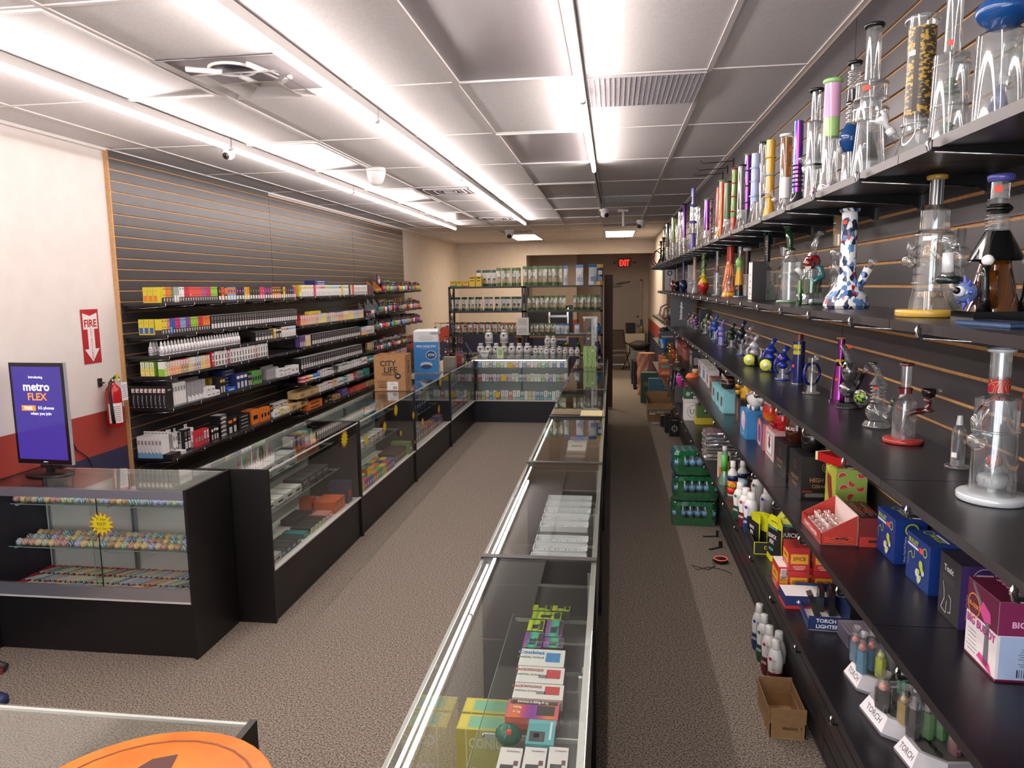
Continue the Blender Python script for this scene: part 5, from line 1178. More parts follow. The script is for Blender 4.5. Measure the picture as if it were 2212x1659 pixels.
P=onz(1433,753,z4);P.z=z4+.0006;h=ony(1433,732,P.y).z-z4;r=thing('plastic_cup','bright blue cup with a yellow sticker, far on the fourth shelf','cup',P);b=MB();b.lathe([(h*.3,0),(h*.38,h),(h*.35,h),(h*.28,.01),(.001,.01)],c('#1767a0',.35),20,cap=False);b.build('cup_body',r);b=MB();a=-1.7;b.quad((-h*.25,-h*.36,h*.1),(h*.22,-.002,0),(0,-h*.02,h*.4),c('#c8a858',.5));b.build('sticker',r)
# recorders and clutter at the far end
for i in range(4):
 b=MB();b.cbox(0,0,0,.26,.34,.045,c(['#1d1c1f','#5a5a5e','#2a2a2e','#8a8a8e'][i],.4),front=c('#3a3a3e',.4));F=b.face(.26,.34,.045,'front');b.rect(F,-.11,.04,.012,.032,c(['#77777c','#2a2a2c','#9a9a9e','#333337'][i],.4));b.rect(F,.07,.1,.014,.03,c('#c8c8cc',.3));tag(b.build('video_recorder',None,Vector((.755,9.95,z4+.001+i*.0465)),0),f'flat electronics box in the far stack of recorders, {ordn(i)} from the bottom','recorder','stack of recorders')
for i,(lb,hx,w0,hh)in enumerate((('dark cap lying on the stack of recorders','#241f20',.12,.05),('yellow-green tape roll on the stack of recorders','#a8a828',.07,.03),('grey folded cloth on the stack of recorders','#6a6468',.1,.04))):
 b=MB();b.lathe([(w0*.5,0),(w0*.52,hh*.3),(w0*.4,hh*.8),(w0*.1,hh)],c(hx,.7),14);tag(b.build(['cap','tape_roll','cloth'][i],None,Vector((.68+.07*i,9.87+.09*i,z4+.001+4*.0465))),lb,['cap','tape','cloth'][i])
# ================================================================ LOWEST RIGHT SHELF
def torch_tray(label,PL,PC,idx):
 "fan shaped tray: PL far-left foot corner, PC near foot corner of the lettered front"
 A,B=onz(*PL,z5),onz(*PC,z5);d=B-A;rot=math.atan2(d.y,d.x);w=d.length
 r=thing('torch_tray',label,'display tray',((A.x+B.x)/2,(A.y+B.y)/2,z5+.0006),rot,'torch lighter trays')
 GR=c('#77757a',.45);TOPG=c('#4b4846',.5);SIL=c('#b9b9bd',.35,.3)
 H=.045;D=.17;k=w*.5
 base=[(-k,0),(k,0),(k+.05,.055),(k+.05,D),(-k-.05,D),(-k-.05,.055)]
 top=[(-k+.01,.02),(k-.01,.02),(k+.035,.065),(k+.035,D),(-k-.035,D),(-k-.035,.065)]
 b=MB();vs_=[(x,y,0)for x,y in base]+[(x,y,.008)for x,y in base]+[(x,y,H)for x,y in top];n=6
 b.add(vs_,[tuple(reversed(range(6)))]+[(i,(i+1)%6,6+(i+1)%6,6+i)for i in range(6)],GR)
 b.add(vs_,[(6,7,13,12)],c('#e2e0e2',.4));b.add(vs_,[(7,8,14,13),(11,6,12,17)],c('#9b9a9e',.4));b.add(vs_,[(8,9,15,14),(9,10,16,15),(10,11,17,16)],GR)
 b.add(vs_,[(12,13,14,15,16,17)],SIL)
 inn=[(x*.88,.03+(y-.02)*.86)for x,y in top];b.add([(x,y,H+.0006)for x,y in inn],[tuple(range(6))],TOPG)
 sl=Vector((0,.02,H-.008)).normalized();b.text('TORCH',(0,.0094,.026),(1,0,0),sl,.017,c('#77767c',.5),True,w*.7)
 b.build('tray_body',r)
 b=MB()
 for i in range(4):
  for j in range(2):
   x=-k*.9+k*1.8*i/3;y=.065+.06*j;q=[(x+.014*math.cos(t*PI/4)*(1 if t%4 else 1.25),y+.008*math.sin(t*PI/4))for t in range(8)]
   b.add([(a,e,H+.0012)for a,e in q],[tuple(range(8))],c('#171412',.6))
 b.build('slot',r)
 return r,w,rot
TR=[]
for i,(PL,PC,lb)in enumerate((((1822,1455),(1850,1492),'grey fan shaped torch lighter tray, farthest of the three'),((1856,1530),(1903,1590),'grey fan shaped torch lighter tray, middle of the three'),((1930,1620),(1968,1668),'grey fan shaped torch lighter tray, nearest of the three'))):
 TR.append(torch_tray(lb,PL,PC,i))
BAG=glass('#f6f6f6',.12,.10,.6,.06,2)
def lighter(label,t,px,py,hx,hx2=None,h=.085,w=.026):
 P=onz(px,py,z5+.0475);rz=TR[t][0].rotation_euler.z
 r=thing('torch_lighter',label,'lighter',P,rz+.3,'torch lighters in plastic bags')
 b=MB();b.cbox(0,0,0,w,w*.55,h*.66,c(hx,.35));b.lathe([(w*.3,h*.66),(w*.34,h*.8),(w*.2,h*.86)],c(hx2 or hx,.35),10);b.build('body',r)
 b=MB();b.cbox(0,0,h*.70,w*.5,w*.62,h*.1,c('#c8c8cc',.3,.8));b.build('trigger',r)
 b=MB();rr=w*.66;pr=[(rr*.8,.001),(rr,h*.3),(rr*.95,h*.75),(rr*.5,h*1.02),(rr*.9,h*1.2)]
 b.lathe(pr,BAG,9,cap=False,smooth=False);b.build('plastic_bag',r)
lighter('blue and coral torch lighter bagged in the farthest tray',0,1860,1452,'#4f8aa8','#d8564a',.10)
lighter('orange topped torch lighter, first in the farthest tray',0,1846,1428,'#5f7a90','#e0604a',.09)
lighter('second blue and orange torch lighter in the farthest tray',0,1880,1445,'#4f7aa0','#e0604a',.095)
lighter('neon yellow torch lighter in the farthest tray',0,1901,1462,'#c8d828',None,.085)
lighter('clear silver torch lighter in the farthest tray',0,1922,1452,'#b0b0ae',None,.09)
lighter('teal torch lighter between the far and middle trays',1,1950,1500,'#1f8a68',None,.07)
lighter('orange and black torch lighter with a white sticker, middle tray',1,1906,1532,'#2a2422','#c8683a',.085,.034)
lighter('gold torch lighter bagged in the middle tray',1,1950,1562,'#a89050','#c8a040',.085)
lighter('black torch lighter standing between middle and nearest tray',2,1972,1592,'#1b1718','#241f20',.11,.03)
lighter('green torch lighter, left one in the nearest tray',2,2002,1592,'#3f7a30','#3a3a34',.10)
lighter('green torch lighter, right one in the nearest tray',2,2031,1594,'#3f7a30','#3a3a34',.09)
lighter('dark red torch lighter at the near end of the nearest tray',2,2062,1628,'#5c1c26','#8a8084',.07)
# blue torch lighter display box
def d_torch(b,w,d,h):
 pass
A,B=onz(1717,1290,z5),onz(1746,1361,z5);C3=onz(1806,1358,z5);w_=(B-A).length;d_=.13;rot=math.atan2((B-A).y,(B-A).x)
P=(A+B)/2+Vector((math.cos(rot+PI/2),math.sin(rot+PI/2),0))*d_/2;P.z=z5+.0006
r=thing('display_tray','open blue display tray lettered torch lighter, holding black torches','display box',P,rot,G5)
BL=c('#16264f',.4);b=MB();b.box(-w_/2,w_/2,-d_/2,d_/2,0,.003,c('#d8d4d0',.5));b.box(-w_/2,w_/2,-d_/2,-d_/2+.003,0,.03,BL);b.box(-w_/2,w_/2,d_/2-.003,d_/2,0,.09,BL);b.box(w_/2-.003,w_/2,-d_/2,d_/2,0,.05,BL);b.box(-w_/2,-w_/2+.003,-d_/2,d_/2,0,.06,BL)
F=b.face(w_,d_,.05,'right');b.tx(F,'TORCH',-.01,.036,.014,c('#d0d4e0',.4),True,d_*.6);b.tx(F,'LIGHTER',-.005,.016,.014,c('#d0d4e0',.4),True,d_*.7)
F=b.face(w_,d_,.03,'front');b.lines(F[0]+F[1]*(-w_*.4)+F[2]*.026+Vector((0,-.0006,0)),F[1],F[2],w_*.8,.02,3,c('#5f78b0',.5),.2);b.build('tray_box',r)
cR,sR=math.cos(rot),math.sin(rot)
for i,(lx,ly,tl)in enumerate(((-.02,.0,.0),(.02,-.015,.35),(.01,.035,.1),(-.05,.03,-.2))):
 Q=P+Vector((lx*cR-ly*sR,lx*sR+ly*cR,.004));t=thing('pocket_torch',['black pocket torch standing upright in the blue tray','black pocket torch with red edge leaning in the blue tray','black pocket torch at the back of the blue tray','black pocket torch at the far end of the blue tray'][i],'lighter',Q,(tl,0,rot),'black pocket torches in the blue tray')
 b=MB();b.cbox(0,0,0,.022,.022,.06,c(['#2a3a3a','#2c2a26','#1c1c20','#1f2428'][i],.3));b.build('tank',t);b=MB();b.cbox(.006,0,.06,.045,.018,.028,c('#131213',.35));b.build('head',t)
# white lidded carton
def d_wl(b,w,d,h):
 F=b.face(w,d,h,'front');b.rect(F,-w/2,w/2,0,h*.3,c('#a82a2c',.45));F=b.face(w,d,h,'right');b.rect(F,-d/2,d/2,0,h*.25,c('#a82a2c',.45));b.tx(F,'+',-d*.2,h*.55,h*.3,WST,True)
pbox('blue and red carton with an open white lid on the lowest shelf',(1682,1290),(1696,1315),(1697,1287),.15,z5,'#1f2c5c',d_wl,G5,topc='#e2e0de')
def d_grey(b,w,d,h):
 F=b.face(w,d,h,'top');b.lines(F[0]+F[1]*(-w*.4)+F[2]*(d*.4)+Vector((0,0,.0006)),F[1],F[2],w*.8,d*.8,6,c('#55525c',.5),.2)
pbox('grey carton with a raised white flap between torches',(1808,1368),(1832,1403),(1826,1372),.09,z5,'#4c4956',d_grey,G5,topc='#8a8690')
# orange and yellow incense boxes
def d_or(b,w,d,h):
 for s_,W2 in(('right',d),('front',w)):
  F=b.face(w,d,h,s_);b.rect(F,-W2*.42,W2*.42,h*.3,h*.72,c('#d8a02c',.45));b.tx(F,'SPICE',0,h*.52,h*.16,c('#8a2a1c',.45),True,W2*.7);b.lines(F[0]+F[1]*(-W2*.3)+F[2]*(h*.26)+F[1].cross(F[2])*.0006,F[1],F[2],W2*.6,h*.2,3,c('#f0d8b0',.5),.3)
A0,B0=onz(1698,1254,z5),onz(1709,1275,z5)
proto=None
for i in range(4):
 P=Vector((.655+.048*i,(A0.y+B0.y)/2,z5+.0006));
 b=MB();b.cbox(0,0,0,.115,.044,.095,c('#b8302a',.42),top=c('#d89a30',.45)if i else c('#e0dcd8',.45));d_or(b,.115,.044,.095)
 if i==0:F=b.face(.115,.044,.095,'right');[b.rect((F[0]+Vector((.0008,0,0)),F[1],F[2]),-.012+.003*k,-.0105+.003*k,.05,.085,INK2)for k in range(8)];b.rect((F[0]+Vector((.0004,0,0)),F[1],F[2]),-.015,.015,.048,.088,WST)
 tag(b.build('incense_box',None,P,-PI/2),f'orange and yellow incense box, {ordn(i)} from the aisle in the near row','box','incense boxes on the lowest shelf')
for i,(x,y)in enumerate(((.70,2.80),(.79,2.80))):
 for k in range(2):
  b=MB();b.cbox(0,0,0,.1,.075,.09,c('#b0282a',.42),top=c('#8a2a22',.45));d_or(b,.1,.075,.09);tag(b.build('incense_box',None,Vector((x,y,z5+.0006+k*.0915)),-PI/2),f'red incense box in the {ordn(i)} stack behind the near row, {"upper" if k else "lower"} one','box','incense boxes on the lowest shelf')
# detox pouches
def pouch(label,A,B,top,cols,words_,g,X=None,rot=None,th=.035):
 PA,PB=onz(*A,z5),onz(*B,z5);d=PB-PA;w=d.length;h=ony(*top,(PB.y+PA.y)/2).z-z5;rt=math.atan2(d.y,d.x)if rot is None else rot
 P=(PA+PB)/2;P.z=z5+.0006;P.x=X or P.x+.02
 b=MB();n=8;vs_=[];base_,band=cols
 for j in range(n+1):
  t=j/n;z=h*t;wid=w*(1-.08*math.sin(PI*t));dp=th*(1-t)**.7+.003
  if j>=n-1:wid=w*(.96 if j==n-1 else .6)
  vs_+=[(-wid/2,-dp/2*.2,z),(0,-dp/2,z),(wid/2,-dp/2*.2,z),(wid/2,dp/2*.2,z),(0,dp/2,z),(-wid/2,dp/2*.2,z)]
 for j in range(n):
  mt=c(band,.35)if j>=n-2 or j==0 else c(base_,.3)
  b.add(vs_,[(j*6+i,j*6+(i+1)%6,(j+1)*6+(i+1)%6,(j+1)*6+i)for i in range(6)],mt)
 b.add(vs_,[tuple(range(n*6,n*6+6)),tuple(reversed(range(6)))],c(band,.35))
 for sx in(-1,1):b.tube([(sx*w*.49,0,h*.02),(sx*w*.46,0,h*.5),(sx*w*.48,0,h*.86)],.0022,c(band,.35),5)
 for t_,z,hh,hx in words_:
  yy=-(th/2*(1-z)**.7+.0042);b.text(t_,(w*.02,yy,h*z),(1,0,0),(0,(.25*th/h),1),h*hh,c(hx,.4),True,w*.72)
 return tag(b.build('foil_pouch',None,P,rt),label,'pouch',g)
WR=[('spectrum',.88,.05,'#3a3a20'),('DETOX KIT',.74,.055,'#6fb8b0'),('QUICK',.56,.10,'#d8d8d6'),('FIX',.44,.09,'#d8d8d6'),('PLUS',.28,.06,'#6fb8b0')]
pouch('black and yellow detox pouch in front, facing the aisle',(1650,1200),(1674,1222),(1662,1115),('#232324','#c8c81c'),WR,'detox pouches',None,-PI/2+.3)
pouch('black and yellow detox pouch beside it, facing the camera',(1670,1222),(1712,1214),(1690,1104),('#232324','#c8c81c'),WR,'detox pouches',None,-.25)
# counter display of pouches
PA,PB=onz(1612,1160,z5),onz(1628,1197,z5);w_=(PB-PA).length;rot=math.atan2((PB-PA).y,(PB-PA).x);P=(PA+PB)/2+Vector((.05,0,0));P.z=z5+.0006
r=thing('display_tray','black tray edged yellow that holds folded detox pouches','display box',P,rot,G5);b=MB();b.box(-w_/2,w_/2,-.05,-.047,0,.055,c('#201d20',.4));b.box(-w_/2,w_/2,.047,.05,0,.12,c('#201d20',.4));b.box(w_/2-.003,w_/2,-.05,.05,0,.055,c('#201d20',.4));b.box(-w_/2,-w_/2+.003,-.05,.05,0,.1,c('#201d20',.4));b.box(-w_/2,w_/2,-.05,.05,0,.002,c('#201d20',.4))
F=b.face(w_,.1,.055,'right');b.tx(F,'DOSE',.02,.03,.016,c('#c8c81c',.4),True)
for x0,x1,zz0,zz1 in((-.05,.05,0,.003),(-.05,-.046,0,.055),(-.05,.05,.052,.055)):b.rect(F,x0,x1,zz0,zz1,c('#c8c81c',.4))
b.build('tray_box',r)
for i in range(3):
 Q=P+Vector((-.025+.025*i,.0,.0025));b=MB();w2=.075;vs_=[]
 for j in range(5):vs_+=[(-w2/2,-.004-.004*j%.01,.036*j),(w2/2,-.004,.036*j),(w2/2,.006,.036*j),(-w2/2,.006,.036*j)]
 for j in range(4):b.add(vs_,[(j*4+q,j*4+(q+1)%4,j*4+4+(q+1)%4,j*4+4+q)for q in range(4)],c('#c8c81c',.35)if j==3 or i==1 and j==2 else c('#222122',.35))
 b.add(vs_,[(16,17,18,19),(3,2,1,0)],c('#c8c81c',.35));b.tube([(w2*.5,0,0),(w2*.5,0,.14)],.0025,c('#c8c81c',.35),5);b.tube([(-w2*.5,0,0),(-w2*.5,0,.14)],.0025,c('#c8c81c',.35),5)
 b.text('QUICK',(0,-.02,.085),(1,0,0),(0,0,1),.016,WST,True,w2*.7);b.text('FIX',(0,-.02,.062),(1,0,0),(0,0,1),.016,WST,True)
 tag(b.build('foil_pouch',None,Q,-PI/2+.2+.25*i),f'{ordn(i)} pouch from the aisle standing in the black and yellow tray','pouch','pouches in the tray')
# drink bottles
def bottle(label,P,h,rr,body,cap,low=None,g='detox drink bottles',name='drink_bottle',txt='PREMIUM',ac='#1f3a8a',rot=0,curvy=True):
 r=thing(name,label,'bottle',P,rot,g);b=MB()
 pr=[(rr*.8,0),(rr*.86,h*.04),(rr,h*.16),(rr*.88,h*.38),(rr*.98,h*.60),(rr*.8,h*.74),(rr*.46,h*.84)]if curvy else[(rr*.95,0),(rr,h*.02),(rr,h*.6),(rr*.9,h*.68),(rr*.42,h*.78),(rr*.42,h*.82)]
 b.lathe(pr,c(body,.25),20);k=3 if curvy else 2
 if low and curvy:b.lathe([(q[0]*1.012,q[1])for q in pr[:4]],c(low,.3),20,cap=False)
 if not curvy:
  for z0,z1,hx in low:b.cyl(rr*1.012,h*z0,h*z1,c(hx,.3),20)
 b.build('bottle_body',r)
 b=MB()
 if cap:b.lathe([(rr*.52,h*.82),(rr*.54,h*.84),(rr*.5,h*.99),(rr*.44,h)],c(cap,.35),18);b.build('cap',r)
 if txt and curvy:
  b=MB()
  for j,ch in enumerate(txt):b.text(ch,(0,-rr*1.03,h*(.30+.055*j)),(0,0,1),(-1,0,0),h*.035,c('#4a4a4e',.5),False)
  Q=(Vector((-rr*.5,-rr*.88,0)),Vector((.87,-.5,0)),Vector((0,0,1)));disc2(b,Q,0,h*.66,rr*.22,c(ac,.4),1,.003);b.text('XTRA',(-rr*.52,-rr*.9,h*.28),(.87,-.5,0),(0,0,1),h*.06,WST,True,rr*.8)
  b.tube([(-rr*.15,-rr*1.0,h*.7),(-rr*.28,-rr*.93,h*.5),(-rr*.2,-rr*.97,h*.3)],rr*.02,c(ac,.4),4);b.build('print',r)
 return r
def on5(px,py,pt,zz=None):
 z=z5 if zz is None else zz;P=onz(px,py,z);h=ony(px,pt,P.y).z-z;P.z=z+.0006;return P,h
for lb,px,py,pt,ac,lo,nm_ in(('white premium bottle with green foot, first of the front trio',1598,1120,1042,'#2a7a50','#1c4a34',1),('white premium bottle with maroon foot, middle of the front trio',1610,1136,1054,'#a8283a','#6a1a28',1),('white premium bottle with blue foot, nearest of the front trio',1621,1148,1064,'#2a4aa8','#1c3a78',1),
  ('large white premium bottle with two coloured dots behind the trio',1636,1096,1020,'#2a7a50',None,1),('white premium bottle with blue dot behind the yellow pouches',1656,1118,1054,'#2a4aa8',None,1)):
 P,h=on5(px,py,pt);bottle(lb,P,h,.036,'#dedcda','#e6e4e0',lo,ac=ac,rot=-.3)
for lb,px,py,pt in(('orange and blue labelled bottle with white cap, front one',1582,1070,996),('orange and blue labelled bottle with white cap, rear one',1603,1058,996)):
 P,h=on5(px,py,pt);r=bottle(lb,P,h,.028,'#dcdad8','#e6e4e0',((.06,.24,'#c82a1c'),(.24,.44,'#d8701c'),(.44,.60,'#1c2c5c')),'cleaner bottles','cleaner_bottle',None,curvy=False)
 b=MB();b.text('420',(-.010,-.0290,h*.33),(.94,-.34,0),(0,0,1),h*.11,c('#e8c820',.4),True);b.build('print',r)
for lb,px,py,pt,hx,lid in(('dark jar with black lid, upper one behind the trio',1608,1048,1018,'#3c2a24','#141214'),('red labelled jar with black lid behind the trio',1618,1064,1032,'#7a2a20','#171315'),('steel shaker with black lid behind the orange bottles',1593,1030,990,'#6a6a6c','#1c1a1b'),('blue tube jar left of the premium bottles',1592,1080,1036,'#6a98b0','#7aa0b0')):
 P,h=on5(px,py,pt);P.x=min(P.x+.03,.86);r=thing('jar',lb,'jar',P,0,'jars on the lowest shelf');b=MB();b.lathe([(.026,0),(.028,.004),(.028,h*.7),(.024,h*.74)],c(hx,.3),18);b.build('jar_body',r);b=MB();b.lathe([(.027,h*.72),(.027,h)],c(lid,.35),18);b.build('lid',r)
P,h=on5(1564,1046,964);r=thing('spray_flask','conical clear flask bottle with green label and pale cap','bottle',P);b=MB();b.lathe([(.03,0),(.032,h*.1),(.018,h*.3),(.017,h*.86)],glass('#a8d8c0',.03,.1,.9,.4,2),18,cap=False);b.build('bottle_body',r);b=MB();b.cyl(.018,h*.36,h*.78,c('#4fa84a',.4),18);b.build('label_sleeve',r);b=MB();b.lathe([(.013,h*.84),(.014,h),(.011,h)],c('#b8c4bc',.35),14);b.build('cap',r)
P,h=on5(1552,1030,978);b=MB();b.cbox(0,0,0,.05,.07,h,c('#c8bfa8',.5));F=b.face(.05,.07,h,'right');b.rect(F,-.03,.03,h*.1,h*.45,c('#d8701c',.5));b.rect(F,-.03,.03,0,h*.1,c('#28307a',.5));tag(b.build('carton',None,P+Vector((.03,0,0)),-PI/2),'cream carton with orange and blue band behind the green flask','box',G5)
P,h=on5(1560,1040,985);r=bottle('slim bottle with yellow print left of the green flask',P+Vector((.03,0,0)),h,.018,'#a8a838','#1c1a1b',((.1,.5,'#c8c838'),),'cleaner bottles','cleaner_bottle',None,curvy=False)
# wrapped rolling trays in a pile
PILE=[('#7a7468','#8a8890'),('#6a6a72','#b0a890'),('#8a8478','#5a6a50'),('#9a98a0','#7a5a50'),('#3a4a6a','#c0b8a8'),('#8a7a60','#4a5a7a'),('#b0b0b4','#7a8a9a'),('#3a4a78','#a87860')]
PA=onz(1500,985,z5);WRAP=glass('#f4f4f4',.15,.18,.6,.10,1.5)
for i,(h1,h2)in enumerate(PILE):
 r=thing('rolling_tray',f'shrink-wrapped patterned tray in the pile, {ordn(i)} from the bottom','tray',(.755,PA.y-.02,z5+.001+i*.0235),.05*math.sin(i*2.3),'pile of wrapped trays');b=MB();b.box(-.135,.125,-.10,.10,0,.014,ramp_mat('tray_print%d'%i,[(0,h1),(.45,h1),(.55,h2),(1,'#d0ccc4')],'noise',22+i*4,.3));b.build('tray',r)
 b=MB();rnd=random.Random(i);n=20;vs_=[]
 for j in range(3):
  for k in range(n):
   a=2*PI*k/n;q=1+rnd.uniform(-.05,.07);x=.134*max(-1,min(1,1.35*math.cos(a)))*q;y=.104*max(-1,min(1,1.35*math.sin(a)))*q;vs_.append((x,y,.001+j*.0095+rnd.uniform(0,.001)))
 b.add(vs_,[(j*n+k,j*n+(k+1)%n,(j+1)*n+(k+1)%n,(j+1)*n+k)for j in range(2)for k in range(n)],WRAP);b.build('plastic_wrap',r)
# cartons past the trays
def d_soc(b,w,d,h):
 F=b.face(w,d,h,'right');ring2(b,F,0,h*.5,h*.36,h*.02,c('#4a4a4a',.5));b.tx(F,'US',0,h*.5,h*.28,c('#2a2a2a',.5),False)
def d_bars(b,w,d,h):
 F=b.face(w,d,h,'right')
 for i in range(5):b.rect(F,-d*.4+i*d*.18,-d*.4+i*d*.18+d*.08,h*.2,h*.8,c('#3f1c1a',.5))
def d_grn(b,w,d,h):
 F=b.face(w,d,h,'right');b.rect(F,-d*.05,d*.25,h*.05,h*.95,c('#c8c8c0',.5));disc2(b,F,-d*.3,h*.5,h*.22,c('#8ab098',.5))
def stack5(label,x,y,z,w,d,h,hx,deco=None,top=None):
 b=MB();b.cbox(0,0,0,w,d,h,c(hx,.45),top=c(top,.45)if top else None)
 if deco:deco(b,w,d,h)
 tag(b.build('carton',None,(x,y,z),-PI/2),label,'box','stacked cartons on the lowest shelf')
Pw=onz(1470,905,z5);yw=Pw.y-.0;x0=.70
stack5('white carton with a round monogram at the bottom of the pile',x0,yw,z5+.0006,.13,.16,.155,'#d5d2cd',d_soc)
stack5('flat white carton with a pink mark on the monogram carton',x0,yw,z5+.157,.13,.17,.03,'#cfc8c0',None)
stack5('dark green carton with white panel, in the tall pile',x0,yw,z5+.188,.13,.17,.085,'#1c4a2c',d_grn)
stack5('dark red carton with barred print, in the tall pile',x0,yw+.02,z5+.2745,.12,.15,.075,'#6a1f1f',d_bars)
P=Vector((x0-.02,yw,z5+.351));b=MB();b.lathe([(.045,0),(.05,.02),(.03,.05),(.0,.055)],c('#d8642a',.6),12);tag(b.build('toy',None,P),'orange soft toy on top of the tall carton pile','toy')
stack5('second white monogram carton right behind the first',x0+.13,yw+.02,z5+.0006,.12,.07,.15,'#d0cdc8',d_soc)
Pg=onz(1503,914,z5);stack5('yellow tray carton under the green one beside the monogram cartons',.77,Pg.y,z5+.0006,.12,.15,.055,'#b8a828');stack5('olive green carton on the yellow one',.77,Pg.y,z5+.057,.11,.13,.10,'#4f6a30');stack5('black carton on top of the olive one',.77,Pg.y,z5+.158,.09,.10,.06,'#1a181a')
Pm_=onz(1448,868,z5)
stack5('dark grey carton under the magenta vase',.69,Pm_.y,z5+.0006,.12,.13,.16,'#3a3836')
b=MB();b.lathe([(.035,0),(.06,.04),(.065,.09),(.04,.14),(.035,.14)],c('#b83a98',.3),7,smooth=False);tag(b.build('vase',None,(.69,Pm_.y,z5+.1618)),'faceted magenta vase standing on the grey carton','vase')
# tools on cards
for i in range(9):
 y=8.0+.13*i;x=.66+.05*(i%3);b=MB();hx=['#3a3a3e','#b83a34','#2a6a9a','#8a8a90','#4a4a50'][i%5]
 b.tube([(0,0,.004),(0,0,.10),(.004,0,.16)],[.006,.006,.002],c('#8a8a90',.3,.7),6);b.tube([(0,0,.004),(0,0,.07)],.009,c(hx,.4),8);b.cyl(.012,0,.004,c('#2a2a2c',.4),10)
 tag(b.build('wax_tool',None,(x,y,z5+.0006),(.12,0,0)),f'small metal tool with coloured grip, {ordn(i)} of the tool row from the near side','tool','small tools on the lowest shelf')
for i in range(6):
 j,k=divmod(i,3);b=MB();b.cbox(0,0,0,.13,.14,.08,c(['#a8502a','#8a4a30','#b86a3a'][k],.5),top=c('#c8844a',.5));F=b.face(.13,.14,.08,'right');b.rect(F,-.05,.05,.02,.05,c(['#c8883a','#4a8a7a','#d8a040'][(k+j)%3],.5))
 tag(b.build('carton',None,(.68+.0*j,9.6+.16*j,z5+.001+.0815*k),-PI/2),f'orange carton of the far pile, {ordn(j)} column, {ordn(k)} from the bottom','box','orange cartons at the far end')
# ================================================================ ON THE FLOOR BY THE RIGHT WALL
PET=glass('#eaf4f2',.03,.12,.9,.08,1.8)
def water_bottle(M):
 b=MB();return b
PK=onz(1500,1137,0);wy=PK.y+.13
GW=glass('#2f9a5a',.12,.12,.6,.45,2);BW=glass('#5aa0d0',.12,.12,.6,.4,2)
bproto=None
for t in range(3):
 r=thing('water_pack',f'green and blue wrapped pack of water bottles, {["bottom", "middle", "top"][t]} one of the stack','water bottles',(.70+.008*t-(.012 if t==2 else 0),wy,.0008+t*.221),.04*(t-1),'stacked water packs')
 W2,D2,HH=.185,.125,.205
 for i in range(6):
  for j in range(4):
   x=-W2+.031+i*.0615;y=-D2+.031+j*.0625
   if bproto is None:
    b=MB();b.lathe([(.026,0),(.0305,.01),(.0305,.05),(.028,.07),(.0305,.09),(.0305,.14),(.012,.18),(.012,.19)],PET,12,cap=False);b.cyl(.0306,.085,.125,c('#7ab0d0',.4),12);b.cyl(.0135,.186,.2,c('#e4e8ea',.4),10)
    o=b.build('water_bottle',r,(x,y,.001));bproto=o
   else:
    o=bproto.copy();COL.objects.link(o);o.parent=r;o.location=(x,y,.001)
 b=MB();n=28;rnd=random.Random(t);vs_=[];L_=6
 for j in range(L_+1):
  for k in range(n):
   a=2*PI*k/n;q=1+rnd.uniform(-.012,.02)-(.10 if j==L_ else 0)-(.03 if j==0 else 0);vs_.append((W2*max(-1,min(1,1.3*math.cos(a)))*q,D2*max(-1,min(1,1.3*math.sin(a)))*q,HH*j/L_+.001))
 for j in range(L_):
  for k in range(n):
   a=2*PI*(k+.5)/n;hole=1.5<j<4.5 and(abs(math.sin(a))>.86 and math.cos(a)<.45 and math.cos(a)>-.35)
   if hole:b.add(vs_,[],WRAP);continue
   b.add([vs_[q]for q in(j*n+k,j*n+(k+1)%n,(j+1)*n+(k+1)%n,(j+1)*n+k)],[(0,1,2,3)],GW if math.cos(a)>-.8 or t==0 else BW,True)
 b.add([vs_[L_*n+k]for k in range(n)],[tuple(range(n))],glass('#a8d8d0',.15,.15,.6,.25,2)if t==2 else BW);b.build('plastic_wrap',r)
# five bottles standing on the carpet
for i,(px,py,pt,ac,lo)in enumerate(((1652,1402,1288,'#2a4aa8','#1c3468'),(1668,1428,1318,'#2a7a50','#1c4a34'),(1684,1456,1348,'#a8283a','#5c1a20'),(1697,1478,1388,'#a8283a','#5c1a20'),(1700,1490,1402,'#a8283a','#5c1a20'))):
 P=onz(px,py,0);P.x=.822;h=.265;P.z=.0006
 if i==3:P.y=3.70;P.x=.856
 bottle(['white premium bottle with blue foot standing on the carpet','white premium bottle with green foot standing on the carpet','white premium bottle with maroon foot, third on the carpet','white premium bottle half hidden behind the nearest one on the carpet','white premium bottle with maroon foot, nearest to the cardboard box'][i],P,h,.040,'#dedcda','#e6e4e0',lo,'premium bottles on the carpet',ac=ac,rot=-.3)
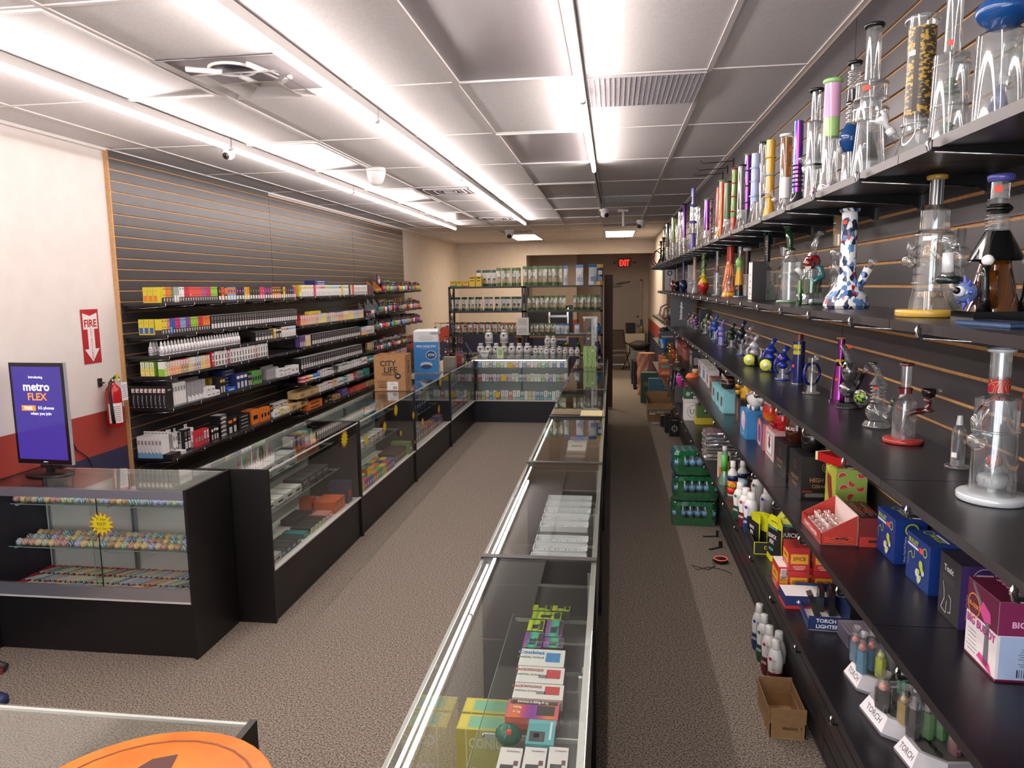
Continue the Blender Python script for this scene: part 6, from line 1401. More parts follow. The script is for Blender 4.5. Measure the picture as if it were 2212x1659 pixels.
# small open cardboard box
CB=noisy('cardboard','#8a6a44','#94734c',30,.85);CBI=noisy('cardboard_inside','#a07e54','#a8865c',30,.85)
def open_box(label,P,w,d,h,rot,flaps,txts=(),g=None,cat='box',fill=None,mt=None):
 r=thing('cardboard_box',label,cat,P,rot,g);b=MB();t=.004;m_=mt or CB
 b.box(-w/2,w/2,-d/2,d/2,0,t,CBI)
 for a in((-w/2,w/2,-d/2,-d/2+t),(-w/2,w/2,d/2-t,d/2),(-w/2,-w/2+t,-d/2,d/2),(w/2-t,w/2,-d/2,d/2)):b.box(*a,t,h,m_)
 for F_,t_,x,z,hh,mw in txts:F=b.face(w,d,h,F_);b.tx(F,t_,x,z,hh,c('#241a14',.6),True,mw)
 b.build('box_body',r)
 for s_,ln,an in flaps:
  b=MB();
  if s_=='front':b.box(-w/2,w/2,-.003,0,0,ln,m_);o=b.build('flap',r,(0,-d/2,h),(an,0,0))
  elif s_=='back':b.box(-w/2,w/2,0,.003,0,ln,m_);o=b.build('flap',r,(0,d/2,h),(-an,0,0))
  elif s_=='left':b.box(-.003,0,-d/2,d/2,0,ln,m_);o=b.build('flap',r,(-w/2,0,h),(0,-an,0))
  else:b.box(0,.003,-d/2,d/2,0,ln,m_);o=b.build('flap',r,(w/2,0,h),(0,an,0))
 return r
P=Vector((.79,3.32,.0006));r=open_box('small open cardboard box marked fragile on the carpet',P,.155,.27,.075,0,(('front',.075,.08),('back',.075,-.05),('left',.07,.1),('right',.07,-.12)),(('front','FRAGILE',.01,.052,.013,None),('front','!',.058,.052,.02,None)),None)
b=MB();rnd=random.Random(2);n=12;vs_=[(.055*math.cos(2*PI*k/n)*rnd.uniform(.7,1),-.02+.1*math.sin(2*PI*k/n)*rnd.uniform(.7,1),.012)for k in range(n)]+[(0,-.03,.055),(.02,.03,.05)]
b.add(vs_,[(k,(k+1)%n,12 if k<6 else 13)for k in range(n)],glass('#f4f4f4',.15,.3,.7,.2,1.5));tag(b.build('plastic_film',None,P+Vector((0,0,.005))),'crumpled clear film inside the small cardboard box','plastic film')
# puck speaker with ring light
P=onz(1583,1216,0);P.x=.80;P.z=.0006;r=thing('smart_speaker','black puck speaker with a glowing red ring on the carpet','speaker',P);b=MB();b.lathe([(.044,0),(.05,.006),(.05,.026),(.047,.031),(.001,.031)],c('#17171a',.5),28,cap=False);b.build('body',r);b=MB();b.ring(.046,.0018,.0305,emit('#ff4a3a',2.0),30,6);b.build('light_ring',r)
pts=[(1570,1214),(1553,1218),(1544,1210),(1550,1224),(1536,1232),(1522,1228),(1500,1222),(1512,1232),(1536,1226),(1560,1230),(1578,1236),(1587,1242)]
b=MB();V=[onz(x,y,0)+Vector((-.02,0,.004))for x,y in pts];b.tube(V,.0025,c('#1a1413',.5),6);tag(b.build('power_cable',None),'thin black cable tangled on the carpet by the speaker','cable')
for i,(px,py,a)in enumerate(((1560,1160,.1),(1572,1186,.6))):
 P=onz(px,py,0);P.x=.80;P.z=.0006;b=MB();b.box(-.06,.06,-.012,.012,0,.003,c('#151314',.4));b.box(.045,.06,-.012,.012,.003,.05,c('#151314',.4));b.tube([(.05,.0,.05),(.065,0,.05),(.07,0,.04)],.003,CHR,6);tag(b.build('loose_bracket',None,P,a),['loose black shelf bracket on the carpet, farther one','loose black shelf bracket on the carpet, nearer one'][i],'bracket','loose brackets')
# far floor pile along the right wall
def fbox(label,px0,px1,py,pt,d,hx,top=None,deco=None,name='carton',cat='box',X=None):
 P0,P1=onz(px0,py,0),onz(px1,py,0);w=(P1-P0).length;h=ony(px0,pt,P0.y).z;w=min(w,.9-P0.x-.0)
 b=MB();b.cbox(0,0,0,w,d,h,c(hx,.5)if isinstance(hx,str)else hx,top=c(top,.5)if top else None)
 if deco:deco(b,w,d,h)
 return tag(b.build(name,None,(P0.x+w/2,P0.y+d/2,.0006)),label,cat,'goods piled on the floor at the far right'),P0,h
def d_anchor(b,w,d,h):
 F=b.face(w,d,h,'front');disc2(b,F,0,h*.42,w*.34,c('#b8b4b0',.5),1.0);disc2(b,F,0,h*.42,w*.26,c('#1a1718',.5),.8,.0008);b.rect((F[0]+Vector((0,-.0012,0)),F[1],F[2]),-w*.02,w*.02,h*.2,h*.66,c('#c8c4c0',.5));b.tx(F,'HOOKAH',0,h*.86,h*.06,c('#b8b4b0',.5),True,w*.7)
fbox('black carton with a pale round hookah emblem on the floor',1447,1469,943,902,.12,'#171415',None,d_anchor)
fbox('plain black carton behind the emblem carton on the floor',1436.5,1448,935,894,.12,'#1b1718')
fbox('small black and yellow carton on the floor beside the open box',1427,1436,922,898,.1,'#2a281c')
P=onz(1416,914,0);b=MB();b.box(-.06,.06,-.045,.045,0,.0012,c('#cfccc8',.6));tag(b.build('paper_card',None,(P.x,P.y,.0006),.3),'white card lying on the carpet in front of the open box','card')
r=open_box('large open brown shipping box with white address label',Vector((.72,11.25,.0006)),.36,.5,.27,0,(('front',.1,2.6),('left',.12,.3),('back',.12,.2)),(('front','Epic',-.11,.15,.05,None),),'goods piled on the floor at the far right')
b=MB();b.box(-.16,-.07,-.2525,-.2515,.10,.19,c('#d8d4cc',.6));b.box(-.06,.15,-.2525,-.2515,.12,.18,c('#ccc8c0',.6));b.text('epic',(-.115,-.2532,.145),(1,0,0),(0,0,1),.04,INK2,True);b.build('address_label',r)
b=MB();b.cbox(0,0,0,.16,.2,.16,c('#26241f',.5),top=c('#3a372c',.5));F=b.face(.16,.2,.16,'front');b.tx(F,'tobacco',0,.03,.03,c('#b8a030',.5),True,.13);b.rect(F,-.06,.06,.1,.13,c('#a88a40',.5))
tag(b.build('carton',None,(.72,11.75,.0006)),'black carton with yellow word standing behind the brown box','box','goods piled on the floor at the far right')
specs=[('light blue flat carton leaning by the wall past the brown box',.60,12.2,.30,.12,.50,'#3a6a80'),('green and yellow carton with dark side, next along',.50,12.9,.36,.25,.52,'#33564a'),('dark framed panel standing among the piled goods',.42,14.6,.06,.4,.55,'#1d1816'),('dark blue bin among the piled goods',.40,15.3,.30,.3,.50,'#1c2048'),('silver and black case far along the floor pile',.40,16.2,.30,.3,.62,'#6a6a66')]
for lb,x,y,w,d,h,hx in specs:
 b=MB();b.cbox(0,0,0,w,d,h,c(hx,.5),side=c('#1b2430',.4)if 'dark side' in lb else None);F=b.face(w,d,h,'front');b.rect(F,-w*.4,w*.4,h*.55,h*.7,c('#8a8038' if 'yellow' in lb else hx,.5));tag(b.build('carton',None,(x+w/2,y,.0006)),lb,'box','goods piled on the floor at the far right')
b=MB();n=14;rnd=random.Random(8);vs_=[]
for j in range(7):
 for k in range(n):a=2*PI*k/n;q=rnd.uniform(.85,1.1);vs_.append((.17*q*math.cos(a),.17*q*math.sin(a),.78*j/6))
b.add(vs_,[(j*n+k,j*n+(k+1)%n,(j+1)*n+(k+1)%n,(j+1)*n+k)for j in range(6)for k in range(n)]+[tuple(range(6*n,7*n))],ramp_mat('shrink_film',[(0,'#a8705a'),(.5,'#d8a088'),(1,'#c05a2a')],'noise',6,.25));tag(b.build('wrapped_bundle',None,(.63,13.75,.0006)),'tall bundle wrapped in pinkish shrink film by the wall','bundle','goods piled on the floor at the far right')
b=MB();b.lathe([(.10,0),(.2,.06),(.24,.14),(.1,.2),(.02,.2)],c('#2a2320',.7),12);tag(b.build('duffel_bag',None,(.60,16.2,.6216)),'dark bag slumped on the silver case','bag')
# fridge, microwave, chair, bin, bottles on fridge
r=thing('mini_fridge','cream mini fridge in front of the grey back door','fridge',(.56,18.55,0));FR=c('#b8aa98',.4)
b=MB();b.box(-.24,.24,-.2,.3,.02,.84,FR);b.build('cabinet',r);b=MB();b.box(-.24,.24,-.245,-.205,.03,.84,FR);d_=b.build('door',r);b=MB();b.box(-.22,-.19,-.26,-.245,.3,.6,c('#9a8c7c',.4));b.build('handle',d_)
for x in(-.2,.2):b=MB();b.cyl(.02,0,.02,BLK(),8,(x,-.15,0));b.build('foot',r)
b=MB();b.lathe([(.001,0),(.15,0),(.155,.02),(.155,.24),(.14,.26),(.001,.26)],c('#161214',.4),4,(0,0,0),Matrix.Rotation(PI/4,3,'Z'),False);tag(b.build('black_appliance',None,(.45,18.45,.8406),.1),'black boxy appliance on top of the mini fridge','appliance')
r=thing('spray_bottle','yellowish bottle with dark top beside the black appliance','bottle',(.72,18.4,.8406));b=MB();b.lathe([(.04,0),(.045,.02),(.045,.16),(.02,.2)],tg('#8a8030',.6),12);b.build('bottle_body',r);b=MB();b.cbox(0,0,.2,.07,.05,.14,c('#2a3038',.4));b.build('spray_head',r)
r=thing('folding_chair','dark metal folding arm chair in front of the back door','chair',(.12,17.6,0),.35);FRM=c('#2a211d',.45)
for sx in(-.24,.24):
 b=MB();b.tube([(sx,-.28,.0),(sx,.02,.42),(sx,.22,.95)],.013,FRM);b.build('back_leg',r);b=MB();b.tube([(sx,.26,0),(sx,-.2,.44)],.013,FRM);b.build('front_leg',r);b=MB();b.tube([(sx,-.27,.62),(sx,.12,.66)],.016,FRM);b.tube([(sx,-.2,.44),(sx,-.2,.62)],.012,FRM);b.build('armrest',r)
b=MB();b.box(-.23,.23,-.22,.2,.42,.44,c('#3a2f29',.8));b.build('seat',r);b=MB();b.add([(-.23,.06,.5),(.23,.06,.5),(.23,.21,.93),(-.23,.21,.93)],[(0,1,2,3)],c('#3a2f29',.8));b.add([(-.23,.075,.5),(.23,.075,.5),(.23,.225,.93),(-.23,.225,.93)],[(3,2,1,0)],c('#3a2f29',.8));b.tube([(-.24,.22,.95),(.24,.22,.95)],.013,FRM);b.build('backrest',r)
# ================================================================ GOODS ON THE LEFT SHELVES
BOXC={}
def S(h):return c(h,.42)
def box_mesh(style,cols,w,d,h):
 key=(style,cols,round(w,3),round(d,3),round(h,3))
 if key in BOXC:return BOXC[key]
 b=MB();A=cols[0];Bc=cols[1]if len(cols)>1 else '#e0dedc'
 if style=='bottle':
  b.lathe([(w*.42,0),(w*.44,h*.04),(w*.44,h*.55),(w*.3,h*.66),(w*.2,h*.68)],S(A),10);b.cyl(w*.445,h*.1,h*.5,ramp_mat('dropper_label',[(0,'#c8c4c8'),(.45,'#e0dee0'),(.6,'#6a6068'),(1,'#d8d4d8')],'noise',90,.4),10);b.lathe([(w*.26,h*.66),(w*.22,h*.86),(w*.06,h)],S('#dcdadb'),10)
  if A!='#cfcdce':pass
 elif style=='tin':
  b.cyl(w*.48,0,h,S(A),14);b.cyl(w*.485,h*.3,h*.6,S(Bc),14)
 elif style=='lighter':
  b.lathe([(w*.34,0),(w*.38,h*.05),(w*.36,h*.55),(w*.2,h*.6)],S(A),8);b.cbox(0,0,h*.58,w*.5,w*.4,h*.42,S('#2c2826'));b.cbox(0,-w*.12,h*.7,w*.3,w*.3,h*.12,S(Bc))
 else:
  b.cbox(0,0,0,w,d,h,S(A));F=b.face(w,d,h,'front');LF_=b.face(w,d,h,'left')
  if style=='tri':
   b.rect(F,-w*.36,w*.36,h*.08,h*.46,S(Bc));poly2(b,F,[(-w*.3,h*.7),(w*.3,h*.7),(0,h*.92)],c('#8a8430',.5));poly2(b,F,[(-w*.24,h*.715),(w*.24,h*.715),(0,h*.89)],S(A),.0007)
  elif style=='shield':
   b.rect(F,-w/2,w/2,0,h*.34,S('#2c2a2c'));poly2(b,F,[(-w*.28,h*.28),(w*.28,h*.28),(w*.25,h*.12),(0,h*.03),(-w*.25,h*.12)],S('#a8a6a4'),.0006);b.rect(F,-w*.3,w*.3,h*.84,h*.9,S('#4a3030'));b.rect(F,-w*.2,w*.2,h*.45,h*.5,S(Bc))
   if hash(cols)%3==0:disc2(b,F,w*.1,h*.8,w*.22,S('#c8302c'))
   b.rect(LF_,-d/2,d/2,0,h*.3,S('#2c2a2c'))
  elif style=='label':
   b.rect(F,-w*.40,w*.40,h*.06,h*.40,S('#cfcdcc'))
   for k in range(3):b.rect(F,-w*.34,w*.34,h*(.66+.09*k),h*(.70+.09*k),S('#8a8888'))
   b.rect(F,-w*.2,w*.2,h*.48,h*.56,S(Bc));o,u,v=F;Ft=b.face(w,d,h,'top');b.rect(Ft,-w*.48,w*.48,-d*.48,d*.48,S('#c8c6c5'))
  elif style=='fruit':
   b.rect(F,-w/2,w/2,0,h*.58,ramp_mat('fruit_'+Bc[1:],[(0,Bc),(.45,Bc),(.55,'#f0e0b0'),(1,A)],'noise',70,.4));b.rect(F,-w*.4,w*.4,h*.62,h*.94,S('#e8e4e0'));b.rect((F[0]+Vector((0,-.0005,0)),F[1],F[2]),-w*.2,w*.2,h*.66,h*.9,S('#b8b0ac'));b.rect(LF_,-d/2,d/2,0,h*.5,S(Bc))
  elif style=='device':
   b.rect(F,-w*.3,w*.3,h*.36,h*.9,S('#e6e2e0'));b.rect(F,-w*.16,w*.16,h*.42,h*.70,S(Bc));disc2(b,F,0,h*.72,w*.16,S('#3a2c2c'),1,.0007);b.rect(F,-w*.3,w*.3,h*.06,h*.32,S('#3a3838'))
   for k in range(3):b.rect((F[0]+Vector((0,-.0005,0)),F[1],F[2]),-w*.2,w*.2,h*(.1+.07*k),h*(.13+.07*k),S('#a8a6a4'))
  elif style=='band':
   b.rect(F,-w*.42,w*.42,h*.68,h*.86,S(Bc));b.rect(F,-w*.3,w*.3,h*.06,h*.44,S('#d0ccca'))
   for k in range(3):b.rect((F[0]+Vector((0,-.0005,0)),F[1],F[2]),-w*.22,w*.22,h*(.12+.1*k),h*(.15+.1*k),S('#8a8684'))
  elif style=='multi':
   b.rect(F,-w*.42,w*.42,h*.45,h*.95,S(Bc));b.rect(F,-w*.36,w*.36,h*.05,h*.34,S('#d5d2cf'));disc2(b,F,0,h*.7,w*.24,S(cols[2]if len(cols)>2 else '#d86a2a'),1,.0007)
  elif style=='blister':
   b.rect(F,-w*.4,w*.4,h*.7,h*.88,S('#d8d4d2'));b.rect((F[0]+Vector((0,-.0004,0)),F[1],F[2]),w*.1,w*.38,h*.72,h*.8,S('#b84a48'));b.rect(F,-w*.2,w*.2,h*.1,h*.6,c('#4a4c54',.25));b.tube([(w*.1,-d/2-.001,h*.12),(-w*.05,-d/2-.001,h*.35),(w*.15,-d/2-.001,h*.58)],w*.06,S('#8a8c94'),5)
   b.cbox(0,d*.46,h,w*.92,.002,h*.14,S(A));b.tx(F,'AIR',w*.1,h*.05,h*.04,S('#c8c8c8'))
   Fl=b.face(w,d,h,'right');b.tx(Fl,'novo',0,h*.8,h*.06,S('#c8c8c8'))
  elif style=='hang':
   b.rect(F,-w*.3,w*.3,h*.62,h*.82,S('#8a8a8e'));poly2(b,F,[(-w/2,0),(w/2,0),(w/2,h*.2),(-w/2,h*.32)],S(Bc));b.cbox(0,d*.46,h,w*.92,.002,h*.16,S(A));b.rect((Vector((0,d*.46-.0016,h)),F[1],F[2]),-w*.2,w*.2,h*.05,h*.1,S('#1a1a1a'))
  elif style=='plain':
   b.rect(F,-w*.3,w*.3,h*.3,h*.6,S(Bc))
  elif style=='logo':
   b.tx(F,'RAW',0,h*.5,h*.5,S('#6a2a1c'),True,w*.6)
  elif style=='pod':
   b.rect(F,-w*.4,w*.4,h*.55,h*.9,S('#e6e4e2'));b.rect(F,-w*.12,w*.12,h*.5,h*.85,c(Bc,.3));b.rect(F,-w*.45,w*.45,h*.03,h*.3,S(Bc));b.rect((F[0]+Vector((0,-.0005,0)),F[1],F[2]),-w*.3,w*.3,h*.1,h*.16,S('#e0dedc'))
 me=bpy.data.meshes.new('carton');me.from_pydata(b.v,[],b.f)
 for mt in b.m:me.materials.append(mt)
 me.polygons.foreach_set('material_index',b.fm);me.polygons.foreach_set('use_smooth',b.sm);me.update()
 BOXC[key]=me;return me
NAMEOF={'bottle':('dropper_bottle','bottle'),'tin':('round_tin','tin'),'lighter':('lighter','lighter'),'pipe':('glass_pipe','pipe')}
for _k,_v in(('tri shield multi fruit','flavour_carton'),('label','labelled_carton'),('band device','slim_carton'),('blister hang','hanging_pack'),('plain logo','plain_carton'),('pod','pod_carton')):
 for _q in _k.split():NAMEOF[_q]=(_v,'box')
def put(style,cols,w,d,h,P,rot,label,group,tilt=0):
 nm_,cat=NAMEOF.get(style,('carton','box'))
 o=bpy.data.objects.new(nm_,box_mesh(style,tuple(cols),w,d,h));COL.objects.link(o);o.location=P
 o.rotation_euler=(tilt,0,rot);return tag(o,label,cat,group)
HUES={'yellow':'#c8b832','orange':'#d0702a','green':'#4f8040','silver':'#9a9896','white':'#dcdad8','red':'#b82c38','coral':'#d05048','mauve':'#9a5a78','magenta':'#b82a60','lime':'#86b83a','salmon':'#d07860','blue':'#2450a0','sky':'#6aa0c8','purple':'#7a3f84','black':'#191718','brown':'#3a2420','pink':'#c83a78','navy':'#1c2a58','plum':'#4f2a3c','teal':'#2a7a70','cream':'#c8b888','grey':'#8a888a','gold':'#b89838','kraft':'#b09060','violet':'#54407a','rose':'#c88a90'}
SHN={'A':'top','B':'second','C':'third','D':'fourth','E':'fifth','F':'sixth','G':'seventh'}
RN={1:'nearest',2:'middle',3:'farthest'}
IDX={}
def row(run,sh,px0,px1,py,spec,h,d=.05,gap=.93,setback=.012,lift=0,jit=0,what='carton',tag2=''):
 "spec: list of (count, style, hue, hue2...) filling the shelf from px0 to px1"
 X=LF-setback;z=LZ[run][sh]+.0008+lift;y0=onx(px0,py,X).y;y1=onx(px1,py,X).y
 y0=max(y0,LY[run][0]+.006);y1=min(y1,LY[run][1]-.008)
 n=sum(s_[0]for s_ in spec);st=(y1-y0)/n;i=0;rnd=random.Random(run*100+ord(sh)+n)
 w_=st*gap
 for s_ in spec:
  cnt,style,hue=s_[:3];cols=[HUES.get(q,q)for q in s_[2:]]
  for k in range(cnt):
   key=(run,sh);IDX[key]=IDX.get(key,0)+1
   hh=h*(1+rnd.uniform(-jit,jit));w2=min(w_,.042)if style in('bottle',)else w_
   P=Vector((X-d/2,y0+st*(i+.5),z));i+=1
   nmx={'bottle':'dropper bottle','tin':'round tin','lighter':'torch lighter'}.get(style,what)
   lab=f'{hue if not hue.startswith("#") else "patterned"} {nmx}, {ordn(IDX[key] - 1)} from near on the {SHN[sh]} left shelf, {RN[run]} section'
   put(style,cols,w2,w2 if style in('bottle','tin','lighter')else d,hh,P,PI/2+(rnd.uniform(-jit,jit)*2 if jit else 0),lab,f'goods on the {SHN[sh]} left shelf, {RN[run]} section')
def rownear(sh,px0,px1,py,n,style,cols,h,d,what):
 "packs standing across the near end of a shelf, fronts to the camera"
 Y=4.875+d/2;x0,x1=ony(px0,py,4.875).x,ony(px1,py,4.875).x;w=(x1-x0)/n
 for i in range(n):put(style,[HUES.get(q,q)for q in cols],w*.93,d,h,Vector((min(max(x0,-3.495)+w*(i+.5),LF-.012-w/2),Y,LZ[1][sh]+.0008)),0,f'{what} at the near end of the {SHN[sh]} left shelf, {ordn(i)} from wall',f'packs at the near end of the {SHN[sh]} left shelf')
rownear('A',309,342,648,3,'tri',('yellow','orange'),.112,.05,'yellow carton')
row(1,'A',352,471,646,[(1,'shield','yellow','black'),(2,'shield','orange','brown'),(1,'shield','green','black'),(2,'tri','silver','white'),(2,'shield','white','grey'),(2,'shield','red','brown'),(1,'shield','coral','white'),(4,'shield','coral','brown'),(2,'shield','mauve','brown'),(2,'shield','magenta','brown'),(3,'shield','lime','black')],.112)
row(1,'A',472,645,643,[(1,'multi','black','brown'),(1,'multi','orange','red'),(1,'multi','black','orange'),(3,'multi','sky','orange','navy'),(3,'multi','black','navy','pink'),(1,'multi','yellow','gold'),(1,'multi','yellow','orange'),(4,'multi','black','brown','green'),(2,'multi','pink','magenta'),(3,'multi','black','purple','pink'),(4,'multi','orange','brown','yellow'),(1,'multi','black','black','green'),(1,'multi','yellow','yellow','black'),(2,'multi','brown','brown','red'),(2,'multi','black','navy','sky'),(1,'multi','pink','pink','red')],.108)
rownear('B',300,334,719,3,'tri',('yellow','blue'),.112,.05,'yellow carton')
row(1,'B',349,455,712,[(2,'shield','yellow','black'),(1,'shield','salmon','brown'),(1,'tri','blue','sky'),(1,'shield','blue','navy'),(2,'shield','magenta','brown'),(2,'shield','sky','red'),(2,'shield','purple','black'),(3,'shield','lime','black'),(2,'shield','red','brown'),(3,'shield','orange','cream')],.112)
row(1,'B',456,646,700,[(36,'label','black','grey')],.112)
for i in range(3):put('plain',('#5f3a24','#8a7868'),.042,.05,.10,Vector((-3.40,onx(383+5.5*i,684,-3.4).y,LZ[1]['B']+.0008)),PI/2,f'brown carton behind the coloured row, {ordn(i)} of three on the second left shelf','brown cartons on the second left shelf')
row(1,'C',341,524,755,[(27,'bottle','white')],.105)
for i in range(3):put('bottle',('#cfcdce',),.042,.042,.10,Vector((-3.34,onx(341+6*i,755,-3.3).y-.02,LZ[1]['C']+.0008)),PI/2,f'white dropper bottle in the back row, {ordn(i)} from the near end, third left shelf','dropper bottles in the back row')
row(1,'C',552,590,735,[(6,'label','black','grey')],.085)
row(1,'C',592,640,730,[(1,'band','gold','white'),(2,'band','black','white'),(2,'band','white','orange'),(1,'band','white','purple'),(3,'band','white','sky')],.098)
rownear('D',304,334,808,3,'fruit',('lime','yellow'),.105,.05,'lime carton')
row(1,'D',350,455,798,[(1,'fruit','white','lime'),(1,'fruit','green','rose'),(2,'fruit','orange','coral'),(2,'fruit','rose','orange'),(3,'fruit','red','plum'),(1,'fruit','yellow','gold'),(1,'fruit','white','sky'),(1,'fruit','white','red'),(2,'fruit','sky','blue'),(2,'fruit','yellow','gold'),(2,'fruit','coral','orange')],.105)
row(1,'D',457,580,778,[(1,'device','red','red'),(4,'device','white','red'),(1,'device','magenta','magenta'),(4,'device','white','lime'),(5,'device','white','orange'),(1,'device','rose','rose'),(4,'device','white','sky')],.118)
rownear('E',281,356,878,8,'blister',('black','blue'),.165,.09,'black hanging pack')
row(1,'E',372,403,864,[(5,'hang','white','white')],.165,d=.06,setback=.05)
row(1,'E',405,445,852,[(5,'hang','grey','white')],.15,d=.06,setback=.04)
row(1,'E',446,475,840,[(3,'plain','white','grey')],.04,d=.09,what='flat box');row(1,'E',446,465,838,[(2,'plain','white','grey')],.04,d=.09,what='flat box',lift=.042)
row(1,'E',452,476,838,[(1,'plain','gold','black')],.12,d=.08,setback=.14);row(1,'E',476,487,838,[(2,'band','black','gold')],.135,d=.07)
for k in range(6):row(1,'E',482,508,832,[(1,'plain','navy','grey')],.028,d=.13,setback=.09,lift=.0288*k,what='flat box')
row(1,'E',490,510,836,[(1,'plain','blue','white')],.03,d=.07,what='flat box');row(1,'E',511,535,826,[(3,'band','navy','white')],.13,d=.06);row(1,'E',536,544,824,[(2,'band','black','grey')],.11,d=.06)
row(1,'E',545,566,820,[(4,'plain','green','black')],.12,d=.06);row(1,'E',575,602,808,[(5,'hang','grey','silver')],.105,d=.06,setback=.05);row(1,'E',603,646,802,[(3,'band','white','silver'),(2,'plain','white','silver')],.08,d=.07,jit=.1)
rownear('F',296,350,962,7,'hang',('white','sky'),.16,.09,'white hanging pack')
row(1,'F',362,395,952,[(2,'hang','grey','white'),(2,'hang','white','grey'),(1,'label','black','white'),(1,'hang','white','white')],.15,d=.055,setback=.10,jit=.03)
row(1,'F',398,419,944,[(2,'label','black','white'),(1,'hang','white','grey')],.16,d=.055,setback=.07)
row(1,'F',346,390,972,[(1,'logo','black','white')],.03,d=.10,setback=.02,what='flat box');row(1,'F',392,402,966,[(1,'plain','white','silver')],.025,d=.07,setback=.02,what='flat box')
row(1,'F',421,452,938,[(3,'plain','red','grey'),(2,'device','red','grey')],.12,d=.06,setback=.05)
row(1,'F',455,472,926,[(3,'band','black','white')],.11,d=.05,setback=.05,jit=.08)
for k in range(5):row(1,'F',475,492,918,[(1,'label','black','white')],.035,d=.09,setback=.06,lift=.036*k,what='flat box')
row(1,'F',493,512,914,[(2,'band','black','orange')],.14,d=.05,setback=.04,jit=.06)
for k in range(4):row(1,'F',514,541,900,[(1,'plain','black','grey')],.03,d=.12,setback=.06,lift=.031*k,what='flat box')
row(1,'F',543,560,892,[(1,'plain','orange','black')],.13,d=.10,setback=.06);row(1,'F',562,590,884,[(3,'plain','orange','black'),(1,'band','black','orange')],.12,d=.06,setback=.05)
row(1,'F',592,626,884,[(2,'plain','white','silver'),(1,'plain','yellow','white'),(2,'plain','white','yellow')],.055,d=.06,setback=.03);row(1,'F',592,622,876,[(3,'band','white','grey')],.10,d=.05,setback=.12)
# section 2
row(2,'A',646,811,637,[(1,'multi','yellow','yellow'),(5,'band','white','yellow'),(1,'plain','magenta','magenta'),(2,'band','white','rose'),(2,'band','white','red'),(3,'band','white','lime'),(4,'band','white','sky'),(1,'band','white','navy'),(1,'plain','yellow','yellow'),(3,'band','white','silver'),(1,'plain','navy','navy'),(1,'band','cream','yellow'),(1,'plain','red','red'),(2,'device','white','rose'),(3,'device','white','orange'),(3,'device','white','green'),(4,'plain','plum','brown')],.118,d=.07)
for k in range(2):row(2,'A',680,707,620,[(1,'plain','#2a2c6a','white')],.024,d=.12,lift=.12+.025*k,setback=.015,what='flat blue box')
row(2,'B',649,786,695,[(3,'fruit','red','coral'),(4,'fruit','orange','rose'),(1,'fruit','red','red'),(2,'fruit','sky','cream'),(2,'fruit','yellow','yellow'),(2,'fruit','violet','violet'),(2,'fruit','orange','sky'),(2,'fruit','navy','rose'),(3,'fruit','plum','red'),(3,'fruit','cream','gold'),(3,'fruit','orange','yellow'),(3,'fruit','blue','sky'),(3,'fruit','purple','gold')],.105)
row(2,'B',667,694,680,[(1,'plain','yellow','gold')],.03,d=.05,lift=.106,what='flat box');row(2,'B',790,810,684,[(2,'plain','black','pink'),(1,'plain','white','pink')],.08,d=.05)
row(2,'C',623,672,747,[(3,'band','violet','plum'),(3,'fruit','rose','gold')],.115);row(2,'C',674,779,738,[(24,'label','black','grey')],.115);row(2,'C',781,809,722,[(2,'fruit','sky','orange'),(2,'fruit','white','blue'),(1,'fruit','orange','sky')],.10)
row(2,'D',648,784,790,[(4,'label','black','white'),(26,'label','black','grey')],.118,d=.09)
row(2,'E',647,692,828,[(2,'tin','red','white'),(1,'tin','yellow','grey'),(2,'tin','sky','white')],.03,d=.05);row(2,'E',647,692,828,[(2,'tin','rose','red'),(1,'tin','cream','yellow'),(2,'tin','blue','sky')],.03,d=.05,lift=.031)
row(2,'E',694,808,812,[(2,'band','white','red'),(3,'band','white','black'),(3,'label','black','white'),(2,'band','white','teal'),(4,'band','white','black'),(3,'band','white','silver'),(1,'band','white','teal'),(2,'band','white','blue'),(3,'plain','white','red'),(4,'plain','teal','white')],.082,jit=.1)
for run,sh,p0,p1,py,nm_ in((2,'F',643,690,852,'upper kraft display'),(1,'F',628,668,884,'lower kraft display')):
 z=LZ[run][sh]+.0008;y0,y1=onx(p0,py,LF-.02).y,onx(p1,py,LF-.02).y
 r=thing('display_tray',nm_+' tray printed with red capitals on the left shelves','display box',(LF-.08,(y0+y1)/2,z),PI/2,'kraft display trays');w=y1-y0;b=MB();K=c('#b89a68',.55)
 b.box(-w/2,w/2,-.05,.05,0,.003,K);b.box(-w/2,w/2,-.052,-.049,0,.055,K);b.box(-w/2,w/2,.049,.052,0,.085,K);b.box(-w/2,-w/2+.003,-.05,.05,0,.07,K);b.box(w/2-.003,w/2,-.05,.05,0,.07,K);b.text('RAW',(-w*.25,-.053,.028),(1,0,0),(0,0,1),.030,S('#6a2a1c'),True);b.text('RAW',(w*.2,-.053,.028),(1,0,0),(0,0,1),.026,S('#8a5a30'),True);b.build('tray_box',r)
 for k in range(6):
  put('plain',('#c8aa78','#8a5a30'),w/7.5,.085,.052,Vector((LF-.08,y0+w*(k+.75)/6.5,z+.004)),PI/2,f'kraft pack, {ordn(k)} from near in the {nm_} tray','kraft packs in trays')
row(2,'F',692,800,835,[(3,'band','white','silver'),(2,'band','white','red'),(2,'band','cream','red'),(3,'plain','white','teal'),(2,'band','teal','white'),(3,'band','white','rose'),(2,'plain','red','white'),(3,'plain','grey','teal'),(4,'plain','teal','black')],.082,jit=.1)
for k in range(2):row(2,'G',664,698,884,[(1,'plain','orange','black')],.04,d=.09,setback=.02,lift=.041*k,what='flat box')
